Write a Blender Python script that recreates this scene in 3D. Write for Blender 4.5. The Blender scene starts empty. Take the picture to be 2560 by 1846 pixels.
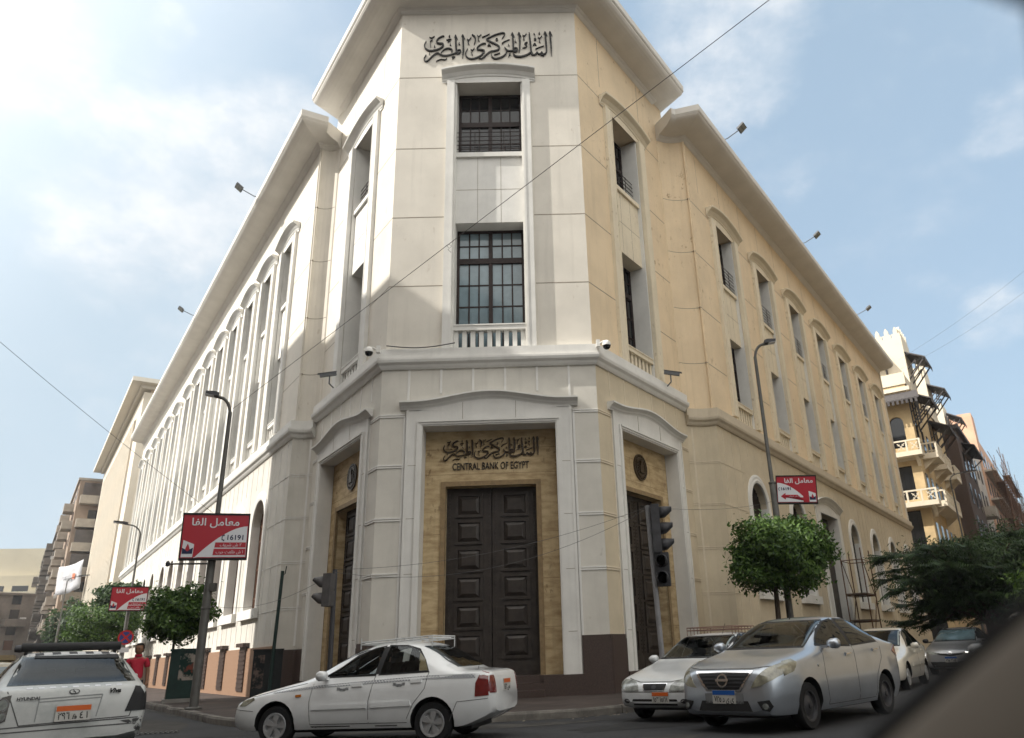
import bpy, bmesh, math, random
import numpy as np
from mathutils import Vector, Matrix, geometry
from mathutils.bvhtree import BVHTree
random.seed(7)
SC = bpy.context.scene
COL = SC.collection
R = math.radians

# ------------------------------------------------------------------ camera
cam = bpy.data.objects.new('camera', bpy.data.cameras.new('camera'))
COL.objects.link(cam)
rt = Vector((0.99923407, -0.01472265, -0.03625619))
up = Vector((0.02870933, -0.35376418, 0.93489394))
fw = Vector((0.02659025, 0.93521877, 0.35307055))
m3 = Matrix((rt, up, -fw)).transposed()
cam.matrix_world = Matrix.Translation((0, 0, 1.12)) @ m3.to_4x4()
cam.data.sensor_width = 36
cam.data.lens = 1889.3 / 2560 * 36
cam.data.shift_x = -(1404.57 - 1280) / 2560
cam.data.shift_y = (918.09 - 923) / 2560
cam.data.clip_start = 0.05
cam.data.clip_end = 3000
cam.data.dof.use_dof = True
cam.data.dof.focus_distance = 17.5
cam.data.dof.aperture_fstop = 1.5
SC.camera = cam

# ------------------------------------------------------------------ sky and sun
SUN = Vector((-4.8, -1.0, 4.15)).normalized()
w = bpy.data.worlds.new("World"); SC.world = w; w.use_nodes = True
nt = w.node_tree; N = nt.nodes; L = nt.links; N.clear()
out = N.new('ShaderNodeOutputWorld'); bg = N.new('ShaderNodeBackground')
sky = N.new('ShaderNodeTexSky'); sky.sky_type = 'NISHITA'; sky.sun_disc = False
sky.sun_elevation = math.asin(SUN.z); sky.sun_rotation = math.atan2(SUN.x, SUN.y) % (2 * math.pi)
sky.altitude = 30; sky.air_density = 1.2; sky.dust_density = 2.6; sky.ozone_density = 1.6
bg.inputs[1].default_value = 0.12
tc = N.new('ShaderNodeTexCoord')
def vdot(v):
    d = N.new('ShaderNodeVectorMath'); d.operation = 'DOT_PRODUCT'
    L.new(tc.outputs['Generated'], d.inputs[0]); d.inputs[1].default_value = Vector(v).normalized()
    return d.outputs['Value']
def mth(op, a, b=0.0, c=None):
    n = N.new('ShaderNodeMath'); n.operation = op
    for i, x in enumerate((a, b) if c is None else (a, b, c)):
        if isinstance(x, (int, float)): n.inputs[i].default_value = x
        else: L.new(x, n.inputs[i])
    return n.outputs[0]
def sm(v, lo, hi):
    n = N.new('ShaderNodeMapRange'); n.interpolation_type = 'SMOOTHSTEP'
    L.new(v, n.inputs[0]); n.inputs[1].default_value = lo; n.inputs[2].default_value = hi
    return n.outputs[0]
def noise(scale, detail, rough, loc=(0, 0, 0), st=(1, 1, 1)):
    mp = N.new('ShaderNodeMapping'); mp.inputs['Location'].default_value = loc; mp.inputs['Scale'].default_value = st
    L.new(tc.outputs['Generated'], mp.inputs[0])
    n = N.new('ShaderNodeTexNoise'); n.inputs['Scale'].default_value = scale
    n.inputs['Detail'].default_value = detail; n.inputs['Roughness'].default_value = rough
    L.new(mp.outputs[0], n.inputs['Vector']); return n.outputs['Fac']
# cloud banks: (direction, cos at which the bank is full, cos at which it ends, strength)
CLOUDS = [((-0.422, 0.758, 0.497), 0.9979, 0.9808, 1), ((-0.341, 0.756, 0.559), 0.9991, 0.9917, 0.95), ((-0.302, 0.742, 0.599), 0.9996, 0.9968, 0.8), ((-0.467, 0.767, 0.44), 0.9996, 0.9961, 0.9), ((-0.417, 0.827, 0.376), 0.9996, 0.9961, 0.8), ((-0.512, 0.624, 0.59), 0.9994, 0.9942, 0.72),
    ((-0.47, 0.659, 0.587), 0.9999, 0.9987, 0.6), ((-0.393, 0.647, 0.653), 0.9999, 0.9993, 0.45), ((-0.546, 0.68, 0.489), 0.9997, 0.9977, 0.35), ((-0.499, 0.825, 0.264), 0.9999, 0.9993, 0.5), ((0.224, 0.702, 0.676), 0.9988, 0.9891, 0.8), ((0.175, 0.751, 0.637), 0.9997, 0.9969, 0.6),
    ((0.516, 0.674, 0.53), 0.9998, 0.9979, 0.5), ((0.445, 0.662, 0.603), 0.9996, 0.9964, 0.22), ((0.347, 0.797, 0.495), 0.9997, 0.9973, 0.25), ((0.522, 0.783, 0.338), 0.9998, 0.9983, 0.45), ((0.433, 0.802, 0.412), 0.9993, 0.9935, 0.2), ((0.0, -0.55, 0.83), 0.75, 0.1, 0.95)]  # the last bank is unseen, added behind the viewpoint to brighten the walls
n1 = noise(3.1, 9, 0.6, (1.3, 0.4, 0.2), (1, 1, 1.5)); n2 = noise(7.5, 8, 0.62, (3.3, 2.4, 5.2), (1, 1, 1.6))
tot = None
for d, full, end, s in CLOUDS:
    k = mth('MULTIPLY', sm(vdot(d), end, full), s)
    tot = k if tot is None else mth('MAXIMUM', tot, k)
den = mth('ADD', mth('MULTIPLY', tot, 0.72), mth('ADD', mth('MULTIPLY', mth('SUBTRACT', n1, 0.5), 1.7), mth('MULTIPLY', mth('SUBTRACT', n2, 0.5), 1.1)))
cov = mth('MULTIPLY', sm(den, 0.10, 0.88), 0.93)
wisp = mth('MULTIPLY', sm(mth('ADD', n1, mth('MULTIPLY', n2, 0.5)), 0.70, 1.10), 0.42)
cov = mth('MAXIMUM', cov, wisp)
mix = N.new('ShaderNodeMixRGB'); L.new(cov, mix.inputs[0]); 
hz = N.new('ShaderNodeMixRGB'); L.new(sky.outputs[0], hz.inputs[1]); hz.inputs[2].default_value = (2.95, 3.85, 4.6, 1)
L.new(mth('MAXIMUM', mth('MAXIMUM', mth('MULTIPLY', sm(vdot((-0.75, 0.62, 0.25)), 0.40, 0.98), 0.9), 0.60), mth('MULTIPLY', sm(vdot((0, 0, 1)), 0.5, 0.02), 0.75)), hz.inputs[0])
lf = N.new('ShaderNodeMixRGB'); L.new(mth('MULTIPLY', sm(vdot((-0.80, 0.50, 0.33)), 0.62, 0.99), 0.45), lf.inputs[0]); L.new(hz.outputs[0], lf.inputs[1]); lf.inputs[2].default_value = (3.9, 4.3, 4.6, 1)
L.new(lf.outputs[0], mix.inputs[1])
tint = N.new('ShaderNodeMixRGB'); L.new(sm(n2, 0.35, 0.7), tint.inputs[0])
tint.inputs[1].default_value = (4.1, 4.5, 4.9, 1); tint.inputs[2].default_value = (5.3, 5.4, 5.5, 1)
L.new(tint.outputs[0], mix.inputs[2])
# unseen bright cloud added overhead and behind to lift the shade, and the glow round the sun
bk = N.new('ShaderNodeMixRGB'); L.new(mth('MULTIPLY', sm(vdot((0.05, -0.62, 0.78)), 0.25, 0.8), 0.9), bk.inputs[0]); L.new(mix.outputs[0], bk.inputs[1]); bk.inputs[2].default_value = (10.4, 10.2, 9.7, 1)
gl = N.new('ShaderNodeMixRGB'); gl.blend_type = 'ADD'; L.new(mth('MULTIPLY', sm(vdot(SUN), 0.45, 1.0), 1.0), gl.inputs[0]); L.new(bk.outputs[0], gl.inputs[1]); gl.inputs[2].default_value = (5.0, 4.8, 4.5, 1)
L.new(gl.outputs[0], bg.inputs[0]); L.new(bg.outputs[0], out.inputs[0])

sl = bpy.data.lights.new('sun', 'SUN'); sl.energy = 4.0; sl.angle = R(0.5); sl.color = (1.0, 0.95, 0.87)
so = bpy.data.objects.new('sun', sl); COL.objects.link(so)
so.rotation_euler = SUN.to_track_quat('Z', 'Y').to_euler(); so.location = (-30, 0, 60)

SC.view_settings.view_transform = 'Standard'
SC.view_settings.look = 'None'
SC.view_settings.exposure = 0.66
SC.view_settings.gamma = 1.0
SC.cycles.max_bounces = 6
SC.cycles.diffuse_bounces = 4
SC.cycles.use_denoising = True

# ------------------------------------------------------------------ materials
MATS = {}
def mat(name, col, rough=0.8, metal=0.0, var=0.0, vs=4.0, col2=None, streak=0.0, bump=0.0, bs=60.0, spec=0.3, coat=0.0, emit=None, island=0.0, stretch=(1, 1, 1), trans=0.0, alpha=1.0, ramp=(0.35, 0.65), spots=None):
    if name in MATS: return MATS[name]
    m = bpy.data.materials.new(name); MATS[name] = m; m.use_nodes = True
    t = m.node_tree; b = t.nodes['Principled BSDF']; lk = t.links
    b.inputs['Base Color'].default_value = (*col, 1); b.inputs['Roughness'].default_value = rough
    b.inputs['Metallic'].default_value = metal; b.inputs['Specular IOR Level'].default_value = spec
    b.inputs['Coat Weight'].default_value = coat; b.inputs['Coat Roughness'].default_value = 0.08
    b.inputs['Transmission Weight'].default_value = trans
    b.inputs['Alpha'].default_value = alpha
    if emit:
        b.inputs['Emission Color'].default_value = (*emit[0], 1); b.inputs['Emission Strength'].default_value = emit[1]
    tcn = t.nodes.new('ShaderNodeTexCoord')
    cur = None
    def nz(scale, det, st=(1, 1, 1)):
        mp = t.nodes.new('ShaderNodeMapping'); mp.inputs['Scale'].default_value = st
        lk.new(tcn.outputs['Object'], mp.inputs[0])
        n = t.nodes.new('ShaderNodeTexNoise'); n.inputs['Scale'].default_value = scale; n.inputs['Detail'].default_value = det
        n.inputs['Roughness'].default_value = 0.62
        lk.new(mp.outputs[0], n.inputs['Vector']); return n.outputs['Fac']
    def mixc(f, a, bcol):
        n = t.nodes.new('ShaderNodeMixRGB'); lk.new(f, n.inputs[0])
        for i, x in ((1, a), (2, bcol)):
            if isinstance(x, tuple): n.inputs[i].default_value = (*x, 1)
            else: lk.new(x, n.inputs[i])
        return n.outputs[0]
    def rmp(f, lo, hi):
        n = t.nodes.new('ShaderNodeMapRange'); lk.new(f, n.inputs[0]); n.inputs[1].default_value = lo; n.inputs[2].default_value = hi
        return n.outputs[0]
    if var or col2:
        c2 = col2 or tuple(max(0, c * (1 - var)) for c in col)
        cur = mixc(rmp(nz(vs, 7, stretch), *ramp), col, c2)
    if streak:
        dk = tuple(c * 0.62 for c in col)
        f = rmp(nz(1.6, 5, (2.6, 2.6, 0.16)), 0.55, 0.85)
        mm = t.nodes.new('ShaderNodeMath'); mm.operation = 'MULTIPLY'; lk.new(f, mm.inputs[0]); mm.inputs[1].default_value = streak
        cur = mixc(mm.outputs[0], cur if cur is not None else col, dk)
    if spots:
        sc_, thr, sc2, amt = spots
        f1 = rmp(nz(sc_, 6, (1, 1, .55)), thr, thr + .05); f2 = rmp(nz(.35, 3), .45, .62)
        mm = t.nodes.new('ShaderNodeMath'); mm.operation = 'MULTIPLY'; lk.new(f1, mm.inputs[0]); lk.new(f2, mm.inputs[1])
        m2 = t.nodes.new('ShaderNodeMath'); m2.operation = 'MULTIPLY'; lk.new(mm.outputs[0], m2.inputs[0]); m2.inputs[1].default_value = amt
        cur = mixc(m2.outputs[0], cur if cur is not None else col, sc2)
    if island:
        g = t.nodes.new('ShaderNodeNewGeometry')
        cur = mixc(g.outputs['Random Per Island'], tuple(c * (1 - island) for c in col), tuple(min(1, c * (1 + island)) for c in col)) if cur is None else mixc(rmp(g.outputs['Random Per Island'], 0.0, 1.0 / island), cur, col2 or col)
    if cur is not None: lk.new(cur, b.inputs['Base Color'])
    if bump:
        bn = t.nodes.new('ShaderNodeBump'); bn.inputs['Strength'].default_value = bump; bn.inputs['Distance'].default_value = 0.02
        lk.new(nz(bs, 4), bn.inputs['Height']); lk.new(bn.outputs[0], b.inputs['Normal'])
    return m

# ------------------------------------------------------------------ mesh helpers
class MB:
    """collects faces in world (or a frame's) coordinates and links them as one mesh object"""
    def __init__(s, F=None): s.v = []; s.f = []; s.mi = []; s.F = F; s.k = 0
    def add(s, vs, fs):
        o = len(s.v)
        s.v += [tuple(s.F @ Vector(p)) if s.F else tuple(p) for p in vs]
        s.f += [[i + o for i in f] for f in fs]; s.mi += [s.k] * len(fs)
    def quad(s, *p): s.add(p, [list(range(len(p)))])
    def box(s, x0, x1, y0, y1, z0, z1):
        s.add([(x0, y0, z0), (x1, y0, z0), (x1, y1, z0), (x0, y1, z0), (x0, y0, z1), (x1, y0, z1), (x1, y1, z1), (x0, y1, z1)],
              [(0, 3, 2, 1), (4, 5, 6, 7), (0, 1, 5, 4), (1, 2, 6, 5), (2, 3, 7, 6), (3, 0, 4, 7)])
    def prism(s, poly, y0, y1):
        """poly of (x,z), thickness along y"""
        n = len(poly)
        s.add([(x, y0, z) for x, z in poly] + [(x, y1, z) for x, z in poly],
              [list(range(n)), list(range(2 * n - 1, n - 1, -1))] + [(i, (i + 1) % n, n + (i + 1) % n, n + i) for i in range(n)])
    def zprism(s, poly, z0, z1):
        n = len(poly)
        s.add([(x, y, z0) for x, y in poly] + [(x, y, z1) for x, y in poly],
              [list(range(n))[::-1], list(range(n, 2 * n))] + [(i, (i + 1) % n, n + (i + 1) % n, n + i) for i in range(n)])
    def tube(s, pts, r, n=8, r1=None, cap=True):
        pts = [Vector(p) for p in pts]; rings = []
        for i, p in enumerate(pts):
            t = (pts[min(i + 1, len(pts) - 1)] - pts[max(i - 1, 0)]).normalized()
            a = t.orthogonal().normalized() if i == 0 else (a - t * a.dot(t)).normalized()
            b = t.cross(a)
            rr = r if r1 is None else r + (r1 - r) * i / (len(pts) - 1)
            if isinstance(r, (list, tuple)): rr = r[i]
            rings.append([p + (a * math.cos(q) + b * math.sin(q)) * rr for q in [2 * math.pi * k / n for k in range(n)]])
        vs = [v for ring in rings for v in ring]
        fs = [(i * n + k, i * n + (k + 1) % n, (i + 1) * n + (k + 1) % n, (i + 1) * n + k) for i in range(len(pts) - 1) for k in range(n)]
        if cap: fs += [list(range(n))[::-1], list(range((len(pts) - 1) * n, len(pts) * n))]
        s.add(vs, fs)
    def lathe(s, prof, c=(0, 0, 0), ax='z', n=20):
        vs = []; fs = []
        for r, h in prof:
            for k in range(n):
                a = 2 * math.pi * k / n; x, y = r * math.cos(a), r * math.sin(a)
                p = {'z': (x, y, h), 'y': (x, h, y), 'x': (h, x, y)}[ax]
                vs.append((c[0] + p[0], c[1] + p[1], c[2] + p[2]))
        for i in range(len(prof) - 1):
            for k in range(n): fs.append((i * n + k, i * n + (k + 1) % n, (i + 1) * n + (k + 1) % n, (i + 1) * n + k))
        s.add(vs, fs)
    def sweep(s, path, prof, closed=False, cap=True):
        """profile (offset outward, z) swept along a plan path of (x,y); outward is to the right of travel"""
        P = [Vector(p).to_2d() for p in path]; n = len(P); ms = []
        for i in range(n):
            d0 = (P[i] - P[i - 1]) if (i or closed) else (P[1] - P[0])
            d1 = (P[(i + 1) % n] - P[i]) if (i < n - 1 or closed) else (P[-1] - P[-2])
            d0.normalize(); d1.normalize()
            n0 = Vector((d0.y, -d0.x)); n1 = Vector((d1.y, -d1.x)); ms.append((n0 + n1) / (1 + n0.dot(n1)))
        m = len(prof)
        vs = [(*(P[i] + ms[i] * o), z) for i in range(n) for o, z in prof]
        fs = [(i * m + j, i * m + j + 1, ((i + 1) % n) * m + j + 1, ((i + 1) % n) * m + j) for i in range(n if closed else n - 1) for j in range(m - 1)]
        if cap and not closed: fs += [list(range(m)), list(range((n - 1) * m, n * m))[::-1]]
        s.add(vs, fs)
    def mesh(s, name, mats, smooth=None, recalc=True):
        me = bpy.data.meshes.new(name); me.from_pydata(s.v, [], s.f)
        for m in (mats if isinstance(mats, (list, tuple)) else [mats]): me.materials.append(m)
        if any(s.mi): me.polygons.foreach_set('material_index', s.mi)
        if recalc:
            b = bmesh.new(); b.from_mesh(me); bmesh.ops.recalc_face_normals(b, faces=b.faces); b.to_mesh(me); b.free()
        if smooth is not None:
            me.polygons.foreach_set('use_smooth', [True] * len(me.polygons))
            me.set_sharp_from_angle(angle=R(smooth))
        me.update(); return me
    def build(s, name, mats, parent=None, smooth=None, recalc=True, mw=None):
        return link(name, s.mesh(name, mats, smooth, recalc), parent, mw)
def link(name, me, parent=None, mw=None):
    o = bpy.data.objects.new(name, me); COL.objects.link(o)
    if parent:
        o.parent = parent
        if mw is None: o.matrix_parent_inverse = parent_world(parent).inverted()
        else: o.matrix_basis = mw
    elif mw is not None: o.matrix_basis = mw
    return o
def parent_world(p):
    m = p.matrix_basis.copy()
    if p.parent: m = parent_world(p.parent) @ p.matrix_parent_inverse @ m
    return m
def thing(name, label, cat, loc=(0, 0, 0), rz=0, group=None):
    o = bpy.data.objects.new(name, None); COL.objects.link(o); o.empty_display_size = 0.3
    o.matrix_basis = Matrix.Translation(loc) @ Matrix.Rotation(rz, 4, 'Z')
    o['label'] = label; o['category'] = cat
    if group: o['group'] = group
    return o
def tag(o, label, cat, group=None):
    o['label'] = label; o['category'] = cat
    if group: o['group'] = group
    return o
def struct(o, kind='structure'): o['kind'] = kind; return o
def dup(o, parent=None, mw=None):
    c = o.copy(); COL.objects.link(c)
    if parent is not None: c.parent = parent
    if mw is not None: c.matrix_basis = mw
    for ch in o.children: dup(ch, c)
    return c
ID = Matrix.Identity(4)
def frame(O, X):
    X = Vector((X[0], X[1], 0)).normalized(); Y = Vector((-X.y, X.x, 0))
    m = Matrix.Identity(4)
    m.col[0][:3] = X; m.col[1][:3] = Y; m.col[3][:3] = (O[0], O[1], 0)
    return m
def text_mesh(body, size, depth=0.0, align='CENTER', bold=0.0, shear=0.0):
    c = bpy.data.curves.new('t', 'FONT'); c.body = body; c.size = size; c.align_x = align; c.align_y = 'CENTER'
    c.extrude = depth; c.offset = bold; c.shear = shear; c.resolution_u = 3
    o = bpy.data.objects.new('t', c)
    COL.objects.link(o)
    me = bpy.data.meshes.new_from_object(o.evaluated_get(bpy.context.evaluated_depsgraph_get()))
    bpy.data.objects.remove(o); bpy.data.curves.remove(c)
    return me
def text(name, body, size, m, parent, mw, depth=0.002, bold=0.0, width=None, shear=0.0):
    """flat lettering in the local XZ plane facing -Y, mw places it under parent"""
    me = text_mesh(body, size, depth, bold=bold, shear=shear); me.materials.clear(); me.materials.append(m)
    if width:
        xs = [v.co.x for v in me.vertices]
        k = width / max(1e-6, max(xs) - min(xs)); me.transform(Matrix.Diagonal((k, 1, 1, 1)))
    me.transform(Matrix.Rotation(R(90), 4, 'X'))
    return link(name, me, parent, mw)
T3 = lambda x, y, z: Matrix.Translation((x, y, z))
RZ = lambda a: Matrix.Rotation(a, 4, 'Z')
# ------------------------------------------------------------------ the bank
M_wall = mat('cream wall paint', (0.71, 0.67, 0.595), 0.85, var=0.13, vs=0.6, streak=0.42, spots=(5.0, .65, (.40, .34, .27), .5), bump=0.12, bs=30)
M_yel = mat('yellow wall colour', (0.76, 0.615, 0.425), 0.85, var=0.14, vs=0.6, streak=0.5, spots=(5.5, .62, (.30, .20, .11), .75), bump=0.12, bs=30)  # deeper yellow than the cream walls, used on the right-hand faces
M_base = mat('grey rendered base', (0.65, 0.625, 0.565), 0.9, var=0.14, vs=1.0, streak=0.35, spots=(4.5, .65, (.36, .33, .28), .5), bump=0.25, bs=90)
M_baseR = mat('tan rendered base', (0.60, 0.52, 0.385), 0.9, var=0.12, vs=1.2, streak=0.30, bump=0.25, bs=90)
M_trim = mat('white stone trim', (0.72, 0.71, 0.675), 0.8, var=0.12, vs=1.3, streak=0.3, bump=0.05, bs=40)
M_corn = mat('cornice paint', (0.66, 0.635, 0.59), 0.85, var=0.10, vs=1.1, bump=0.05, bs=40)
M_joint = mat('dark wall joint', (0.29, 0.255, 0.205), 0.9)
M_fill = mat('white fillet', (0.74, 0.73, 0.70), 0.85, var=0.08, vs=5)
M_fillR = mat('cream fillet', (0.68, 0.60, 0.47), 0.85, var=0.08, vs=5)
M_gran = mat('brown granite plinth', (0.085, 0.06, 0.05), 0.35, col2=(0.045, 0.032, 0.03), vs=60, spec=0.5)
M_gransun = mat('sun-tinted granite plinth', (0.34, 0.215, 0.14), 0.55, col2=(0.25, 0.15, 0.10), vs=25, spec=0.4)  # sunlit copy of the brown granite, the sun put into its colour
M_trav = mat('golden travertine', (0.56, 0.435, 0.255), 0.7, col2=(0.26, 0.165, 0.075), vs=2.6, stretch=(0.8, 0.8, 2.6), ramp=(0.40, 0.80), streak=0.8, spots=(7, .58, (.15, .09, .04), .7), bump=0.1, bs=40)
M_bronze = mat('dark bronze door', (0.046, 0.036, 0.030), 0.5, metal=0.2, var=0.45, vs=5, spec=0.5)
M_brz2 = mat('tan stone door surround', (0.30, 0.21, 0.11), 0.6, var=0.3, vs=6)
M_letter = mat('blackened bronze lettering', (0.014, 0.013, 0.013), 0.5, spec=0.3)
M_wood = mat('dark window wood', (0.030, 0.018, 0.016), 0.55, var=0.4, vs=9)
M_shut = mat('brown wooden shutter', (0.115, 0.055, 0.032), 0.6, var=0.35, vs=14, stretch=(6, 6, 0.6))
M_dshut = mat('dark brown grille', (0.030, 0.020, 0.016), 0.6, var=0.3, vs=14, stretch=(6, 6, 0.6))
M_glass = mat('window glass', (0.10, 0.135, 0.155), 0.06, spec=0.8, var=0.35, vs=0.9)
M_dglass = mat('dark window glass', (0.010, 0.011, 0.013), 0.08, spec=0.5)
M_curt = mat('curtained window glass', (0.22, 0.30, 0.34), 0.08, spec=0.7, var=0.30, vs=1.1)
M_dark = mat('dark opening', (0.012, 0.011, 0.010), 0.9)
M_iron = mat('black iron', (0.02, 0.02, 0.02), 0.6)

D = 19.76
PL = Vector((-4.43, D, 0)); PR = Vector((1.5, D, 0))
aL, aR = R(-33.4), R(34.6)
dL = Vector((math.sin(aL), math.cos(aL), 0)); dR = Vector((math.sin(aR), math.cos(aR), 0))
nL = Vector((-math.cos(aL), math.sin(aL), 0)); nR = Vector((math.cos(aR), -math.sin(aR), 0))
QL = Vector((-8.40, 24.64, 0)); QR = Vector((5.87, 24.65, 0))
EL = QL + dL * 50; ER = QR + dR * 34.4
RL = PL + dL * 5.85; RR = PR + dR * 5.85
FF = frame(PL, (1, 0)); FR = frame(PR, dR); FL = frame(PL, -dL); WR = frame(QR, dR); WL = frame(QL, -dL)
WF = 5.93

def arc_pts(A, B, sag, n):
    """points from A to B, hollowed inwards (to +y side) by sag"""
    A = Vector(A); B = Vector(B); d = (B - A); nn = Vector((-d.y, d.x, 0)).normalized()
    return [A + d * t + nn * sag * 4 * t * (1 - t) for t in [i / n for i in range(n + 1)]]
CHL = arc_pts(QL, RL, 0.13, 5); CHR = arc_pts(RR, QR, 0.13, 5)
PATH_WL = [EL] + CHL                       # travelling left to right, outward is to the right of travel (towards the street)
PATH_T = [RL, PL, PR, RR]
PATH_WR = CHR + [ER]

bank = thing('bank_building', 'white corner bank with tall bronze doors, golden stone doorway and two long wings', 'building', (-1.46, 24, 0))

def wall(mb, F, x0, x1, z0, z1, holes=(), y=0.0):
    mb.F = F
    xs = sorted({x0, x1, *[h[0] for h in holes], *[h[1] for h in holes]}); zs = sorted({z0, z1, *[h[2] for h in holes], *[h[3] for h in holes]})
    for a, b in zip(xs, xs[1:]):
        for c, d in zip(zs, zs[1:]):
            mx, mz = (a + b) / 2, (c + d) / 2
            if any(h[0] < mx < h[1] and h[2] < mz < h[3] for h in holes): continue
            mb.quad((a, y, c), (b, y, c), (b, y, d), (a, y, d))
    for h in holes:
        a, b, c, d, dep = h[:5]
        e = y + dep
        if len(h) > 5:                       # arched head
            r = (b - a) / 2; zc = d - r; xc = (a + b) / 2
            arc = [(xc - r * math.cos(math.pi * k / 16), zc + r * math.sin(math.pi * k / 16)) for k in range(17)]
            lft = arc[:9]; rgt = arc[8:]
            mb.quad(*[(x, y, z) for x, z in lft], (a, y, d)); mb.quad(*[(x, y, z) for x, z in rgt], (b, y, d))
            loop = [(a, c)] + arc + [(b, c)]
        else: loop = [(a, c), (a, d), (b, d), (b, c)]
        for p, q in zip(loop, loop[1:] + loop[:1]):
            if p != q: mb.quad((p[0], y, p[1]), (q[0], y, q[1]), (q[0], e, q[1]), (p[0], e, p[1]))

U = 0.10                                     # the upper walls stand this far behind the base
ZS = 8.30                                    # top of wing base
BAYS_R = [3.38 + 4.63 * i for i in range(7)]
BAYS_L = [3.5, 6.66, 9.8, 12.98, 16.15, 19.3, 22.55, 25.75, 29.8, 33.4, 36.5, 39.8, 43.6, 47.5]
REC = 0.75
# upper walls
mb = MB()
wall(mb, FF, 0.053, WF - 0.053, 9.0, 21.75, [(WF / 2 - 1.09, WF / 2 + 1.09, 9.2, 18.72, REC)], U)
wall(mb, FL, -6.6, -0.053, 9.0, 21.75, [(-3.03 - 1.0, -3.03 + 1.0, 9.2, 18.72, REC)], U)
wall(mb, WL, -50, -0.0, ZS, 20.0, [(-s - 0.80, -s + 0.80, 8.95, 17.38, REC) for s in BAYS_L], U)
mb.F = None
CHLU = CHL + [CHL[-1] + Vector((.35, .03, 0))]; CHRU = [CHR[0] + Vector((-.35, .03, 0))] + CHR
for a, b in zip(CHLU, CHLU[1:]): mb.quad((a.x, a.y + U, ZS), (b.x, b.y + U, ZS), (b.x, b.y + U, 20.0), (a.x, a.y + U, 20.0))
UL = mb; mb = MB()
wall(mb, FR, 0.053, 6.6, 9.0, 21.75, [(3.05 - 1.0, 3.05 + 1.0, 9.2, 18.72, REC)], U); URT = mb; mb = MB()
wall(mb, WR, 0.0, 34.4, ZS, 20.0, [(s - 1.02, s + 1.02, 8.95, 17.38, REC) for s in BAYS_R], U)
mb.F = None
for a, b in zip(CHRU, CHRU[1:]): mb.quad((a.x, a.y + U, ZS), (b.x, b.y + U, ZS), (b.x, b.y + U, 20.0), (a.x, a.y + U, 20.0))
UR = mb
for p_, q_, z0_, z1_ in ((RR + dR * .7 - nR * .14, RR + Vector((-.6, 9, 0)), 18, 21.75), (RL + dL * .7 - nL * .14, RL + Vector((.6, 9, 0)), 18, 21.75), (ER, ER + Vector((-dR.y, dR.x, 0)) * 16, 0, 20), (EL, EL + Vector((dL.y, -dL.x, 0)) * 16, 0, 20)):
    mb = MB(); mb.quad((p_.x, p_.y, z0_), (q_.x, q_.y, z0_), (q_.x, q_.y, z1_), (p_.x, p_.y, z1_)); mb.build('end_wall', M_wall, bank, recalc=False)

# base walls
PORT = 1.83                                  # half width of a portal
ARW = 0.86                                   # half width of an arched opening
mb = MB()
wall(mb, FF, 0, WF, 0.15, 8.95, [(WF / 2 - PORT, WF / 2 + PORT, 0.15, 7.0, 0.55)])
wall(mb, FL, -5.85, 0, 0.15, 8.95, [(-2.95 - PORT, -2.95 + PORT, 0.15, 7.0, 0.37)])
wall(mb, WL, -50, 0, 0.15, ZS, [(-s - ARW, -s + ARW, 2.85, 6.70, 0.30, 1) for s in BAYS_L])
mb.F = None
for a, b in zip(CHL, CHL[1:]): mb.quad((a.x, a.y, 0.15), (b.x, b.y, 0.15), (b.x, b.y, ZS), (a.x, a.y, ZS))
BL = mb; mb = MB()
wall(mb, FR, 0, 5.85, 0.15, 8.95, [(2.95 - PORT, 2.95 + PORT, 0.15, 7.0, 0.37)])
DOORBAY = 2
hol = [(s - ARW, s + ARW, 2.85, 6.70, 0.30, 1) for i, s in enumerate(BAYS_R) if i != DOORBAY]
hol.append((BAYS_R[2] - 1.45, BAYS_R[2] + 1.45, 0.15, 6.6, 0.45))
wall(mb, WR, 0, 34.4, 0.15, ZS, hol)
mb.F = None
for a, b in zip(CHR, CHR[1:]): mb.quad((a.x, a.y, 0.15), (b.x, b.y, 0.15), (b.x, b.y, ZS), (a.x, a.y, ZS))
BR_ = mb

# recessed wall joints on the upper walls and raised white fillets on the base, both pattern strips
for q_ in (UL, UR, URT, BL, BR_): q_.k = 1
mb = 'B'; mj = 'U'
def pick(m, F): return URT if m == 'U' and F is FR else {('U', 0): UL, ('U', 1): UR, ('B', 0): BL, ('B', 1): BR_}[(m, int(F is FR or F is WR))]
def strip(m, F, x0, x1, z0, z1, y, t): m = pick(m, F); m.F = F; m.box(x0, x1, y - t, y + 0.05, z0, z1)
for z in (18.88, 16.09, 13.59, 11.27):
    for a, b in ((0.05, WF / 2 - 1.37), (WF / 2 + 1.37, WF - 0.05)): strip(mj, FF, a, b, z - .014, z + .014, U, .003)
    for a, b in ((-5.9, -4.35), (-1.7, -0.05)): strip(mj, FL, a, b, z - .01, z + .01, U, .003)
    for a, b in ((0.05, 1.75), (4.35, 5.9)): strip(mj, FR, a, b, z - .014, z + .014, U, .003)
strip(mj, FR, 1.5, 1.52, 19.4, 21.6, U, .003); strip(mj, FR, 4.4, 4.42, 19.4, 21.6, U, .003)
strip(mj, FL, -1.5, -1.485, 19.4, 21.6, U, .003); strip(mj, FL, -4.4, -4.385, 19.4, 21.6, U, .003)
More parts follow.
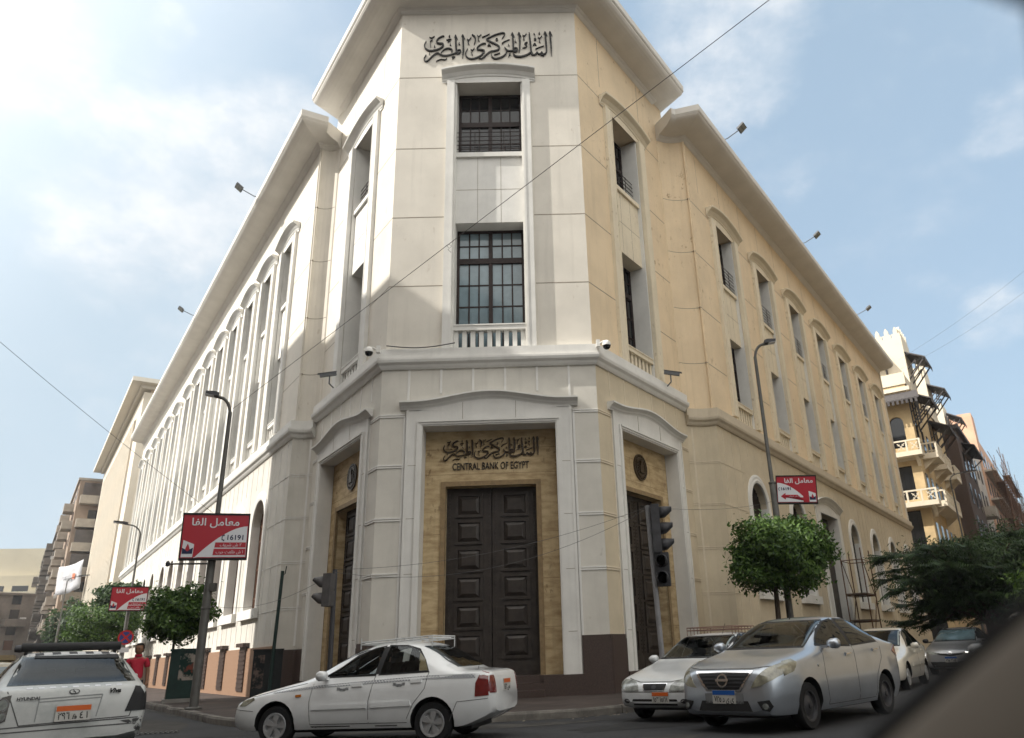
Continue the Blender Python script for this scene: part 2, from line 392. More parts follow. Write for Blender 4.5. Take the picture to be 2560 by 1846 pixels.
for z in (17.2, 14.93, 12.62, 10.48):
    ed = [-0.05] + BAYS_R + [34.4]
    for i in range(len(BAYS_R) + 1):
        a = -0.0 if i == 0 else BAYS_R[i - 1] + 1.5
        b = BAYS_R[i] - 1.5 if i < len(BAYS_R) else 34.35
        strip(mj, WR, a, b, z - .014, z + .014, U, .003)
    for i in range(len(BAYS_L) + 1):
        a = 0.0 if i == 0 else BAYS_L[i - 1] + 1.2
        b = BAYS_L[i] - 1.2 if i < len(BAYS_L) else 49.9
        if b > a: strip(mj, WL, -b, -a, z - .01, z + .01, U, .003)
    for CH, q_ in ((CHL, UL), (CHR, UR)):
        q_.F = None
        for a, b in zip(CH, CH[1:]): q_.add([(a.x, a.y + U - .003, z - .012), (b.x, b.y + U - .003, z - .012), (b.x, b.y + U - .003, z + .012), (a.x, a.y + U - .003, z + .012)], [(0, 1, 2, 3)])
for i in range(14):
    x = 1.1 + i * 2.315
    strip(mj, WR, x - .008, x + .008, 18.0, 19.75, U, .003)
UL.build('upper_wall', [M_wall, M_joint], bank, recalc=False); o = URT.build('yellow_upper_wall', [M_yel, M_joint], bank, recalc=False); o['label'] = 'yellow right side of the corner tower'; o = UR.build('yellow_upper_wall', [M_yel, M_joint], bank, recalc=False); o['label'] = 'yellow upper wall of the shaded wing'
for z in (7.29, 5.89, 4.49, 3.10):
    for F, a, b in ((FF, 0, WF / 2 - 2.27), (FF, WF / 2 + 2.27, WF), (FL, -5.85, -5.2), (FL, -0.7, 0), (FR, 0, 0.7), (FR, 5.2, 5.85)):
        strip(mb, F, a, b, z - .045, z - .012, 0, .022); strip(mb, F, a, b, z + .012, z + .045, 0, .022)
for k in range(6): strip(mb, FF, 0.75 + .885 * k - .03, 0.75 + .885 * k + .03, 7.32 if k in (0, 5) else 7.9, 8.62, 0, .018)
for k in range(6):
    for F, s in ((FL, -1), (FR, 1)): x = s * (0.72 + .88 * k); strip(mb, F, x - .02, x + .02, 7.9, 8.62, 0, .012)
for F, x in ((FF, WF / 2 - 2.29), (FF, WF / 2 + 2.29), (FL, -5.22), (FL, -0.69), (FR, 0.69), (FR, 5.22)): strip(mb, F, x - .03, x + .03, 1.5, 7.24, 0, .018)
ax = lambda bays, x: any(abs(x - s) < 1.25 for s in bays)
k = 0.45
while k < 49.5:
    if ax(BAYS_L, k): strip(mb, WL, -k - .012, -k + .012, 7.2, 8.1, 0, .012); strip(mb, WL, -k - .012, -k + .012, 1.7, 2.5, 0, .012)
    else: strip(mb, WL, -k - .012, -k + .012, 1.7, 8.1, 0, .012)
    k += .79
k = 0.45
while k < 34:
    if ax(BAYS_R, k): strip(mb, WR, k - .012, k + .012, 7.55, 8.1, 0, .012)
    else: strip(mb, WR, k - .012, k + .012, 1.7, 8.1, 0, .012)
    k += .77
for CH, q_, F in ((CHL, BL, WL), (CHR, BR_, WR)):
    q_.F = None
    for z in (6.9, 5.5, 4.1, 2.7):
        for q in (-.03, .03):
            for a, b in zip(CH, CH[1:]): q_.add([(a.x, a.y - .015, z + q - .012), (b.x, b.y - .015, z + q - .012), (b.x, b.y - .015, z + q + .012), (a.x, a.y - .015, z + q + .012)], [(0, 1, 2, 3)])
    p = CH[1] if CH is CHR else CH[4]
    q_.box(p.x - .03, p.x + .03, p.y - .02, p.y + .02, 1.6, 8.1)
    q_.F = F
    for zz in (6.9, 5.5, 4.1, 2.7): q_.box(*((0, BAYS_R[0] - 1.15) if CH is CHR else (-(BAYS_L[0] - 1.15), 0)), -.012, .03, zz - .03, zz - .01)
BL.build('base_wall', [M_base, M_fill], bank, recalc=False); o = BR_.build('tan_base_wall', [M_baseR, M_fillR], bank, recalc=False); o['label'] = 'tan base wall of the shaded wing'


# ledges between base and upper wall, cornices
prof = lambda z: [(-.15, z), (.05, z), (.09, z + .05), (.12, z + .11), (.19, z + .17), (.21, z + .24), (.21, z + .30), (.14, z + .32), (.14, z + .58), (-.15, z + .66)]
mb = MB(); mb.sweep(PATH_WL, [(o, z) for o, z in prof(8.16)]); mb.build('ledge', M_trim, bank)
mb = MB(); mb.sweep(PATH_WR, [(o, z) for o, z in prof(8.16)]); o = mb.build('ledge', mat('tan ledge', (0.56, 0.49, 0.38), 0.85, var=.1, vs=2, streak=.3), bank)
mb = MB(); mb.sweep(PATH_T, [(o, z) for o, z in prof(8.62)]); mb.build('ledge', M_trim, bank)
def cprof(z, tip):
    p = [(-.35, z), (-.10 + .02, z), (-.04, z + .03), (0.0, z + .07), (.0, z + .09), (.06, z + .12), (.09, z + .17), (.12, z + .17)]
    h = tip - .34 - (z + .17)
    for k in range(1, 9):
        a = k / 8 * math.pi / 2
        p.append((.12 + .86 * math.sin(a) ** 1.0, z + .17 + h * (1 - math.cos(a))))
    p += [(1.0, tip - .34), (1.0, tip - .31), (1.02, tip - .29), (1.02, tip - .03), (.98, tip), (-.35, tip)]
    return p
pw = [EL + (EL - QL).normalized() * 1.0] + CHL
mb = MB(); mb.sweep([p for p in PATH_WL], cprof(19.85, 20.62)); mb.build('cornice', M_corn, bank)
mb = MB(); mb.sweep([p for p in PATH_WR], cprof(19.85, 20.62)); mb.build('cornice', M_corn, bank)
bkR = Vector((RR.x - 3, RR.y + 4.5, 0)); bkL = Vector((RL.x + 3, RL.y + 4.5, 0))
mb = MB(); mb.sweep([RL, PL, PR, RR, bkR, bkL], cprof(21.55, 22.44), closed=True); mb.build('cornice', M_corn, bank)
mb = MB()                                                    # flat roofs
mb.quad(*[(p.x, p.y, 22.3) for p in (RL, PL, PR, RR, bkR, bkL)])
iR = Vector((-dR.y, dR.x, 0)) * 16; iL = Vector((dL.y, -dL.x, 0)) * 16
mb.quad(*[(p.x, p.y, 20.5) for p in (RR + Vector((0, .2, 0)), QR, ER, ER + iR)]); mb.quad(*[(p.x, p.y, 20.5) for p in (RL + Vector((0, .2, 0)), QL, EL, EL + iL)])
mb.build('roof', mat('roof screed', (.3, .28, .25), .95, var=.2), bank)

# ---- window bays: surround, two windows (each with its glass), made once per width and copied
def hood(mb, w, z, rise, proj, h=.34, y=0.0):
    n = 14; prof = [(0.02, 0), (.05, 0), (.07, .06), (.10, .09), (.16, .18), (proj - .03, .25), (proj, .28), (proj, h), (.02, h)]
    pts = [(-w / 2 + w * i / n, z + rise * (1 - (2 * i / n - 1) ** 2)) for i in range(n + 1)]
    m = len(prof); vs = [(x, y - o, zz + dz) for x, zz in pts for o, dz in prof]
    fs = [(i * m + j, i * m + (j + 1) % m, (i + 1) * m + (j + 1) % m, (i + 1) * m + j) for i in range(n) for j in range(m)]
    fs += [list(range(m)), list(range(n * m, (n + 1) * m))[::-1]]
    mb.add(vs, fs)
    # soffit and fascia fill between the arc and the flat head of the recess
    for i in range(n):
        a, b = pts[i], pts[i + 1]
        mb.add([(a[0], y - .03, z - .04), (b[0], y - .03, z - .04), (b[0], y - .03, b[1] + .02), (a[0], y - .03, a[1] + .02)], [(0, 1, 2, 3)])
def surround_mesh(op, pw_, z0, zh, zl, zu, wid, rise, name, trim):
    """op opening width, pw_ pilaster width, zl..zu spandrel panel between lower and upper window"""
    mb = MB(); q = op / 2; y = U
    for s in (-1, 1):
        a, b = sorted((s * q, s * (q + pw_)))
        mb.box(a, b, y - .12, y + .02, z0, zh)
        a, b = sorted((s * (q + .02), s * (q + .07))); mb.box(a, b, y - .135, y - .11, z0, zh)
        a, b = sorted((s * q, s * (q - .05))); mb.k = 2; mb.box(a, b, y + .02, y + .7, z0, zh); mb.k = 0     # white jamb lining
    mb.k = 0
    hood(mb, wid, zh, rise, .30, y=y)
    mb.box(-q + .05, q - .05, y + .14, y + .7, zl, zu)                                    # spandrel
    mb.box(-q + .05, q - .05, y + .06, y + .7, zu, zu + .16)                             # upper sill
    mb.box(-q + .05, q - .05, y + .10, y + .7, z0, z0 + .06)
    mb.box(-q + .05, q - .05, y + .02, y + .28, z0 + .60, z0 + .74)                      # balustrade rail
    mb.box(-q + .05, q - .05, y - .0, y + .28, z0 + .735, z0 + .775)
    nb = int(op / .24)
    for i in range(nb):
        x = -q + op * (i + .5) / nb
        mb.box(x - .065, x + .065, y + .10, y + .24, z0 + .05, z0 + .61)
    mb.k = 1
    for z in ((zl + zu) / 2,): mb.box(-q + .05, q - .05, y + .137, y + .16, z - .008, z + .008)
    for x in (-q / 3, q / 3): mb.box(x - .006, x + .006, y + .137, y + .16, zl, zu)
    return mb.mesh(name, [trim, M_joint, M_trim])
def window_mesh(op, z0, z1, cols, rows, y, ratio=.74, rail=False):
    """timber frame with glazing bars: upper fanlight, lower casements, bars included"""
    mb = MB(); q = op / 2; f = .085
    mb.box(-q, q, y, y + .09, z0, z0 + f); mb.box(-q, q, y, y + .09, z1 - f, z1)
    mb.box(-q, -q + f, y + .002, y + .088, z0 + f, z1 - f); mb.box(q - f, q, y + .002, y + .088, z0 + f, z1 - f)
    zt = z0 + (z1 - z0) * ratio
    mb.box(-q + f, q - f, y - .02, y + .10, zt - .09, zt + .09)
    mb.box(-.06, .06, y - .01, y + .095, z0 + f, z1 - f)
    for s in (-1, 1):
        a, b = (s * .06, s * (q - f)); wd = (b - a)
        for i in range(1, cols): x = a + wd * i / cols; mb.box(x - .02, x + .02, y + .02, y + .07, z0 + f, z1 - f)
    for za, zb, n in ((z0 + f, zt - .09, rows), (zt + .09, z1 - f, 2)):
        for i in range(1, n): z = za + (zb - za) * i / n; mb.box(-q + f, q - f, y + .025, y + .065, z - .02, z + .02)
    if rail:
        for k in range(6): mb.tube([(-q, y - .34, z0 + .12 + k * .16), (q, y - .34, z0 + .12 + k * .16)], .014, 6)
        for x in (-q * .45, q * .45): mb.tube([(x, y - .34, z0), (x, y - .34, z0 + .95)], .014, 6)
    return mb.mesh('window', M_wood)
def glass_mesh(op, z0, z1, y, m):
    mb = MB(); mb.box(-op / 2 + .05, op / 2 - .05, y + .045, y + .05, z0 + .05, z1 - .05); return mb.mesh('glass', m)
def bay_set(F, xs, op, pw_, z0, zh, zl, zu, wid, rise, gl, gu, dw=.62, trim=None):
    trim = trim or M_trim
    sm_ = surround_mesh(op, pw_, z0, zh, zl, zu, wid, rise, 'window_surround', trim)
    yw = U + dw
    wl = window_mesh(op - .1, z0 + .1, zl, 3, 4, yw); wu = window_mesh(op - .1, zu + .16, zh - .02, 3, 2, yw, .55, True)
    gs1 = [glass_mesh(op - .1, z0 + .1, zl, yw, q) for q in (gl, M_curt, M_dglass, gl)]; gs2 = [glass_mesh(op - .1, zu + .16, zh - .02, yw, q) for q in (gu, gu, M_glass, gu, M_curt)]; one = len(xs) == 1
    inv = Matrix.Translation(bank.location).inverted()
    for bi, x in enumerate(xs):
        g1 = gs1[0 if one else bi * 7 % 4]; g2 = gs2[0 if one else bi * 3 % 5]
        mw = inv @ F @ T3(x, 0, 0)
        link('window_surround', sm_, bank, mw)
        a = link('window', wl, bank, mw); link('glass', g1, a, ID)
        a = link('window', wu, bank, mw); link('glass', g2, a, ID)
bay_set(FF, [WF / 2], 2.16, .26, 9.24, 18.66, 13.44, 15.80, 3.02, .20, M_curt, M_dglass)
bay_set(FL, [-3.03], 2.0, .42, 9.24, 18.66, 13.44, 15.80, 3.30, .25, M_dglass, M_dglass)
bay_set(FR, [3.05], 2.0, .42, 9.24, 18.66, 13.44, 15.80, 3.30, .25, M_dglass, M_dglass, .62, mat('cream pilaster paint', (0.73, 0.65, 0.50), 0.85, var=0.12, vs=1.0, streak=0.4, spots=(9, .60, (.33, .25, .16), .7)))
bay_set(WL, [-s for s in BAYS_L], 1.6, .36, 8.95, 17.32, 12.45, 14.57, 2.72, .30, M_glass, M_dglass)
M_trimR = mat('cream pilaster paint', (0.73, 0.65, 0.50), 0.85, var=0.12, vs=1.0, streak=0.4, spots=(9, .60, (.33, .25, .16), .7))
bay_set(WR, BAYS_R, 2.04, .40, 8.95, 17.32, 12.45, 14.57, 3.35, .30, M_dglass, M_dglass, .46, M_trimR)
# ---- arched ground floor windows
def arch_meshes(mshut):
    mb = MB(); r0, r1 = ARW, ARW + .28; zc = 6.70 - ARW
    prof = [(r0 - .02, .02), (r0 - .02, -.05), (r0 + .06, -.07), (r0 + .12, -.05), (r1 - .08, -.06), (r1, -.04), (r1, .02)]
    pts = [(s, None) for s in range(0)]
    path = [(math.pi, 2.85)] + [(math.pi - math.pi * k / 18, None) for k in range(19)] + [(0, 2.85)]
    rings = []
    for a, zz in path:
        rings.append([(math.cos(a) * r, y, (zc + math.sin(a) * r) if zz is None else zz) for r, y in prof])
    m = len(prof)
    mb.add([v for g in rings for v in g], [(i * m + j, i * m + j + 1, (i + 1) * m + j + 1, (i + 1) * m + j) for i in range(len(rings) - 1) for j in range(m - 1)])
    mb.box(-r1 - .06, r1 + .06, -.16, .28, 2.56, 2.87)
    mb.box(-r0 - .005, -r0 + .03, .0, .29, 2.87, zc); mb.box(r0 - .03, r0 + .005, .0, .29, 2.87, zc)
    sur = mb.mesh('arch_surround', M_trim)
    mb = MB(); n = 20
    arc = [(math.cos(math.pi * k / n) * r0, zc + math.sin(math.pi * k / n) * r0) for k in range(n + 1)]
    mb.prism([(r0, 2.87)] + arc + [(-r0, 2.87)], .285, .30)
    for k in range(-8, 9):
        x = k * r0 / 8.5; h = zc + math.sqrt(max(0, r0 ** 2 - x * x)); mb.box(x - .022, x + .022, .255, .29, 2.87, h)
    for z in (3.3, 4.3, 5.3, zc): mb.box(-r0, r0, .25, .289, z - .03, z + .03)
    return sur, mb.mesh('arched_window', mshut)
inv = Matrix.Translation(bank.location).inverted()
sL, wLm = arch_meshes(M_shut); _, wRm = arch_meshes(M_dshut)
for s in BAYS_L:
    a = link('arched_window', wLm, bank, inv @ WL @ T3(-s, 0, 0)); link('surround', sL, a, ID)
for i, s in enumerate(BAYS_R):
    if i != DOORBAY:
        a = link('arched_window', wRm, bank, inv @ WR @ T3(s, 0, 0)); link('surround', sL, a, ID)
# ---- plinths
for F, a, b in ((FF, -.05, WF / 2 - 2.27), (FF, WF / 2 + 2.27, WF + .05), (FL, -5.9, -5.2), (FL, -.7, .05), (FR, -.05, .7), (FR, 5.2, 5.9)):
    mb = MB(F); mb.box(a, b, -.07, .05, .14, 1.40); mb.box(a - .0, b + .0, -.05, .05, 1.40, 1.50); mb.build('plinth', M_gran, bank)
for F, xc in ((FF, WF / 2), (FL, -2.95), (FR, 2.95)):
    for s in (-1, 1): a, b = sorted((xc + s * 1.3, xc + s * 2.27)); mb = MB(F); mb.box(a, b, -.12, .36, .14, .62); mb.build('plinth', M_gran, bank)
for CH in (CHL, CHR):
    mb = MB()
    for a, b in zip(CH, CH[1:]): mb.add([(a.x, a.y - .05, .14), (b.x, b.y - .05, .14), (b.x, b.y - .05, 1.5), (a.x, a.y - .05, 1.5), (a.x, a.y + .1, 1.5), (b.x, b.y + .1, 1.5)], [(0, 1, 2, 3), (3, 2, 5, 4)])
    mb.build('plinth', M_gran, bank)
for a, b in ((0, BAYS_R[2] - 1.9), (BAYS_R[2] + 1.9, 34.4)): mb = MB(WR); mb.box(a, b, -.05, .03, .14, 1.55); mb.build('plinth', M_baseR, bank)
mb = MB(WL); mb.box(-50, 0, -.06, .03, .14, 1.62); o = mb.build('sun_tinted_plinth', M_gransun, bank); o['label'] = 'sun-tinted granite plinth of the sunlit wing'
mb = MB(); mb.box(-.42, .42, -.10, -.02, .30, 1.70); mb.box(-.5, .5, -.22, .0, 1.68, 1.80)
for k in range(9): mb.box(-.4, .4, -.125, -.095, .4 + k * .14, .43 + k * .14)
bw = mb.mesh('basement_grille', M_gran)
for s in BAYS_L: link('basement_grille', bw, bank, inv @ WL @ T3(-s, 0, 0))

# ---- portals
def portal(F, xc, sign):
    inv_ = Matrix.Translation(bank.location).inverted(); G = inv_ @ F @ T3(xc, 0, 0)
    mb = MB(); P = PORT; yd = .55 if sign == 'text' else .37
    for s in (-1, 1):
        a, b = sorted((s * P, s * 2.24)); mb.box(a, b, -.06, .03, .62, 7.42)
        a, b = sorted((s * (P - .0), s * (P + .11))); mb.box(a, b, -.11, .02, .62, 7.0)
        a, b = sorted((s * (P - .04), s * P)); mb.box(a, b, -.09, yd - .01, .62, 7.0)
        a, b = sorted((s * 2.17, s * 2.24)); mb.box(a, b, -.075, .0, .62, 7.42)
    mb.box(-P - .11, P + .11, -.11, .02, 7.0, 7.11); mb.box(-P - .06, P + .06, -.14, -.08, 7.06, 7.11)
    mb.box(-P + .04, P - .04, -.08, yd - .01, 6.96, 7.0)
    mb.box(-P, P, -.058, .03, 7.11, 7.42)
    # the swept hood: flat ends, low bow in the middle
    n = 24; hw = 2.42
    def zz(t): return 7.44 + .25 * (0.5 + 0.5 * math.cos(min(1, abs(t) / .86) * math.pi))
    prof = [(.0, 0), (.06, 0), (.08, .04), (.10, .055), (.13, .10), (.21, .155), (.24, .17), (.24, .215), (.0, .23)]
    pts = [(-hw + 2 * hw * i / n, zz(2 * i / n - 1)) for i in range(n + 1)]; m = len(prof)
    mb.add([(x, -o, z + dz) for x, z in pts for o, dz in prof],
           [(i * m + j, i * m + (j + 1) % m, (i + 1) * m + (j + 1) % m, (i + 1) * m + j) for i in range(n) for j in range(m)] + [list(range(m)), list(range(n * m, (n + 1) * m))[::-1]])
    for i in range(n):
        a, b = pts[i], pts[i + 1]
        if abs(a[0]) < 2.3 and abs(b[0]) < 2.3: mb.add([(a[0], -.06, 7.40), (b[0], -.06, 7.40), (b[0], -.06, b[1] + .02), (a[0], -.06, a[1] + .02)], [(0, 1, 2, 3)])
    mb.k = 1
    for x in (-.72, .72): mb.box(x - .006, x + .006, -.066, -.05, 7.11, 7.62)
    for z in (5.89, 4.49, 3.1, 1.6):
        for s in (-1, 1):
            a, b = sorted((s * (P + .11), s * 2.16)); mb.box(a, b, -.064, -.05, z - .006, z + .006)
    link('door_frame', mb.mesh('door_frame', [M_trim, M_joint]), bank, G)
    # travertine wall with the door opening
    mb = MB(); d = 1.22; y = yd
    for a, b, c, e in ((-P, -d, .6, 7.0), (d, P, .6, 7.0), (-d, d, 5.42, 7.0)): mb.quad((a, y, c), (b, y, c), (b, y, e), (a, y, e))
    mb.quad((-d, y, .15), (-d, y + .5, .15), (-d, y + .5, 5.42), (-d, y, 5.42)); mb.quad((d, y, .15), (d, y + .5, .15), (d, y + .5, 5.42), (d, y, 5.42)); mb.quad((-d, y, 5.42), (d, y, 5.42), (d, y + .5, 5.42), (-d, y + .5, 5.42))
    mb.k = 1
    for z in (1.75, 2.95, 4.15, 5.75, 6.45):
        for a, b in (((-P, -d - .13), (d + .13, P)) if z < 5.5 else ((-P, P),)): mb.box(a, b, y - .002, y + .02, z - .004, z + .004)
    for x in (-.62, .62): mb.box(x - .004, x + .004, y - .002, y + .02, 5.76, 6.44)
    tw = link('stone_panel', mb.mesh('stone_panel', [M_trav, mat('travertine joint', (.20, .13, .06), .9)], recalc=False), bank, G)
    mb = MB()
    for s in (-1, 1): a, b = sorted((s * d, s * (d + .13))); mb.box(a, b, y - .035, y + .05, .6, 5.55)
    mb.box(-d, d, y - .035, y + .05, 5.42, 5.55)
    link('door_surround', mb.mesh('door_surround', M_brz2), bank, G)
    # two bronze leaves with six coffers each
    for s in (-1, 1):
        mb = MB(); y2 = y + .30; a, b = sorted((s * .012, s * d)); xc_ = (a + b) / 2
        mb.box(a, b, y2, y2 + .08, .62, 5.42)
        for k in range(6):
            z = 1.05 + k * .72; hw_ = .29
            if k == 5: z = 1.05 + 5 * .72
            for (x0, x1, z0, z1) in ((xc_ - hw_ - .09, xc_ + hw_ + .09, z - .03, z + .05), (xc_ - hw_ - .09, xc_ + hw_ + .09, z + .55, z + .63)): mb.box(x0, x1, y2 - .045, y2 + .01, z0, z1)
            for q in (-1, 1):
                e0, e1 = sorted((xc_ + q * (hw_ + .01), xc_ + q * (hw_ + .09))); mb.box(e0, e1, y2 - .045, y2 + .01, z + .05, z + .55)
            i0 = .10                                             # pyramid panel
            mb.add([(xc_ - hw_, y2, z + .05), (xc_ + hw_, y2, z + .05), (xc_ + hw_, y2, z + .55), (xc_ - hw_, y2, z + .55),
                    (xc_ - hw_ + i0, y2 - .05, z + .05 + i0), (xc_ + hw_ - i0, y2 - .05, z + .05 + i0), (xc_ + hw_ - i0, y2 - .05, z + .55 - i0), (xc_ - hw_ + i0, y2 - .05, z + .55 - i0)],
                   [(4, 5, 6, 7), (0, 1, 5, 4), (1, 2, 6, 5), (2, 3, 7, 6), (3, 0, 4, 7)])
            for q in range(7):                                   # studs
                for x in (a + .07, b - .07): mb.box(x - .018, x + .018, y2 - .02, y2 + .01, z - .02 + q * .1, z + .016 + q * .1)
        mb.box(a, b, y2 - .03, y2, .62, .95)
        link('door_leaf', mb.mesh('door_leaf', M_bronze), bank, G)
    mb = MB(); mb.box(-d, d, y + .39, y + .45, .15, 5.42); link('door_back', mb.mesh('door_back', M_dark), bank, G)
    mb = MB()
    for k in range(3): mb.box(-1.32 - .0 * k, 1.32, -.35 + .22 * k - .001 * k, .86, .14 + .16 * k, .30 + .16 * k)
    link('door_step', mb.mesh('door_step', M_gran), bank, G)
    if sign == 'emblem':
        mb = MB(); z = 6.26; y = yd
        for r, t in ((.40, .05), (.30, .06), (.27, .05)): mb.add(*ringmesh(r, .035 if r != .27 else .02, y - t, 0, z))
        mb.lathe([(0, y - .03), (.385, y - .03), (.40, y)], (0, 0, z), 'y', 28)
        mb.box(-.10, .10, y - .085, y - .02, z - .17, z + .05); mb.box(-.07, .07, y - .095, y - .02, z + .05, z + .12); mb.lathe([(0, y - .1), (.06, y - .09), (.06, y - .02)], (0, 0, z + .16), 'y', 14)
        for q in (-1, 1):
            for k in range(4): mb.box(q * .16 - .02, q * .16 + .02, y - .07, y - .02, z - .16 + k * .08, z - .10 + k * .08)
        for k in range(20):
            a = k / 20 * 2 * math.pi; x, zz_ = .345 * math.cos(a), z + .345 * math.sin(a); mb.box(x - .015, x + .015, y - .06, y - .02, zz_ - .02, zz_ + .02)
        link('emblem', mb.mesh('emblem', mat('bronze emblem', (.07, .05, .03), .4, metal=.6)), bank, G)
    return G
def ringmesh(r, t, y, cx, cz, n=32):
    vs = []; fs = []
    for k in range(n):
        a = 2 * math.pi * k / n
        for rr, yy in ((r, y + .04), (r, y), (r - t, y), (r - t, y + .04)): vs.append((cx + rr * math.cos(a), yy, cz + rr * math.sin(a)))
    for k in range(n):
        for j in range(3): fs.append((k * 4 + j, k * 4 + j + 1, ((k + 1) % n) * 4 + j + 1, ((k + 1) % n) * 4 + j))
    return vs, fs
GF = portal(FF, WF / 2, 'text'); portal(FL, -2.95, 'emblem'); portal(FR, 2.95, 'emblem')
# plain doorway in the shaded wing under its own hood
mb = MB()
for s in (-1, 1):
    a, b = sorted((s * 1.45, s * 1.95)); mb.box(a, b, -.07, .03, .15, 6.6)
    a, b = sorted((s * 1.41, s * 1.45)); mb.box(a, b, -.09, .44, .15, 6.6)
mb.box(-1.95, 1.95, -.07, .03, 6.6, 6.85); hood(mb, 4.1, 6.75, .34, .26, .3)
link('side_door_frame', mb.mesh('side_door_frame', M_trim), bank, inv @ WR @ T3(BAYS_R[2], 0, 0))
mb = MB(); mb.box(-1.45, 1.45, .40, .44, .15, 6.6)
for k in range(5): mb.box(-1.3, 1.3, .37, .41, .4 + k * 1.2, 1.3 + k * 1.2)
link('side_door', mb.mesh('side_door', M_bronze), bank, inv @ WR @ T3(BAYS_R[2], 0, 0))

mb = MB(WR); mb.box(.22, .62, -.03, .02, 3.1, 3.6); mb.build('wall_plaque', mat('grey plaque', (.20, .19, .17), .6, var=.3, vs=12), bank)
mb = MB(WL)
for s_ in (4.9, 20.6): mb.box(-s_ - .2, -s_ + .2, U - .01, U + .02, 18.35, 18.85)
mb.build('wall_vent', mat('grey vent', (.40, .40, .40), .8), bank)
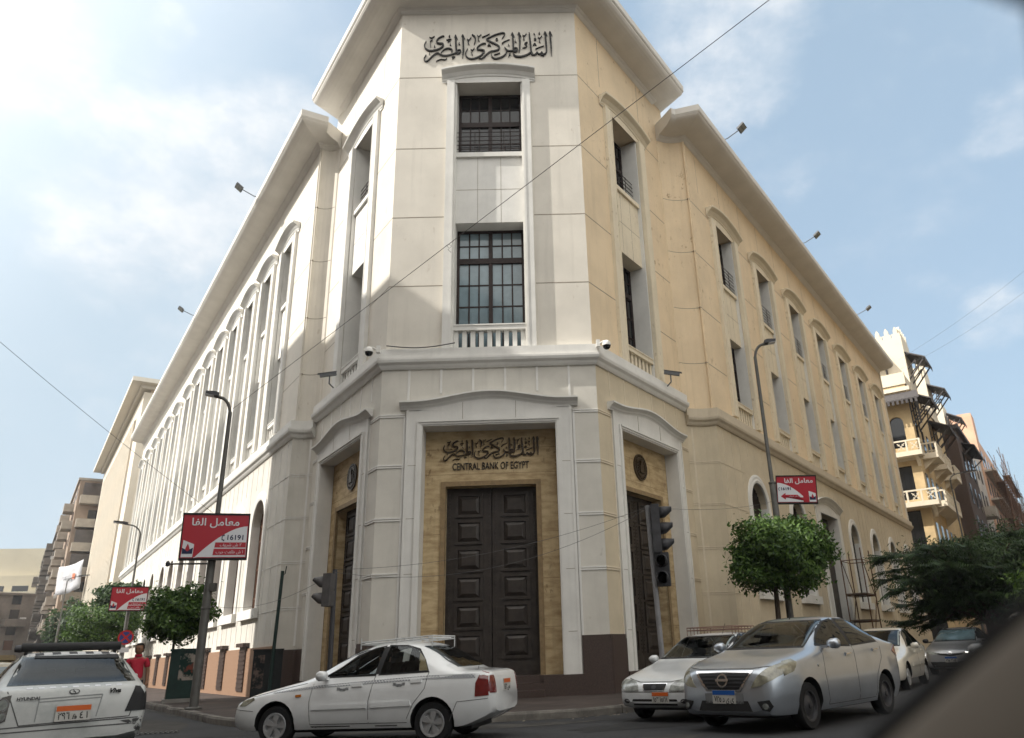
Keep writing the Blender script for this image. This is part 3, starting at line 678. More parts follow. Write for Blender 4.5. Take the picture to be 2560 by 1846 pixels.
# ---- calligraphy: brush strokes traced as centre line + width, built as raised strips
ST = [
 ([(2108, 140), (2112, 250), (2117, 380), (2118, 520)], [30, 40, 36, 6]), ([(2140, 205), (2110, 138), (2092, 168)], [3, 16, 10]),
 ([(2030, 145), (2038, 280), (2044, 400), (2040, 455), (2018, 488), (1985, 490)], [30, 40, 38, 30, 26, 22]), ([(2062, 205), (2032, 140), (2012, 170)], [3, 16, 10]),
 ([(1985, 490), (1968, 460), (1945, 488), (1915, 485), (1895, 462), (1872, 492), (1835, 500), (1808, 470), (1795, 330), (1780, 150)], [22, 20, 26, 24, 20, 26, 24, 36, 40, 26]),
 ([(1835, 500), (1800, 462), (1740, 498), (1650, 524), (1570, 520), (1532, 494), (1526, 455)], [20, 26, 30, 32, 34, 28, 8]),
 ([(1752, 300), (1706, 325), (1738, 350), (1722, 380), (1668, 394)], [14, 24, 22, 18, 6]),
 ([(1836, 352), (1862, 330), (1888, 352)], [6, 40, 6]), ([(1950, 518), (1975, 498), (2000, 524)], [6, 38, 6]), ([(1870, 412), (1935, 384), (2005, 362)], [12, 12, 4]),
 ([(1850, 160), (1870, 185), (1872, 235), (1888, 262), (1866, 276), (1856, 252), (1876, 244)], [4, 10, 9, 9, 9, 9, 6]),
 ([(1915, 225), (1945, 240), (1980, 200)], [14, 12, 5]), ([(1945, 240), (1935, 285), (1950, 312)], [8, 14, 6]), ([(1945, 145), (1932, 165), (1950, 178)], [7, 12, 4]),
 ([(1675, 185), (1705, 200), (1738, 160)], [12, 14, 5]), ([(1705, 200), (1688, 240), (1704, 268)], [8, 14, 5]),
 ([(1618, 150), (1630, 280), (1624, 400), (1616, 455)], [30, 40, 32, 5]), ([(1650, 212), (1620, 145), (1602, 175)], [3, 16, 10]),
 ([(1516, 152), (1524, 280), (1528, 400), (1545, 440), (1580, 430), (1588, 398), (1560, 386), (1540, 402)], [30, 40, 40, 44, 34, 26, 22, 20]), ([(1545, 212), (1516, 145), (1500, 178)], [3, 16, 10]),
 ([(1540, 430), (1495, 432), (1448, 430), (1410, 402), (1390, 372)], [30, 28, 26, 24, 8]), ([(1408, 398), (1420, 450), (1388, 500), (1310, 540), (1235, 548), (1192, 515), (1188, 468)], [18, 26, 28, 28, 26, 20, 8]),
 ([(1350, 238), (1392, 180), (1390, 150), (1340, 148), (1250, 172), (1165, 212), (1112, 246), (1170, 282), (1262, 328), (1308, 366), (1296, 412)], [4, 10, 22, 26, 24, 22, 28, 30, 30, 30, 28]),
 ([(1296, 412), (1230, 428), (1165, 440), (1110, 482), (1060, 530), (1020, 548), (985, 528)], [28, 26, 26, 26, 24, 20, 6]),
 ([(1126, 352), (1150, 330), (1176, 354)], [6, 42, 6]),
 ([(1100, 312), (1060, 308), (995, 340), (962, 386), (985, 404), (1058, 412), (1070, 440), (1020, 498), (930, 540), (850, 544), (798, 508), (788, 450), (815, 388)], [10, 22, 24, 26, 30, 30, 30, 28, 28, 26, 24, 18, 4]),
 ([(1255, 240), (1275, 232), (1285, 256), (1265, 270), (1252, 250)], [9, 9, 9, 9, 7]), ([(1040, 212), (1100, 186), (1158, 160)], [12, 12, 5]), ([(1350, 310), (1390, 285), (1470, 252)], [14, 14, 5]), ([(1350, 310), (1368, 322)], [10, 4]),
 ([(1225, 492), (1270, 478), (1318, 462)], [12, 12, 5]), ([(882, 165), (925, 200), (935, 260), (915, 322)], [20, 32, 26, 4]),
 ([(805, 235), (835, 250), (870, 205)], [12, 14, 5]), ([(835, 250), (820, 290), (840, 322)], [8, 14, 5]), ([(862, 400), (892, 412), (922, 378)], [10, 12, 4]), ([(892, 412), (876, 455), (892, 490)], [7, 13, 5]),
 ([(962, 175), (990, 195), (1025, 165)], [10, 12, 4]), ([(990, 195), (980, 245), (998, 276)], [7, 14, 5]), ([(1455, 325), (1452, 345), (1468, 355)], [6, 14, 4]), ([(1560, 262), (1556, 288), (1578, 298)], [6, 14, 4]),
 ([(1455, 490), (1470, 478), (1482, 490), (1462, 502), (1450, 530)], [5, 9, 7, 6, 4]),
 ([(736, 170), (746, 300), (748, 420), (738, 532)], [30, 40, 34, 5]), ([(770, 232), (738, 165), (720, 195)], [3, 16, 10]),
 ([(625, 175), (632, 300), (640, 410), (655, 455), (690, 448), (706, 414), (680, 402), (650, 420)], [30, 40, 40, 42, 32, 24, 22, 20]), ([(655, 235), (625, 170), (610, 200)], [3, 16, 10]),
 ([(650, 448), (600, 462), (530, 482), (450, 488), (395, 470), (355, 446), (300, 470), (245, 520), (200, 565), (160, 570), (142, 530), (175, 470)], [28, 24, 24, 24, 24, 24, 24, 24, 22, 18, 14, 4]),
 ([(400, 448), (440, 402), (490, 378), (545, 380), (575, 404), (568, 436)], [6, 18, 22, 24, 24, 16]),
 ([(448, 182), (410, 184), (352, 222), (330, 268), (360, 292), (425, 300), (432, 332), (390, 372), (300, 402), (215, 404), (160, 372), (142, 320), (168, 258)], [12, 24, 24, 26, 30, 30, 30, 28, 28, 28, 26, 20, 4]),
 ([(216, 195), (250, 208), (295, 182)], [10, 13, 4]), ([(250, 208), (262, 240), (230, 265), (240, 350)], [9, 12, 12, 3]), ([(300, 325), (296, 345), (312, 352)], [6, 12, 4]), ([(480, 245), (520, 236), (562, 232)], [12, 12, 4]), ([(500, 270), (545, 262)], [8, 4]),
 ([(535, 168), (522, 190), (540, 202)], [6, 12, 4]), ([(545, 298), (540, 322), (558, 330)], [6, 12, 4]), ([(685, 288), (676, 312), (696, 322)], [6, 12, 4]), ([(330, 575), (400, 545), (470, 552), (495, 530)], [8, 10, 12, 4]), ([(570, 515), (600, 508), (620, 512), (580, 545)], [6, 9, 9, 3]), ([(225, 440), (222, 470)], [10, 4]),
]
def calligraphy(name, W_, H_, m, parent, mw, depth, skip=None, thin=1.0):
    """ST lives in a 2140-140 by 130-580 box; scaled to W_ x H_ centred on the origin in the XZ plane"""
    mb = MB(); fx = W_ / 2000; fz = H_ / 450
    for si, (pts, wd) in enumerate(ST):
        P = [Vector(p) for p in pts]; Q = []; WD = []
        for i in range(len(P) - 1):
            p0 = P[max(i - 1, 0)]; p1 = P[i]; p2 = P[i + 1]; p3 = P[min(i + 2, len(P) - 1)]
            for k in range(6):
                t = k / 6
                Q.append(.5 * ((2 * p1) + (p2 - p0) * t + (2 * p0 - 5 * p1 + 4 * p2 - p3) * t * t + (3 * p1 - p0 - 3 * p2 + p3) * t ** 3)); WD.append(wd[i] + (wd[i + 1] - wd[i]) * t)
        Q.append(P[-1]); WD.append(wd[-1])
        d = depth + .0007 * (si % 7); vs = []
        for i, q in enumerate(Q):
            t = (Q[min(i + 1, len(Q) - 1)] - Q[max(i - 1, 0)]).normalized(); nn = Vector((-t.y, t.x)) * max(WD[i] * thin, 7) / 2
            for e in (q + nn, q - nn):
                x = (e.x - 1140) * fx; z = -(e.y - 355) * fz
                vs += [(x, -d, z), (x, .01, z)]
        n = len(Q)
        fs = []
        for i in range(n - 1):
            a = i * 4; b = a + 4
            fs += [(a, a + 2, b + 2, b), (a, b, b + 1, a + 1), (a + 2, a + 3, b + 3, b + 2)]
        fs += [(0, 1, 3, 2), (4 * n - 4, 4 * n - 2, 4 * n - 1, 4 * n - 3)]
        mb.add(vs, fs)
    return link(name, mb.mesh(name, m), parent, mw)
calligraphy('facade_lettering', 4.27, 1.21, M_letter, bank, inv @ T3(-1.466, D + U - .002, 20.11), .05, thin=.70)
calligraphy('door_lettering', 2.62, .62, mat('bronze door lettering', (.05, .035, .022), .45, metal=.4), bank, inv @ T3(-1.45, D + .549, 6.44), .05, thin=1.05)
text('door_lettering', 'CENTRAL BANK OF EGYPT', .28, M_letter, bank, inv @ T3(-1.47, D + .535, 5.95), .015, width=2.08)
# ------------------------------------------------------------------ ground
def pave_mat(name, c1, c2, mort, scale, bw=.5, rh=.25):
    m = mat(name, c1, .85); t = m.node_tree; b = t.nodes['Principled BSDF']
    tcn = t.nodes.new('ShaderNodeTexCoord'); mp = t.nodes.new('ShaderNodeMapping'); mp.inputs['Rotation'].default_value[2] = .6
    t.links.new(tcn.outputs['Object'], mp.inputs[0])
    br = t.nodes.new('ShaderNodeTexBrick'); t.links.new(mp.outputs[0], br.inputs[0]); br.inputs['Scale'].default_value = scale
    br.inputs['Color1'].default_value = (*c1, 1); br.inputs['Color2'].default_value = (*c2, 1); br.inputs['Mortar'].default_value = (*mort, 1)
    br.inputs['Mortar Size'].default_value = .012; br.inputs['Brick Width'].default_value = bw; br.inputs['Row Height'].default_value = rh; br.offset = 0
    nz = t.nodes.new('ShaderNodeTexNoise'); nz.inputs['Scale'].default_value = .9; nz.inputs['Detail'].default_value = 7; t.links.new(tcn.outputs['Object'], nz.inputs['Vector'])
    mx = t.nodes.new('ShaderNodeMixRGB'); mx.blend_type = 'MULTIPLY'; mx.inputs[0].default_value = .65
    rp = t.nodes.new('ShaderNodeMapRange'); t.links.new(nz.outputs['Fac'], rp.inputs[0]); rp.inputs[1].default_value = .3; rp.inputs[2].default_value = .7; rp.inputs[3].default_value = .35; rp.inputs[4].default_value = 1.1
    t.links.new(br.outputs[0], mx.inputs[1]); t.links.new(rp.outputs[0], mx.inputs[2]); t.links.new(mx.outputs[0], b.inputs['Base Color'])
    return m
M_asph = mat('worn asphalt', (0.034, 0.034, 0.036), 0.82, col2=(0.017, 0.017, 0.019), vs=.45, bump=.35, bs=140, spec=.35)
M_pave = pave_mat('brown paving tiles', (.075, .056, .048), (.055, .042, .037), (.028, .023, .021), 1.7)
M_kerb = mat('kerb stone', (.20, .185, .165), .9, var=.5, vs=3)
M_conc = mat('concrete', (.30, .29, .27), .9, var=.3, vs=2)
g = MB(); g.quad((-420, -260, 0), (420, -260, 0), (420, 700, 0), (-420, 700, 0)); struct(g.build('road', M_asph))
def off(Q, d, n, o, s): return Q + n * o + d * s
KP = [off(QL, dL, nL, 2.9, s) for s in (140, 60, 20, 0, -4, -7.0)] + [Vector(p) for p in ((-5.95, 16.0, 0), (-5.3, 15.45, 0), (-4.4, 15.05, 0), (-3, 14.83, 0), (-1.23, 14.82, 0), (.5, 15.12, 0), (1.35, 15.75, 0), (2.6, 16.6, 0), (4.4, 18.0, 0))] + [off(QR, dR, nR, 2.5, s) for s in (-4, 0, 20, 60, 140)]
g = MB(); rk = random.Random(5); ks = []
for p, q in zip(KP, KP[1:]):
    n_ = max(1, int((q - p).length / .95)); ks += [p.lerp(q, i / n_) for i in range(n_)]
ks.append(KP[-1])
for p, q in zip(ks, ks[1:]):
    if max(p.length, q.length) > 70 and rk.random() < .0: continue
    d_ = (q - p).normalized(); dz = rk.uniform(-.012, .012); e_ = rk.uniform(-.012, .012); n2_ = Vector((d_.y, -d_.x, 0)) * e_; c1_, c2_ = p + d_ * .008 + n2_, q - d_ * .008 + n2_; ch = rk.uniform(.01, .035)
    g.sweep([(c1_.x, c1_.y), (c2_.x, c2_.y)], [(-.16, -.02), (0, -.02), (0, .12 + dz - ch * .5), (-ch, .15 + dz), (-.16, .15 + dz)])
struct(g.build('kerb', M_kerb))
g = MB(); pin = [(p + (Vector((0, 21, 0)) - p).normalized() * .15) for p in KP]
g.add([(p.x, p.y, .146) for p in pin] + [(p.x, p.y, .146) for p in (off(QR, dR, nR, -1, 140), RR + Vector((0, 1, 0)), PR + Vector((0, 2, 0)), PL + Vector((0, 2, 0)), RL + Vector((0, 1, 0)), off(QL, dL, nL, -1, 140))], [list(range(len(pin) + 6))])
bmx = bmesh.new(); me = g.mesh('pavement', M_pave, recalc=False); bmx.from_mesh(me); bmesh.ops.triangulate(bmx, faces=bmx.faces); bmesh.ops.recalc_face_normals(bmx, faces=bmx.faces); bmx.to_mesh(me); bmx.free()
struct(link('pavement', me))
for nm, Q_, d_, n_, oo, a, b in (('pavement', QL, dL, nL, 13.5, -30, 170), ('pavement', QR, dR, nR, 13.5, -30, 170)):
    g = MB(); p = [off(Q_, d_, n_, o_, s_) for o_, s_ in ((oo, a), (oo, b), (oo + 3.4, b), (oo + 3.4, a))]
    g.zprism([(q.x, q.y) for q in p], -.02, .15); struct(g.build(nm, M_conc))
M_patch = mat('asphalt patch', (0.022, 0.022, 0.023), 0.75, var=.4, vs=1.5, bump=.3, bs=120); M_patch2 = mat('dusty asphalt', (0.058, 0.054, 0.049), 0.9, var=.5, vs=2.2, bump=.3, bs=120)
rr = random.Random(12)
def patch_poly(cx, cy, rx, ry, a, z, m):
    g = MB(); pts = []
    for k in range(14):
        q = 2 * math.pi * k / 14; r_ = 1 + rr.uniform(-.22, .22); x, y = rx * r_ * math.cos(q), ry * r_ * math.sin(q); pts.append((cx + x * math.cos(a) - y * math.sin(a), cy + x * math.sin(a) + y * math.cos(a), z))
    g.add(pts, [list(range(14))]); struct(g.build('road_patch', m))
for v_ in ((-5.6, 14.6, 1.6, .45, .2, 0), (-1.5, 13.9, 2.6, .35, .12, 1), (1.5, 13.2, 1.4, .6, .5, 0), (-8.2, 17.5, 2.2, .5, 2.1, 1), (5.5, 11.0, 1.6, .8, .8, 0), (-3.4, 10.2, 2.2, .7, .1, 0), (0.6, 10.8, 1.5, .5, .2, 1), (-10.5, 22.6, 2.6, .25, 2.15, 1)): patch_poly(*v_[:5], .004, (M_patch, M_patch2)[v_[5]])
g = MB()
for k in range(60):
    s_ = rr.uniform(0, 1); i_ = rr.randrange(6, 14); p = KP[i_].lerp(KP[i_ + 1], s_); n_ = Vector((0, -1, 0)); q = p + n_ * rr.uniform(.03, .35); e_ = rr.uniform(.015, .05)
    g.add([(q.x, q.y, .003), (q.x + e_, q.y + e_ * .3, .003), (q.x + e_ * .8, q.y + e_, .006 + e_ * .3), (q.x - e_ * .2, q.y + e_ * .7, .003)], [(0, 1, 2, 3), (0, 2, 3)])
o = g.build('gutter_litter', mat('dust and litter', (.16, .14, .11), .95, island=.6)); struct(o, 'stuff'); tag(o, 'scraps of litter and grit lying in the gutter along the kerb', 'litter')
# drain grating and worn patches on the road
g = MB(frame((-7.6, 15.3), (0.96, .28)))
g.box(-.75, .75, -.14, .14, .004, .012)
for k in range(18): g.box(-.72 + k * .083, -.685 + k * .083, -.12, .12, .012, .03)
tag(g.build('drain_grating', mat('worn iron', (.10, .10, .10), .6, metal=.5)), 'long iron drain grating set in the road by the kerb', 'drain grating')

# ------------------------------------------------------------------ neighbours
M_ann = mat('ivory annex stone', (.66, .60, .50), .85, var=.08, vs=.8, streak=.15)
M_annd = mat('annex recess', (.46, .36, .26), .8, var=.1, vs=.8)
def building(name, label, loc): return thing(name, label, 'building', loc)
an = building('annex_building', 'ivory annex with a row of tall narrow vertical fins under a broad flat eave', off(QL, dL, nL, 0, 78))
g = MB(WL); g.box(-98.5, -57, .55, 18, 0, 27.6); g.build('wall', M_annd, an)
g = MB(WL)
g.box(-61, -57, 0, .54, 0, 27.0); g.box(-98.5, -96.5, 0, .54, 0, 27.0); g.box(-96.5, -61, 0, .54, 0, 4.2); g.box(-96.5, -61, 0, .54, 25.4, 27.0)
g.box(-57.0, -56.97, .54, 18, 0, 27.0)
g.build('front_wall', M_ann, an)
g = MB(WL); n = 24
for i in range(1, n): x = -96.5 + 35.5 * i / n; g.box(x - .30, x + .30, -.12, .54, 4.2, 25.4)
g.build('fin', M_ann, an)
g = MB(WL); g.box(-100, -55.6, -1.3, 18.5, 27.62, 28.05); g.box(-99, -56.6, -.4, 18, 27.3, 27.62); g.build('eave', mat('annex eave', (.64, .60, .52), .85, var=.06), an)
g = MB(WL)
for i in range(n):
    x = -96.5 + 35.5 * (i + .5) / n
    for z in (5, 9.2, 13.4, 17.6, 21.8): g.box(x - .38, x + .38, .50, .548, z, z + 2.4)
g.build('window_strip', M_glass, an)

M_apt = mat('dusty apartment render', (.40, .345, .285), .9, var=.25, vs=.5, streak=.5)
M_apt2 = mat('sooty apartment render', (.20, .175, .15), .9, var=.4, vs=.5, streak=.6)
M_apt3 = mat('tan side wall', (.33, .25, .19), .9, var=.2, vs=.6, streak=.4)
M_slab = mat('balcony concrete', (.38, .34, .29), .9, var=.25, vs=1, streak=.4)
M_ac = mat('white air conditioner', (.6, .6, .58), .6, var=.2)
def apartment(name, label, F, x0, x1, y0, y1, H, floors, wm, bm, ncol, side=True, z00=3.6, stag=True):
    t = building(name, label, F @ Vector(((x0 + x1) / 2, (y0 + y1) / 2, 0)))
    g = MB(F); g.box(x0, x1, y0, y1, 0, H); g.build('wall', wm, t)
    g = MB(F); g.box(x0 - .1, x1 + .1, y0 - .25, y1, H, H + .35)
    g.box(x0 + 1, x0 + 4, y0 + 2, y0 + 6, H + .35, H + 3.0); g.build('roof', bm, t)
    fh = (H - z00) / floors
    wn = MB(F); wn.box(-.6, .6, -.03, .02, 0, 1.45)
    bal = MB(); bal.box(-1.6, 1.6, -1.25, 0, -.18, 0); bal.box(-1.6, 1.6, -1.25, -1.15, 0, .95); bal.box(-1.6, -1.5, -1.15, 0, 0, .95); bal.box(1.5, 1.6, -1.15, 0, 0, .95)
    bme = bal.mesh('balcony', bm)
    w = MB(); w.box(-.65, .65, -.06, .02, 0, 1.5); wme = w.mesh('window', M_dglass)
    s = MB(); s.box(-.6, .6, -.09, -.03, .02, 1.48); sme = s.mesh('shutter', M_shut)
    a = MB(); a.box(-.4, .4, -.4, -.05, 0, .55); a.box(-.25, .25, -.41, -.4, .05, .5); ame = a.mesh('air_conditioner', M_ac)
    inv_ = parent_world(t).inverted()
    nb = 0; nw = 0
    faces = [(F, x0, x1, y0)]
    if side: faces.append((F @ T3(x1, y0, 0) @ RZ(R(90)), 0, min(y1 - y0, 9), 0))
    for fi, (FF_, a0, a1, yy) in enumerate(faces):
        nc = ncol if fi == 0 else 2
        for f in range(floors):
            z = z00 + f * fh
            for c in range(nc):
                x = a0 + (a1 - a0) * (c + .5) / nc
                if nw < 98:
                    o = link('window', wme, t, inv_ @ FF_ @ T3(x, yy, z + .9)); nw += 1
                    if (f * 3 + c * 5) % 4 == 0: link('shutter', sme, o, ID)
                if nb < 60 and ((c + (f if stag else 0)) % 2 == 0 or fi == 1): link('balcony', bme, t, inv_ @ FF_ @ T3(x, yy, z)); nb += 1
                if (f * 7 + c * 3) % 5 == 1: link('air_conditioner', ame, t, inv_ @ FF_ @ T3(x + 1.3, yy, z + .7))
    return t
ap = apartment('apartment_building', 'dusty brown apartment block with glazed balconies beyond the ivory annex', WL, -132, -100.5, -2.6, 12, 26.5, 7, M_apt3, M_slab, 6)
inv_ = parent_world(ap).inverted()
for f in range(7):                                    # the glazed boxes on the end wall facing the camera
    z = 3.6 + f * 3.27
    g = MB(WL); g.box(-100.48, -98.9, -2.3, 3.0, z - .2, z + .95); g.build('balcony', M_slab, ap)
    if f in (3, 4, 6): g = MB(WL); g.box(-100.4, -99.0, -2.1, 2.9, z + .97, z + 2.7); g.build('balcony_glazing', mat('brown balcony glazing', (.07, .055, .05), .15, var=.5, vs=1.2, spec=.6), ap)
    if f in (5, 6): g = MB(WL); g.box(-99.9, -99.1, 3.1, 3.9, z + .4, z + 1.1); g.build('air_conditioner', M_ac, ap)
apartment('apartment_building', 'sooty grey apartment block with stacked balconies behind the brown block', WL, -168, -133, -3.4, 12, 24.5, 7, M_apt2, M_apt2, 8)
apartment('apartment_building', 'low sooty block at the far end of the left street', WL, -215, -170, -4.2, 12, 22, 6, M_apt2, M_apt2, 8)
# banner on the brown block
b = thing('banner', 'sagging white cloth banner hung from the brown apartment block', 'banner', off(QL, dL, nL, 2.2, 96))
g = MB(); nx = 10
P0 = off(QL, dL, nL, 3.2, 98) + Vector((0, 0, 14.2)); P1 = off(QL, dL, nL, .9, 92) + Vector((0, 0, 14.6))
vs = []
for j in range(6):
    for i in range(nx + 1):
        p = P0.lerp(P1, i / nx); vs.append((p.x + .12 * math.sin(i * 1.3), p.y - .12 * math.sin(i * 1.3 + j), p.z - j * .72 - .25 * math.sin(math.pi * i / nx)))
g.add(vs, [(j * (nx + 1) + i, j * (nx + 1) + i + 1, (j + 1) * (nx + 1) + i + 1, (j + 1) * (nx + 1) + i) for j in range(5) for i in range(nx)])
o = g.build('cloth', mat('white banner cloth', (.50, .50, .52), .8, var=.15, vs=2), b, smooth=180); md = o.modifiers.new('thickness', 'SOLIDIFY'); md.thickness = .02
g = MB(); pm = P0.lerp(P1, .78); g.F = frame((pm.x, pm.y), (P1.x - P0.x, P1.y - P0.y)) @ T3(0, -.2, pm.z - 1.9); g.box(-.35, .35, -.06, -.04, -.35, .35); g.k = 1
for k in range(5): g.box(-3.1 + k * .5, -2.75 + k * .5, -.06, -.04, -.2, .15)
g.build('print', [mat('faded orange print', (.55, .16, .08), .8), mat('faded grey print', (.38, .38, .40), .8)], b)

# far left: stepped beige office block with a flaring top, dark old block, trees
FB = frame((-104, 172), (1, .18))
be = building('office_building', 'stepped beige office block with flared blank top far down the left street', (-116, 178, 0))
M_bei = mat('beige office concrete', (.52, .47, .36), .9, var=.1, vs=.2, streak=.2)
g = MB(FB)
g.box(-60, -4, 4, 30, 0, 21.3); g.prism([(-60, 20.6), (-3.2, 20.6), (-1.2, 27.4), (-60, 27.4)], 6, 28)
g.build('wall', M_bei, be)
g = MB(FB)
for z, x1 in ((3, 4), (6.4, 4), (9.8, 4), (13.2, 3), (16.2, -3)):
    g.box(-60, x1, 1.5, 4, z, z + 1.5)
g.box(-60, 4, 4, 30, 0, 16)
g.build('terrace', M_bei, be)
g = MB(FB)
for z in (1.6, 5.0, 8.4, 11.8, 14.9, 17.9):
    for k in range(12): x = -56 + k * 4.8; g.box(x, x + 3.2, 3.9 if z < 16 else 3.93, 4.05, z, z + 1.2)
g.build('window_band', M_dglass, be)
apartment('apartment_building', 'dark weathered old block at the left edge beyond the trees', frame((-97.0, 112), (.55, .835)), -4, 22, -2, 12, 12.8, 4, M_apt2, M_apt2, 5, side=False)

# right: ornate corner building, brick tower block, pale block, scaffolded pink block
M_orn = mat('cream ornate stone', (.56, .42, .235), .85, var=.25, vs=.9, streak=.35)
M_ornw = mat('white ornate plaster', (.64, .57, .45), .8, var=.06, vs=.8)
M_canopy = mat('dark timber canopy', (.075, .068, .068), .7, var=.4, vs=6)
M_brick = mat('dark red brick', (.085, .055, .043), .9, col2=(.055, .038, .03), vs=6, stretch=(1, 1, 5))
orn = building('ornate_building', 'cream ornate corner block with white balconies, dark timber canopies and crenellated roof', off(QR, dR, nR, -6, 50))
X0, X1, YD = 46.0, 66.0, 15
g = MB(WR); wall(g, WR, X0, X1, 0, 22.2, []); 
WRS = WR @ T3(X0, 0, 0) @ RZ(R(-90))                   # end wall facing the camera: local x runs from the deep corner to the street corner
g.F = WRS
ho = [(-8.6 + 2.75 * k, -6.9 + 2.75 * k, z, z + 3.0, .5) for z in (11.9, 16.0) for k in range(3)]
holes = [(-1.9, -.75, 16.6, 19.4, .5, 1), (-3.35, -2.2, 16.6, 19.4, .5, 1), (-5.6, -4.4, 16.6, 19.4, .5, 1), (-2.4, -.8, 12.1, 15.0, .5), (-5.6, -4.0, 12.1, 15.0, .5), (-2.5, -.8, 7.9, 11.2, .5), (-5.6, -4.0, 7.9, 11.2, .5), (-2.3, -.5, 1.0, 5.6, .5, 1), (-5.2, -3.4, 1.0, 5.6, .5, 1)]
g.F = WRS; wall(g, WRS, -YD, 0, 0, 22.2, holes)
g.build('wall', M_orn, orn, recalc=False)
for h in holes:
    m_ = MB(WRS)
    if len(h) > 5: r = (h[1] - h[0]) / 2; xc = (h[0] + h[1]) / 2; m_.prism([(h[1], h[2])] + [(xc + r * math.cos(math.pi * k / 12), h[3] - r + r * math.sin(math.pi * k / 12)) for k in range(13)] + [(h[0], h[2])], .25, .32)
    else: m_.box(h[0], h[1], .25, .32, h[2], h[3])
    for k in range(1, 4): x = h[0] + (h[1] - h[0]) * k / 4; m_.box(x - .03, x + .03, .2, .25, h[2], h[3] - .5)
    m_.build('shuttered_window', M_dglass, orn)
g = MB(WRS)
for x in (-2.05,): g.lathe([(.16, 16.6), (.11, 16.8), (.10, 18.3), (.17, 18.5), (.17, 18.65)], (x, -.08, 0), 'z', 12)
for z in (21.6, 15.4, 11.5, 6.6): g.box(-YD, .3, -.18, .02, z, z + .35)
g.build('stone_band', M_ornw, orn)
def balcony(t, F, x0, x1, z, d, nm='balcony'):
    g = MB(F); g.box(x0, x1, -d, .05, z - .28, z); g.box(x0, x1, -d, -d + .12, z + .98, z + 1.1); g.box(x0, x1, -d, -d + .12, z, z + .12)
    n = max(1, round((x1 - x0) / 1.1))
    for k in range(n + 1): x = x0 + (x1 - x0 - .14) * k / n; g.box(x, x + .14, -d - .01, -d + .13, z, z + 1.1)
    for k in range(n):
        a = x0 + (x1 - x0) * k / n + .15; c = x0 + (x1 - x0) * (k + 1) / n - .05; mx_ = (a + c) / 2
        for j in range(4):
            q = 2 * math.pi * j / 4 + .78
            g.tube([(mx_, -d + .06, z + .55), (mx_ + .42 * math.cos(q), -d + .06, z + .55 + .42 * math.sin(q))], .035, 5)
            g.tube([(mx_ + .25 * math.cos(q - .4), -d + .06, z + .55 + .25 * math.sin(q - .4)), (mx_ + .25 * math.cos(q + .4), -d + .06, z + .55 + .25 * math.sin(q + .4))], .035, 5)
    for s, x in ((-1, x0), (1, x1 - .12)): g.box(x, x + .12, -d + .12, .05, z + .98, z + 1.1); g.box(x, x + .12, -d + .12, .05, z, z + .2)
    for x in (x0 + .4, x1 - .65):
        g.add([(x, .02, z - .28), (x + .25, .02, z - .28), (x, -d * .8, z - .28), (x + .25, -d * .8, z - .28), (x, .02, z - 1.1), (x + .25, .02, z - 1.1)], [(0, 1, 3, 2), (2, 3, 5, 4), (0, 2, 4), (1, 5, 3), (0, 4, 5, 1)])
    return g.build(nm, M_ornw, t)
balcony(orn, WRS, -6, .4, 15.9, 1.1); balcony(orn, WRS, -7, .9, 11.6, 1.3); balcony(orn, WRS, -7, .9, 7.0, 1.3)
balcony(orn, WR, X0 + 1.2, X0 + 4.6, 15.9, 1.3); balcony(orn, WR, X0 + .3, X0 + 9, 11.6, 1.3); balcony(orn, WR, X0 + .3, X0 + 12, 7.0, 1.3)
balcony(orn, WR, X0 + 7, X0 + 10.5, 15.9, 1.2); balcony(orn, WR, X0 + 13, X0 + 16.5, 15.9, 1.2)
def canopy(t, F, x0, x1, z, d):
    g = MB(F); g.add([(x0, 0, z + 1.0), (x1, 0, z + 1.0), (x1 + .3, -d, z), (x0 - .3, -d, z), (x0, 0, z + .88), (x1, 0, z + .88), (x1 + .3, -d, z - .12), (x0 - .3, -d, z - .12)],
        [(0, 1, 2, 3), (7, 6, 5, 4), (0, 3, 7, 4), (1, 5, 6, 2), (3, 2, 6, 7)])
    n = int((x1 - x0) / .35)
    for k in range(n): x = x0 - .3 + (x1 - x0 + .6) * k / n; g.box(x, x + .2, -d - .02, -d + .02, z - .45, z - .08)
    for x in (x0 + .1, (x0 + x1) / 2, x1 - .1):
        g.tube([(x, -.05, z - 1.9), (x, -d * .9, z - .1)], .07, 6); g.tube([(x, -.03, z - 2.0), (x, -.03, z + .8)], .07, 6)
        g.tube([(x, -.05, z - .9), (x, -d * .5, z - .05)], .05, 6); g.tube([(x, -d * .45, z - 1.0), (x, -d * .5, z - .05)], .04, 6)
    return g.build('canopy', M_canopy, t)
canopy(orn, WRS, -9, .8, 20.5, 1.5); canopy(orn, WR, X0, X0 + 3.4, 20.5, 1.9); canopy(orn, WR, X0 + 10, X0 + 15, 20.2, 1.9)
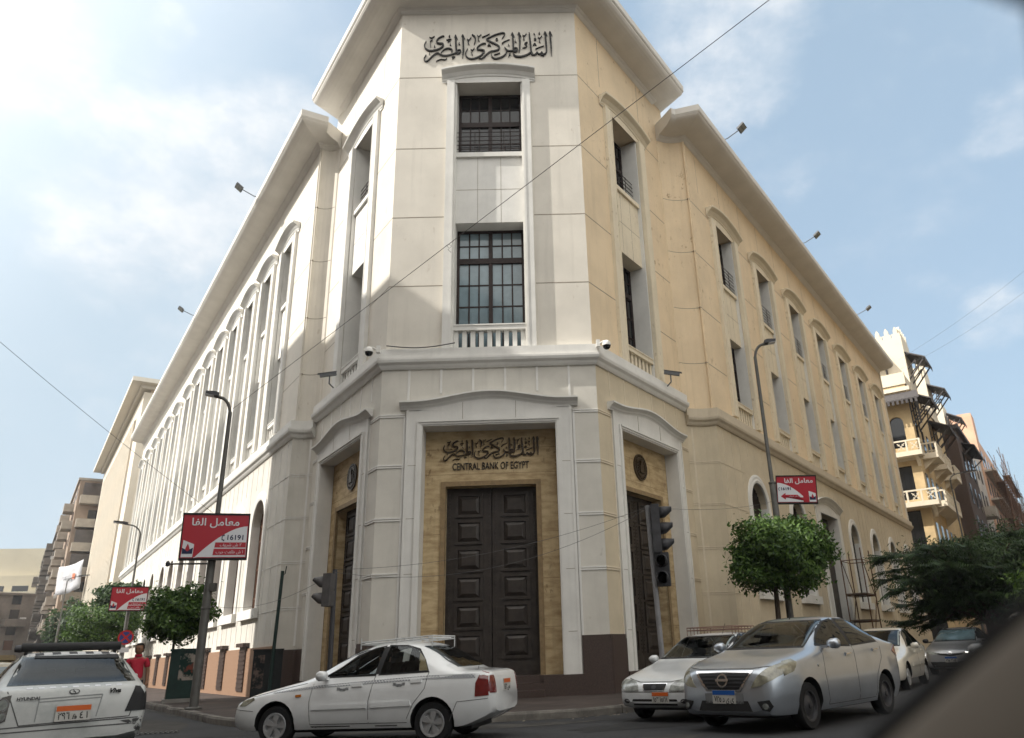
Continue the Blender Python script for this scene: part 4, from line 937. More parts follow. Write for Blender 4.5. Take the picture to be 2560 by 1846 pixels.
for k, (a, b_) in enumerate(((48.6, 52.4), (60.2, 64.0))):
    g = MB(WR); g.box(a, b_, -.15, 8, 22.2, 27.6); g.build('attic_tower', M_ornw, orn)
    g = MB(WR)
    for i in range(5): x = a + (b_ - a) * (i + .5) / 5; g.prism([(x - .34, 27.6), (x + .34, 27.6), (x + .34, 28.0), (x + .17, 28.0), (x + .17, 28.35), (x, 28.7), (x - .17, 28.35), (x - .17, 28.0), (x - .34, 28.0)], -.12, .15)
    g.F = WR @ T3(a, -.15, 0) @ RZ(R(-90))
    for i in range(10): x = -8 + 8 * (i + .5) / 10; g.prism([(x - .36, 27.6), (x + .36, 27.6), (x + .36, 28.0), (x + .18, 28.0), (x + .18, 28.35), (x, 28.7), (x - .18, 28.35), (x - .18, 28.0), (x - .36, 28.0)], .02, .3)
    g.build('crenellation', M_ornw, orn)
    canopy(orn, WR, a + .2, b_ - .2, 25.2, 1.8)
    canopy(orn, WR @ T3(a, 0, 0) @ RZ(R(-90)), -6, -1.5, 25.3, .9)
g = MB(WRS)
g.box(-YD, .1, -.1, .3, 22.2, 23.3)
g.F = WR; g.box(X0, X1, -.1, .3, 22.2, 23.1); g.box(X0, X1, .3, 15, 22.1, 22.3); g.build('parapet', M_ornw, orn)
wm_ = MB(); wm_.box(-.55, .55, -.04, .02, 0, 2.2); wme = wm_.mesh('street_window', M_dglass); iv = parent_world(orn).inverted()
for z in (8.0, 12.2, 16.6):
    for k in range(7): link('street_window', wme, orn, iv @ WR @ T3(X0 + 1.6 + k * 2.7, 0, z))
sg = tag(MB(WRS @ T3(0, -1.46, 0)).build('x', M_dark), '', '') if False else None
s_ = thing('shop_sign', 'green shop sign board with gold letters on the ornate block balcony', 'sign', WRS @ Vector((-1.6, -1.5, 7.0)))
g = MB(WRS); g.box(-4.2, .5, -1.46, -1.34, 7.1, 8.1); g.build('board', mat('dark green board', (.035, .055, .03), .6), s_)
g = MB(WRS)
rr = random.Random(4)
for k in range(12): x = -3.9 + k * .34; h = .2 + .35 * rr.random(); g.box(x, x + .22, -1.49, -1.46, 7.4, 7.4 + h); g.box(x - .1, x + .3, -1.488, -1.46, 7.38, 7.46)
g.build('gold_lettering', mat('gold paint', (.55, .33, .05), .5), s_)

br = building('brick_building', 'narrow dark brick block beside the ornate cream block', off(QR, dR, nR, 0, 74))
g = MB(WR); g.box(66.2, 80, -1.3, 12, 0, 22.3); g.build('wall', M_brick, br)
def many_windows(t, F, spots_, w_, h_, y):
    q = MB(); q.box(0, w_, -.06, .02, 0, h_); me_ = q.mesh('window', M_dglass); iv_ = parent_world(t).inverted()
    for x, z in spots_: link('window', me_, t, iv_ @ F @ T3(x, y, z))
many_windows(br, WR, [(x, z) for z in (4, 7.5, 11, 14.5, 18) for x in (68.5, 72.5, 76.5)], 1.3, 2.2, -1.3)
g = MB(WR); g.box(65.9, 80.3, -1.7, 12, 22.3, 22.7); g.build('roof_edge', M_canopy, br)
canopy(br, WR, 70, 79, 21.0, 2.6)
pb = building('pale_building', 'pale peeling block with old scaffolding poles right of the brick block', off(QR, dR, nR, -6, 87))
g = MB(WR); g.box(80.4, 95, -1.0, 12, 0, 24.5); g.build('wall', mat('peeling pale plaster', (.52, .47, .42), .9, var=.3, vs=.6, streak=.5), pb)
g = MB(WR); g.box(74.6, 78.4, .2, 8, 22.7, 27.6); g.build('attic_tower', M_ornw, pb)
many_windows(pb, WR, [(x, z) for z in (4, 8, 12, 16, 20) for x in (82, 86, 90)], 1.4, 2.4, -1.0)
g = MB(WR)
for z in (6.6, 14.6): g.box(81.5, 85, -2.4, -.98, z, z + .3); g.box(81.5, 85, -2.4, -2.25, z + .3, z + 1.2); g.box(81.5, 81.65, -2.25, -.98, z + .3, z + 1.2)
g.build('balcony', M_slab, pb)
canopy(pb, WR, 74.6, 78.4, 25.4, 1.6)
pk = building('pink_building', 'pink salmon block covered with rusty scaffolding at the far right', off(QR, dR, nR, -6, 120))
M_pk = mat('salmon plaster', (.62, .38, .26), .9, var=.2, vs=.5, streak=.3)
g = MB(WR); g.box(95.2, 150, -1.2, 14, 0, 27.5); g.box(95.2, 99, -1.2, 8, 27.5, 31); g.build('wall', M_pk, pk)
many_windows(pk, WR, [(97 + k * 4.4, 3.5 + z * 4) for z in range(6) for k in range(12)], 1.6, 2.3, -1.2)
g = MB(WR)
for z in range(6): g.box(96, 150, -2.6, -1.18, 2.6 + z * 4, 2.85 + z * 4)
g.build('balcony_slab', M_slab, pk)
sc = thing('scaffolding', 'rusty tube scaffolding standing against the pink and pale blocks', 'scaffolding', off(QR, dR, nR, 2.4, 110))
M_rust = mat('rusty tube', (.16, .085, .05), .85, var=.4, vs=3)
g = MB(WR); rr = random.Random(3)
for k in range(26):
    x = 84 + k * 2.4
    for y in (-2.9, -3.9): g.tube([(x + rr.uniform(-.1, .1), y, 0), (x + rr.uniform(-.15, .15), y, 23 + rr.uniform(-4, 2.0))], .035, 5)
for z in range(12):
    for y in (-2.9, -3.9): g.tube([(83, y, 1.9 * z + 1.8), (147, y, 1.9 * z + 1.9 + rr.uniform(-.2, .2))], .035, 5)
    if z % 2: g.box(84 + rr.uniform(0, 20), 120 + rr.uniform(0, 26), -3.8, -2.95, 1.9 * z + 1.86, 1.9 * z + 1.91)
for k in range(18): x = 84 + rr.uniform(0, 60); z = rr.uniform(0, 18); g.tube([(x, -3.9, z), (x + 4, -3.9, z + 4.5)], .035, 5)
g.build('tube_frame', M_rust, sc)
en = building('end_building', 'small cream block closing the far end of the right street', (150, 190, 0))
FE = frame((128, 215), (.8, -.6)); g = MB(FE); g.box(-30, 40, 0, 20, 0, 17); g.build('wall', mat('cream far render', (.62, .55, .42), .9, var=.1, vs=.2), en)
g = MB(FE)
for z in (3, 6.4, 9.8, 13.2):
    for k in range(16): g.box(-28 + k * 4.2, -26.4 + k * 4.2, -.05, .03, z, z + 1.6)
g.build('window', M_dglass, en)
# blocks across the two streets and behind the viewpoint (they cast the street's shade and its bounce light)
def plain_block(name, label, F, x0, x1, y0, y1, H, m, fl=6):
    t = building(name, label, F @ Vector(((x0 + x1) / 2, (y0 + y1) / 2, 0)))
    g = MB(F); g.box(x0, x1, y0, y1, 0, H); g.build('wall', m, t)
    g = MB(F); g.box(x0 - .2, x1 + .2, y0 - .3, y1 + .2, H, H + .3); g.build('roof_edge', M_slab, t)
    g = MB(F); n = int((x1 - x0) / 4)
    for f in range(fl):
        z = 4.2 + f * (H - 5) / fl
        for k in range(n): x = x0 + 2 + k * (x1 - x0 - 2) / n; g.box(x, x + 1.3, y0 - .05, y0 + .03, z, z + 1.7)
    g.build('window', M_dglass, t); return t
c = QL + nL * 17
plain_block('apartment_building', 'tall tan block across the left street whose roof shades the corner', frame(c, -dL) @ RZ(math.pi), -45, 9.3, 0, 16, 27.2, M_apt3, 7)
plain_block('apartment_building', 'low tan block across the left street beyond the tall one', frame(c, -dL) @ RZ(math.pi), 16, 90, 0, 14, 10.5, M_apt3, 3)
c = QR + nR * 17
plain_block('apartment_building', 'ochre block across the right street facing the shaded wing', frame(c, dR) @ RZ(math.pi), -45, 3, 0, 14, 30, mat('ochre render', (.32, .26, .18), .9, var=.15, vs=.4), 7)
plain_block('apartment_building', 'second ochre block further back across the right street', frame(c, dR) @ RZ(math.pi), -100, -48, 0, 14, 27, mat('ochre render', (.32, .26, .18)), 6)
plain_block('apartment_building', 'sand coloured block behind the viewpoint', frame((0, -36), (1, 0)) @ RZ(math.pi), -40, 30, 0, 14, 20, M_apt, 5)
# ------------------------------------------------------------------ trees
def leaves(name, mtl, parent, n, blobs, size, seed, aspect=.45, shell=.62, up=.35):
    """n small leaf faces spread through a set of lumpy ellipsoids (cx,cy,cz,rx,ry,rz,weight)"""
    r = np.random.RandomState(seed); wts = np.array([b[6] for b in blobs], float); wts /= wts.sum()
    idx = r.choice(len(blobs), n, p=wts); B = np.array([b[:6] for b in blobs])[idx]
    d = r.normal(size=(n, 3)); d /= np.linalg.norm(d, axis=1)[:, None]
    ph = r.uniform(0, 6, 6)
    lump = 1 + .17 * np.sin(5 * d[:, 0] + ph[0] + 3 * d[:, 2]) + .12 * np.sin(6 * d[:, 1] + ph[1] - 4 * d[:, 2]) + .10 * np.sin(9 * d[:, 2] + ph[2] + 5 * d[:, 0])
    rad = (shell + (1 - shell) * r.uniform(0, 1, n) ** .6) * lump * np.where(r.uniform(0, 1, n) < .12, r.normal(1.09, .09, n), r.normal(1, .06, n))
    P = B[:, :3] + d * B[:, 3:6] * rad[:, None]
    nn = d * .7 + r.normal(size=(n, 3)) * .6 + np.array([0, 0, up]); nn /= np.linalg.norm(nn, axis=1)[:, None]
    a = np.cross(nn, r.normal(size=(n, 3))); a /= np.linalg.norm(a, axis=1)[:, None]; b = np.cross(nn, a)
    s = size * r.uniform(.7, 1.35, n)[:, None]
    V = np.stack([P - a * s, P - b * s * aspect + nn * s * .12, P + a * s, P + b * s * aspect + nn * s * .12], 1).reshape(-1, 3)
    me = bpy.data.meshes.new(name); me.from_pydata(V.tolist(), [], np.arange(4 * n).reshape(-1, 4).tolist()); me.materials.append(mtl); me.update()
    return link(name, me, parent)
def leafmat(name, c1, c2):
    m = mat(name, c1, .5, spec=.35); t = m.node_tree; b = t.nodes['Principled BSDF']
    g = t.nodes.new('ShaderNodeNewGeometry'); rp = t.nodes.new('ShaderNodeValToRGB'); t.links.new(g.outputs['Random Per Island'], rp.inputs[0])
    rp.color_ramp.elements[0].color = (*c1, 1); rp.color_ramp.elements[1].color = (*c2, 1); t.links.new(rp.outputs[0], b.inputs['Base Color'])
    tr = t.nodes.new('ShaderNodeBsdfTranslucent'); t.links.new(rp.outputs[0], tr.inputs[0]); mx = t.nodes.new('ShaderNodeMixShader'); mx.inputs[0].default_value = .3
    o_ = [q for q in t.nodes if q.type == 'OUTPUT_MATERIAL'][0]
    t.links.new(b.outputs[0], mx.inputs[1]); t.links.new(tr.outputs[0], mx.inputs[2]); t.links.new(mx.outputs[0], o_.inputs[0]); return m
M_leaf = leafmat('ficus leaves', (.016, .048, .012), (.115, .20, .040))
M_leafd = leafmat('dark leaves', (.018, .040, .016), (.055, .10, .03))
M_bark = mat('grey brown bark', (.10, .078, .06), .95, var=.5, vs=9, stretch=(3, 3, .6), bump=.4, bs=30)
def topiary(label, x, y, zc, rx, rz, n, seed, trunks=((0, 0),), mtl=M_leaf, z0=.15, size=.085, extra=(), rad=.10, group=None):
    t = thing('clipped_tree', label, 'tree', (x, y, z0), group='clipped street trees')
    g = MB(); rr = random.Random(seed)
    for tx, ty in trunks:
        g.tube([(x + tx, y + ty, z0), (x + tx * .9 + .02, y + ty, z0 + (zc - z0) * .35), (x + tx * .6, y + ty, zc - rz * .5), (x + tx * .3, y, zc)], rad, 8, r1=rad * .6)
    for k in range(7):
        a = rr.uniform(0, 6.3); h = rr.uniform(.2, .9); g.tube([(x, y, zc - rz * .55), (x + math.cos(a) * rx * .35, y + math.sin(a) * rx * .35, zc - rz * .2), (x + math.cos(a) * rx * h, y + math.sin(a) * rx * h, zc + rz * rr.uniform(-.3, .5))], rad * .4, 5, r1=.012)
    g.build('trunk', M_bark, t, smooth=60)
    blobs = [(x, y, zc, rx, rx, rz, 1.0)] + [(x + a * rx, y + b * rx, zc + c_ * rz, d * rx, d * rx, d * rz, e) for a, b, c_, d, e in extra]
    leaves('crown', mtl, t, n, blobs, size, seed); return t
# kerbside trees of the left street
c = off(QL, dL, nL, 2.15, 1.2)
topiary('round clipped tree behind the dark green utility cabinet', -11.55, 24.9, 2.68, .98, .80, 7000, 3, trunks=((0, 0),), extra=((-.2, .1, .45, .5, .12), (.45, 0, .35, .5, .12), (-.4, 0, -.3, .5, .1)), rad=.05, size=.075)
c = off(QL, dL, nL, 2.0, 23.5)
topiary('wide dark clipped tree left of the small red sign', -25.75, 46.6, 3.55, 1.95, 1.15, 15000, 5, extra=((.35, 0, .25, .6, .2), (-.4, 0, -.1, .6, .2)), rad=.1, size=.075)
topiary('taller glossy tree rising behind the wide clipped tree', -28.6, 53.5, 5.5, 1.75, 1.15, 5500, 6, mtl=M_leafd, extra=((.35, 0, .2, .6, .2), (-.3, 0, .3, .5, .2)), rad=.12, size=.15)
for lb, x, y, h, r_, sd in (('dark street tree at the far left by the old block', -56.2, 94.2, 8.4, 2.3, 11), ('lighter green tree in front of the sooty blocks', -52.4, 93.2, 6.6, 1.7, 12)):
    t = thing('street_tree', lb, 'tree', (x, y, 0), group='street trees down the left street')
    g = MB(); g.tube([(x, y, 0), (x + .2, y, h * .4), (x, y, h * .75)], .25, 7, r1=.1); g.build('trunk', M_bark, t)
    leaves('crown', M_leaf if 'lighter' in lb else M_leafd, t, 3600, [(x, y, h * .62, r_, r_, h * .40, 1), (x + r_ * .4, y, h * .75, r_ * .6, r_ * .6, h * .25, .4), (x - r_ * .3, y, h * .45, r_ * .7, r_ * .7, h * .3, .4)], .28, sd)
# clipped tree of the right pavement, with two thin trunks
topiary('broad clipped tree with a grey trunk in front of the arched windows', 6.35, 21.1, 3.40, 1.30, .98, 18000, 8, trunks=((-.28, .1),), extra=((.45, -.1, .15, .60, .22), (-.4, 0, .05, .6, .18), (.1, 0, .55, .5, .12), (.6, -.1, -.1, .42, .1)), rad=.085, size=.066)
# feathery tree: arching branches that carry long fronds of narrow leaflets
def feather_tree(label, base, zc, reach, seed, nb):
    t = thing('feathery_tree', label, 'tree', base, group='feathery trees'); r = random.Random(seed); bx, by, bz = base
    g = MB(); tips = []
    g.tube([(bx, by, bz), (bx + .15, by, 1.2), (bx + .05, by - .1, 2.0)], .20, 8, r1=.13)
    fr_v = []; fr_f = []
    M_ = 0
    for k in range(nb):
        a = 2 * math.pi * (k + r.uniform(-.4, .4)) / nb; rc = reach * r.uniform(.45, 1.0); h = zc + r.uniform(-1.7, 1.2) - .45 * (rc / reach)
        p = [Vector((bx, by, 1.8 + r.uniform(-.2, .6))), Vector((bx + math.cos(a) * rc * .4, by + math.sin(a) * rc * .4, (1.9 + h) / 2 + .45)), Vector((bx + math.cos(a) * rc * .75, by + math.sin(a) * rc * .75, h + .12)), Vector((bx + math.cos(a) * rc, by + math.sin(a) * rc, h))]
        g.tube(p, .07, 5, r1=.015)
        for j in range(26):
            q = r.uniform(.22, 1.0); i = min(2, int(q * 3)); o = p[i].lerp(p[i + 1], q * 3 - i)
            a2 = a + r.uniform(-1.35, 1.35); ln = r.uniform(.55, .95); dip = r.uniform(-.05, .55)
            pr = None
            for s in range(11):
                u = s / 10; c_ = o + Vector((math.cos(a2) * ln * u, math.sin(a2) * ln * u, .12 * u - dip * u * u)); sd = Vector((-math.sin(a2), math.cos(a2), 0))
                L_ = .19 * math.sin(math.pi * (.12 + .82 * u))
                f = Vector((math.cos(a2), math.sin(a2), 0)) * .055
                for e in (-1, 1):
                    tp = c_ + sd * e * L_ + Vector((0, 0, -.10 * L_ / .19 - r.uniform(0, .05))) + f
                    M0 = len(fr_v); fr_v += [tuple(c_ - f * .5), tuple(c_ + f * .5), tuple(tp + f * .25), tuple(tp - f * .25)]; fr_f.append((M0, M0 + 1, M0 + 2, M0 + 3))
    g.build('trunk', M_bark, t, smooth=60)
    leaves('foliage', M_leafd, t, 15000, [(bx, by, zc - .1, reach * .80, reach * .80, 1.55, 1), (bx + .9, by - .6, zc - .8, reach * .6, reach * .6, 1.2, .5), (bx - .9, by - .3, zc + .5, reach * .45, reach * .45, .9, .3)], .095, seed + 50, aspect=.3, shell=.30)
    me = bpy.data.meshes.new('crown'); me.from_pydata(fr_v, [], fr_f); me.materials.append(M_leafd); me.update(); link('crown', me, t)
    return t
feather_tree('feathery dark tree spreading over the parked cars at the right', (16.9, 30.6, .15), 3.5, 3.9, 2, 74)
feather_tree('second feathery tree filling the right edge beyond the first', (20.6, 33.0, .15), 4.1, 3.9, 9, 66)
t = thing('shrub', 'bright green shrub at the right edge above the car window sill', 'shrub', (16.2, 25.0, .15))
leaves('foliage', M_leaf, t, 2600, [(16.2, 25.0, 2.4, 1.2, 1.2, .9, 1), (16.0, 25, 1.2, .8, .8, 1.0, .5)], .09, 21)
g = MB(); g.tube([(16.2, 25, .15), (16.2, 25, 2.2)], .06, 6); g.build('stem', M_bark, t)

# ------------------------------------------------------------------ lamp posts, sign boards, signals
M_pole = mat('dark grey painted steel', (.11, .108, .10), .55, var=.35, vs=3, spec=.4)
M_lamp = mat('lamp housing', (.05, .05, .055), .5)
M_red = mat('sign red', (.36, .008, .022), .35, spec=.5)
M_white = mat('sign white', (.62, .63, .66), .35, spec=.5)
M_navy = mat('sign navy', (.012, .018, .06), .5)
M_blk = mat('black rubber', (.012, .012, .013), .7)
def lamp_post(label, x, y, H, ang, reach, r0, group=None, z0=.15):
    """ang: heading of the arm"""
    t = thing('lamp_post', label, 'lamp post', (x, y, z0), group='street lamp posts'); u, v = math.cos(ang), math.sin(ang)
    g = MB(); g.lathe([(r0 * 1.9, z0), (r0 * 1.9, z0 + .03), (r0 * 1.05, z0 + .06), (r0, z0 + .1), (r0 * .95, H * .55), (r0 * .62, H * .56), (r0 * .5, H - .5), (0, H - .5)], (x, y, 0), 'z', 12)
    for zz in (H * .3, H * .55): g.lathe([(r0 * 1.0, zz), (r0 * 1.12, zz + .01), (r0 * 1.12, zz + .05), (r0 * 1.0, zz + .06)], (x, y, 0), 'z', 12)
    g.build('pole', M_pole, t, smooth=40)
    g = MB(); pts = [(x, y, H - .6)] + [(x + u * reach * .55 * (1 - math.cos(q)), y + v * reach * .55 * (1 - math.cos(q)), H - .6 + .5 * math.sin(q)) for q in [math.pi / 2 * k / 6 for k in range(1, 7)]] + [(x + u * reach * .75, y + v * reach * .75, H - .06)]
    g.tube(pts, r0 * .42, 8); g.build('arm', M_pole, t, smooth=60)
    f = frame((x + u * reach * .62, y + v * reach * .62), (u, v)); g = MB(f @ T3(0, 0, H - .05) @ Matrix.Rotation(-.12, 4, 'Y'))
    g.prism([(0, -.05), (reach * .62, -.035), (reach * .64, .03), (reach * .2, .07), (0, .05)], -.13, .13); g.k = 1; g.box(reach * .22, reach * .6, -.11, .11, -.06, -.04)
    g.build('lamp_head', [M_lamp, M_white], t); return t
lamp_post('near grey lamp post carrying the large red sign board', -8.76, 20.39, 8.25, math.atan2(-.25, -.5) , .55, .105)
lamp_post('far slim lamp post standing behind the small red sign', -20.16, 38.36, 7.9, math.atan2(-.4, -.6), 1.0, .085)
lamp_post('distant lamp post against the fins of the ivory annex', -45.3, 74.5, 9.6, math.atan2(.3, .9), 1.4, .09)
lamp_post('grey lamp post rising behind the right tree', 6.72, 22.05, 10.1, math.atan2(-.1, .8), .55, .10)
lamp_post('grey curved lamp post in front of the ornate block', 26.5, 48.5, 11.3, math.atan2(.1, 1), 1.6, .09)
G_ar = {'alfa': '\uFE8E\uFED4\uFEDF\uFE8D', 'maamel': '\uFEDE\uFEE3\uFE8E\uFECC\uFEE3', 's1': '\uFED2\uFEF3\uFEAE\uFEB7 \uFEB5 \u0662', 's2': '\uFE8F\uFEAE\uFEA3 \uFE96\uFECC\uFEE0\uFEC3 \uFEB5 \u0661'}
def advert(label, o, X, w_, h_, tilt, variant, cat='sign board', y_out=0):
    """o: bottom centre of the board, X: direction along the board"""
    F = frame(o, X) @ T3(0, 0, o[2]) @ Matrix.Rotation(tilt, 4, 'Y')
    t = bpy.data.objects.new('advertising_board', None); COL.objects.link(t); t.matrix_basis = F; tag(t, label, cat, 'red and white advertising boards')
    I = Matrix.Identity(4); k = h_ / 1.19; a, b = -w_ / 2, w_ / 2
    g = MB(); g.box(a, b, 0, .16, 0, .05 * k); g.box(a, b, 0, .16, h_ - .05 * k, h_); g.box(a, a + .03 * k, .0, .16, .05 * k, h_ - .05 * k); g.box(b - .03 * k, b, .0, .16, .05 * k, h_ - .05 * k); g.box(a + .03 * k, b - .03 * k, .10, .15, .05 * k, h_ - .05 * k)
    link('frame', g.mesh('frame', M_blk), t, I)
    g = MB(); g.box(a + .03 * k, b - .03 * k, .012, .1, .05 * k, h_ - .05 * k); link('red_panel', g.mesh('red_panel', M_red), t, I)
    x = lambda u: a + u * w_
    z = lambda v: v * h_
    g = MB()
    if variant == 0:
        cur = [(x(.215 + .755 * s), z(.06 + .68 * (1 - (1 - s) ** 1.7))) for s in [i / 14 for i in range(15)]]
        for p, q in zip(cur, cur[1:]): g.quad((p[0], .008, z(.06)), (q[0], .008, z(.06)), (q[0], .008, q[1] - z(.02)), (p[0], .008, p[1] - z(.02)))
        lg = [(x(.03), z(.06)), (x(.195), z(.06)), (x(.205), z(.33)), (x(.045), z(.42))]; lx = .115
    else:
        cur = [(x(.03 + .62 * s), z(.26 + .48 * (1 - s ** 1.8))) for s in [i / 14 for i in range(15)]]
        for p, q in zip(cur, cur[1:]): g.quad((p[0], .008, z(.06)), (q[0], .008, z(.06)), (q[0], .008, q[1]), (p[0], .008, p[1]))
        lg = [(x(.80), z(.06)), (x(.965), z(.06)), (x(.955), z(.36)), (x(.79), z(.44))]; lx = .88
    g.quad(*[(p[0], .008, p[1]) for p in lg])
    link('white_panel', g.mesh('white_panel', M_white, recalc=False), t, I)
    g = MB()                                               # drop over a dark jagged block
    cx = x(lx); s = h_ * .16
    g.prism([(cx - s * .62, z(.13)), (cx + s * .62, z(.13)), (cx + s * .66, z(.26)), (cx + s * .3, z(.225)), (cx, z(.27)), (cx - s * .3, z(.225)), (cx - s * .66, z(.26))], .003, .007)
    g.k = 1; g.prism([(cx - s * .28, z(.215)), (cx, z(.18)), (cx + s * .28, z(.215)), (cx + s * .2, z(.27)), (cx, z(.345)), (cx - s * .2, z(.27))], .001, .004)
    link('logo', g.mesh('logo', [M_navy, M_red]), t, I)
    M_t = M_white
    def tx(nm, body, size, mm, u, v, width=None, bold=0.0): text(nm, body, size, mm, t, T3(x(u), .005, z(v)), .002, bold=bold, width=width)
    tx('lettering', G_ar['alfa'] + ' ' + G_ar['maamel'], h_ * .22, M_t, .49 if variant == 0 else .56, .80, w_ * .70, .004)
    if variant == 0:
        tx('number', '16191', h_ * .15, M_navy, .80, .47, w_ * .24, .004)
        g = MB(); g.prism([(x(.885), z(.195)), (x(.885), z(.195)), (x(.885), z(.195))], 0, 0) if False else None
        g.prism([(x(.50), z(.26)), (x(.965), z(.26)), (x(.965), z(.37)), (x(.51), z(.37))], .003, .007); g.prism([(x(.485), z(.10)), (x(.965), z(.10)), (x(.965), z(.235)), (x(.495), z(.235))], .003, .007)
        link('red_strip', g.mesh('red_strip', M_red), t, I)
        text('lettering', G_ar['s1'], h_ * .095, M_t, t, T3(x(.74), .001, z(.315)), .001, width=w_ * .32)
        text('lettering', G_ar['s2'], h_ * .095, M_t, t, T3(x(.73), .001, z(.165)), .001, width=w_ * .40)
        g = MB(); px, pz, s = x(.615), z(.47), h_ * .06
    else:
        tx('number', '16191', h_ * .14, M_navy, .24, .52, w_ * .24, .003)
        g = MB(); g.prism([(x(.10), z(.26)), (x(.22), z(.38)), (x(.22), z(.31)), (x(.52), z(.31)), (x(.66), z(.10)), (x(.70), z(.10)), (x(.70), z(.21)), (x(.22), z(.21)), (x(.22), z(.14))], .003, .007); link('red_arrow', g.mesh('red_arrow', M_red), t, I)
        text('lettering', G_ar['s1'], h_ * .07, M_t, t, T3(x(.42), .001, z(.26)), .001, width=w_ * .24)
        g = MB(); px, pz, s = x(.07), z(.52), h_ * .05
    g.tube([(px + s * .5, .004, pz + s), (px - s * .3, .004, pz + s * .6), (px - s * .3, .004, pz - s * .6), (px + s * .5, .004, pz - s)], [s * .28, s * .16, s * .16, s * .28], 6)
    link('phone_mark', g.mesh('phone_mark', M_navy), t, I)
    return t
advert('large red and white advertising board on the near left lamp post', (-8.62, 20.13, 3.68), (1.46, .63), 1.62, 1.20, R(-1.2), 0)
advert('small red and white advertising board down the left street', (-20.08, 38.10, 3.70), (1.42, .74), 1.58, 1.15, R(0), 0)
advert('tilted red and white board with an arrow on the right lamp post', (7.32, 21.85, 4.92), (1.1, -.28), 1.14, .83, R(4), 1)
# cross arm with a camera and a control box on the near left post
t = thing('cross_arm', 'thin steel cross arm with a small camera under the large red sign', 'bracket', (-8.83, 20.38, 3.62))
g = MB(); g.tube([(-8.78, 20.40, 3.62), (-9.72, 20.0, 3.60)], .022, 6); g.build('arm', M_pole, t)
g = MB(); g.lathe([(0, 3.53), (.05, 3.55), (.055, 3.62), (.03, 3.67), (0, 3.68)], (-9.70, 20.0, 0), 'z', 10); g.build('camera', M_lamp, t)
t = tag(MB().build('x', M_blk) if False else (lambda g: (g.box(-8.74, -8.56, 20.3, 20.44, 2.92, 3.12), g.build('junction_box', M_pole))[1])(MB()), 'small grey junction box strapped to the near left lamp post', 'box')
# dark green pole, no parking sign
t = thing('steel_post', 'thin dark green steel post beside the black cabinet', 'post', (-7.38, 21.6, .15))
g = MB(); g.tube([(-7.38, 21.6, .15), (-7.30, 21.6, 3.5)], .05, 8, r1=.045); g.tube([(-7.3, 21.6, 3.38), (-7.2, 21.52, 3.42), (-7.17, 21.5, 3.62)], .014, 6); g.build('shaft', mat('dark green steel', (.012, .028, .024), .6), t)
t = thing('no_parking_sign', 'round red and blue no stopping sign left of the man', 'sign', (-18.75, 35.8, .15))
g = MB(); g.tube([(-18.75, 35.85, .15), (-18.75, 35.85, 2.75)], .03, 8); g.build('post', M_pole, t)
F = frame((-18.73, 35.78), (.9, .42)) @ T3(0, 0, 2.44)
def disc(g, r, y, n=28): g.lathe([(0, y), (r, y), (r, y + .01), (0, y + .011)], (0, 0, 0), 'y', n)
g = MB(F); disc(g, .31, 0); g.build('red_disc', mat('road sign red', (.42, .02, .02), .4), t)
g = MB(F); disc(g, .24, -.006); g.build('blue_disc', mat('road sign blue', (.03, .05, .20), .4), t)
g = MB(F); 
for a in (.785, -.785): g.F = F @ Matrix.Rotation(a, 4, 'Y'); g.box(-.25, .25, -.012 - .001 * (a > 0), -.005, -.035, .035)
g.build('red_cross', MATS['road sign red'], t)
g = MB(F); g.box(-.2, .2, -.003, .01, -.62, -.42); g.build('small_plate', M_white, t)

def signal_head(t, F, n, mtl, long_=False):
    g = MB(F); h = .36
    g.box(-.15, .15, -.02, .16, 0, n * h)
    for k in range(n): g.box(-.152, .152, .15, .17, k * h + .02, (k + 1) * h - .02)
    g.build('signal_head', mtl, t)
    for k in range(n):
        z = k * h + h / 2; v = MB(F); m_ = 14; rings = []
        for j, yy in enumerate((-.02, -.14, -.30)):
            rr_ = (.135, .135, .12)[j]; sp = (math.pi, .80 * math.pi, .40 * math.pi)[j]
            rings.append([(rr_ * math.sin(-sp + 2 * sp * i / m_), yy, z + rr_ * math.cos(-sp + 2 * sp * i / m_)) for i in range(m_ + 1)])
        v.add([p for r_ in rings for p in r_], [(a * (m_ + 1) + i, a * (m_ + 1) + i + 1, (a + 1) * (m_ + 1) + i + 1, (a + 1) * (m_ + 1) + i) for a in range(2) for i in range(m_)])
        o = v.build('visor', mtl, t, smooth=60); md = o.modifiers.new('thickness', 'SOLIDIFY'); md.thickness = .012
        v = MB(F); v.lathe([(0, -.045), (.07, -.04), (.115, -.022), (.115, -.01)], (0, 0, z), 'y', 16); v.build('lens', M_dark, t)
M_sig = mat('weathered signal housing', (.055, .055, .06), .6, var=.4, vs=6)
M_sig2 = mat('faded signal visor', (.10, .095, .095), .6, var=.3, vs=6)
t = thing('traffic_signal', 'three lamp grey signal over two hooded lamps on a pole at the right corner', 'traffic signal', (2.30, 17.3, .15), group='traffic signals at the corner')
g = MB(); g.tube([(2.42, 17.32, .15), (2.33, 17.32, 4.2)], .06, 10); g.build('pole', mat('pale steel pole', (.26, .26, .27), .5, var=.3, vs=3), t, smooth=60)
signal_head(t, frame((2.56, 17.24), (.15, 1)) @ T3(0, 0, 3.12), 3, M_sig)
signal_head(t, frame((2.54, 17.16), (1, -.25)) @ T3(0, 0, 2.40), 2, M_sig)
t = thing('traffic_signal', 'two lamp grey signal with hooded visors at the left doorway', 'traffic signal', (-4.92, 18.05, .15), group='traffic signals at the corner')
g = MB(); g.tube([(-4.86, 18.05, .15), (-4.90, 18.05, 3.1)], .055, 10); g.build('pole', M_lamp, t, smooth=60)
signal_head(t, frame((-5.05, 17.98), (-.25, -1)) @ T3(0, 0, 2.28), 2, M_sig2)

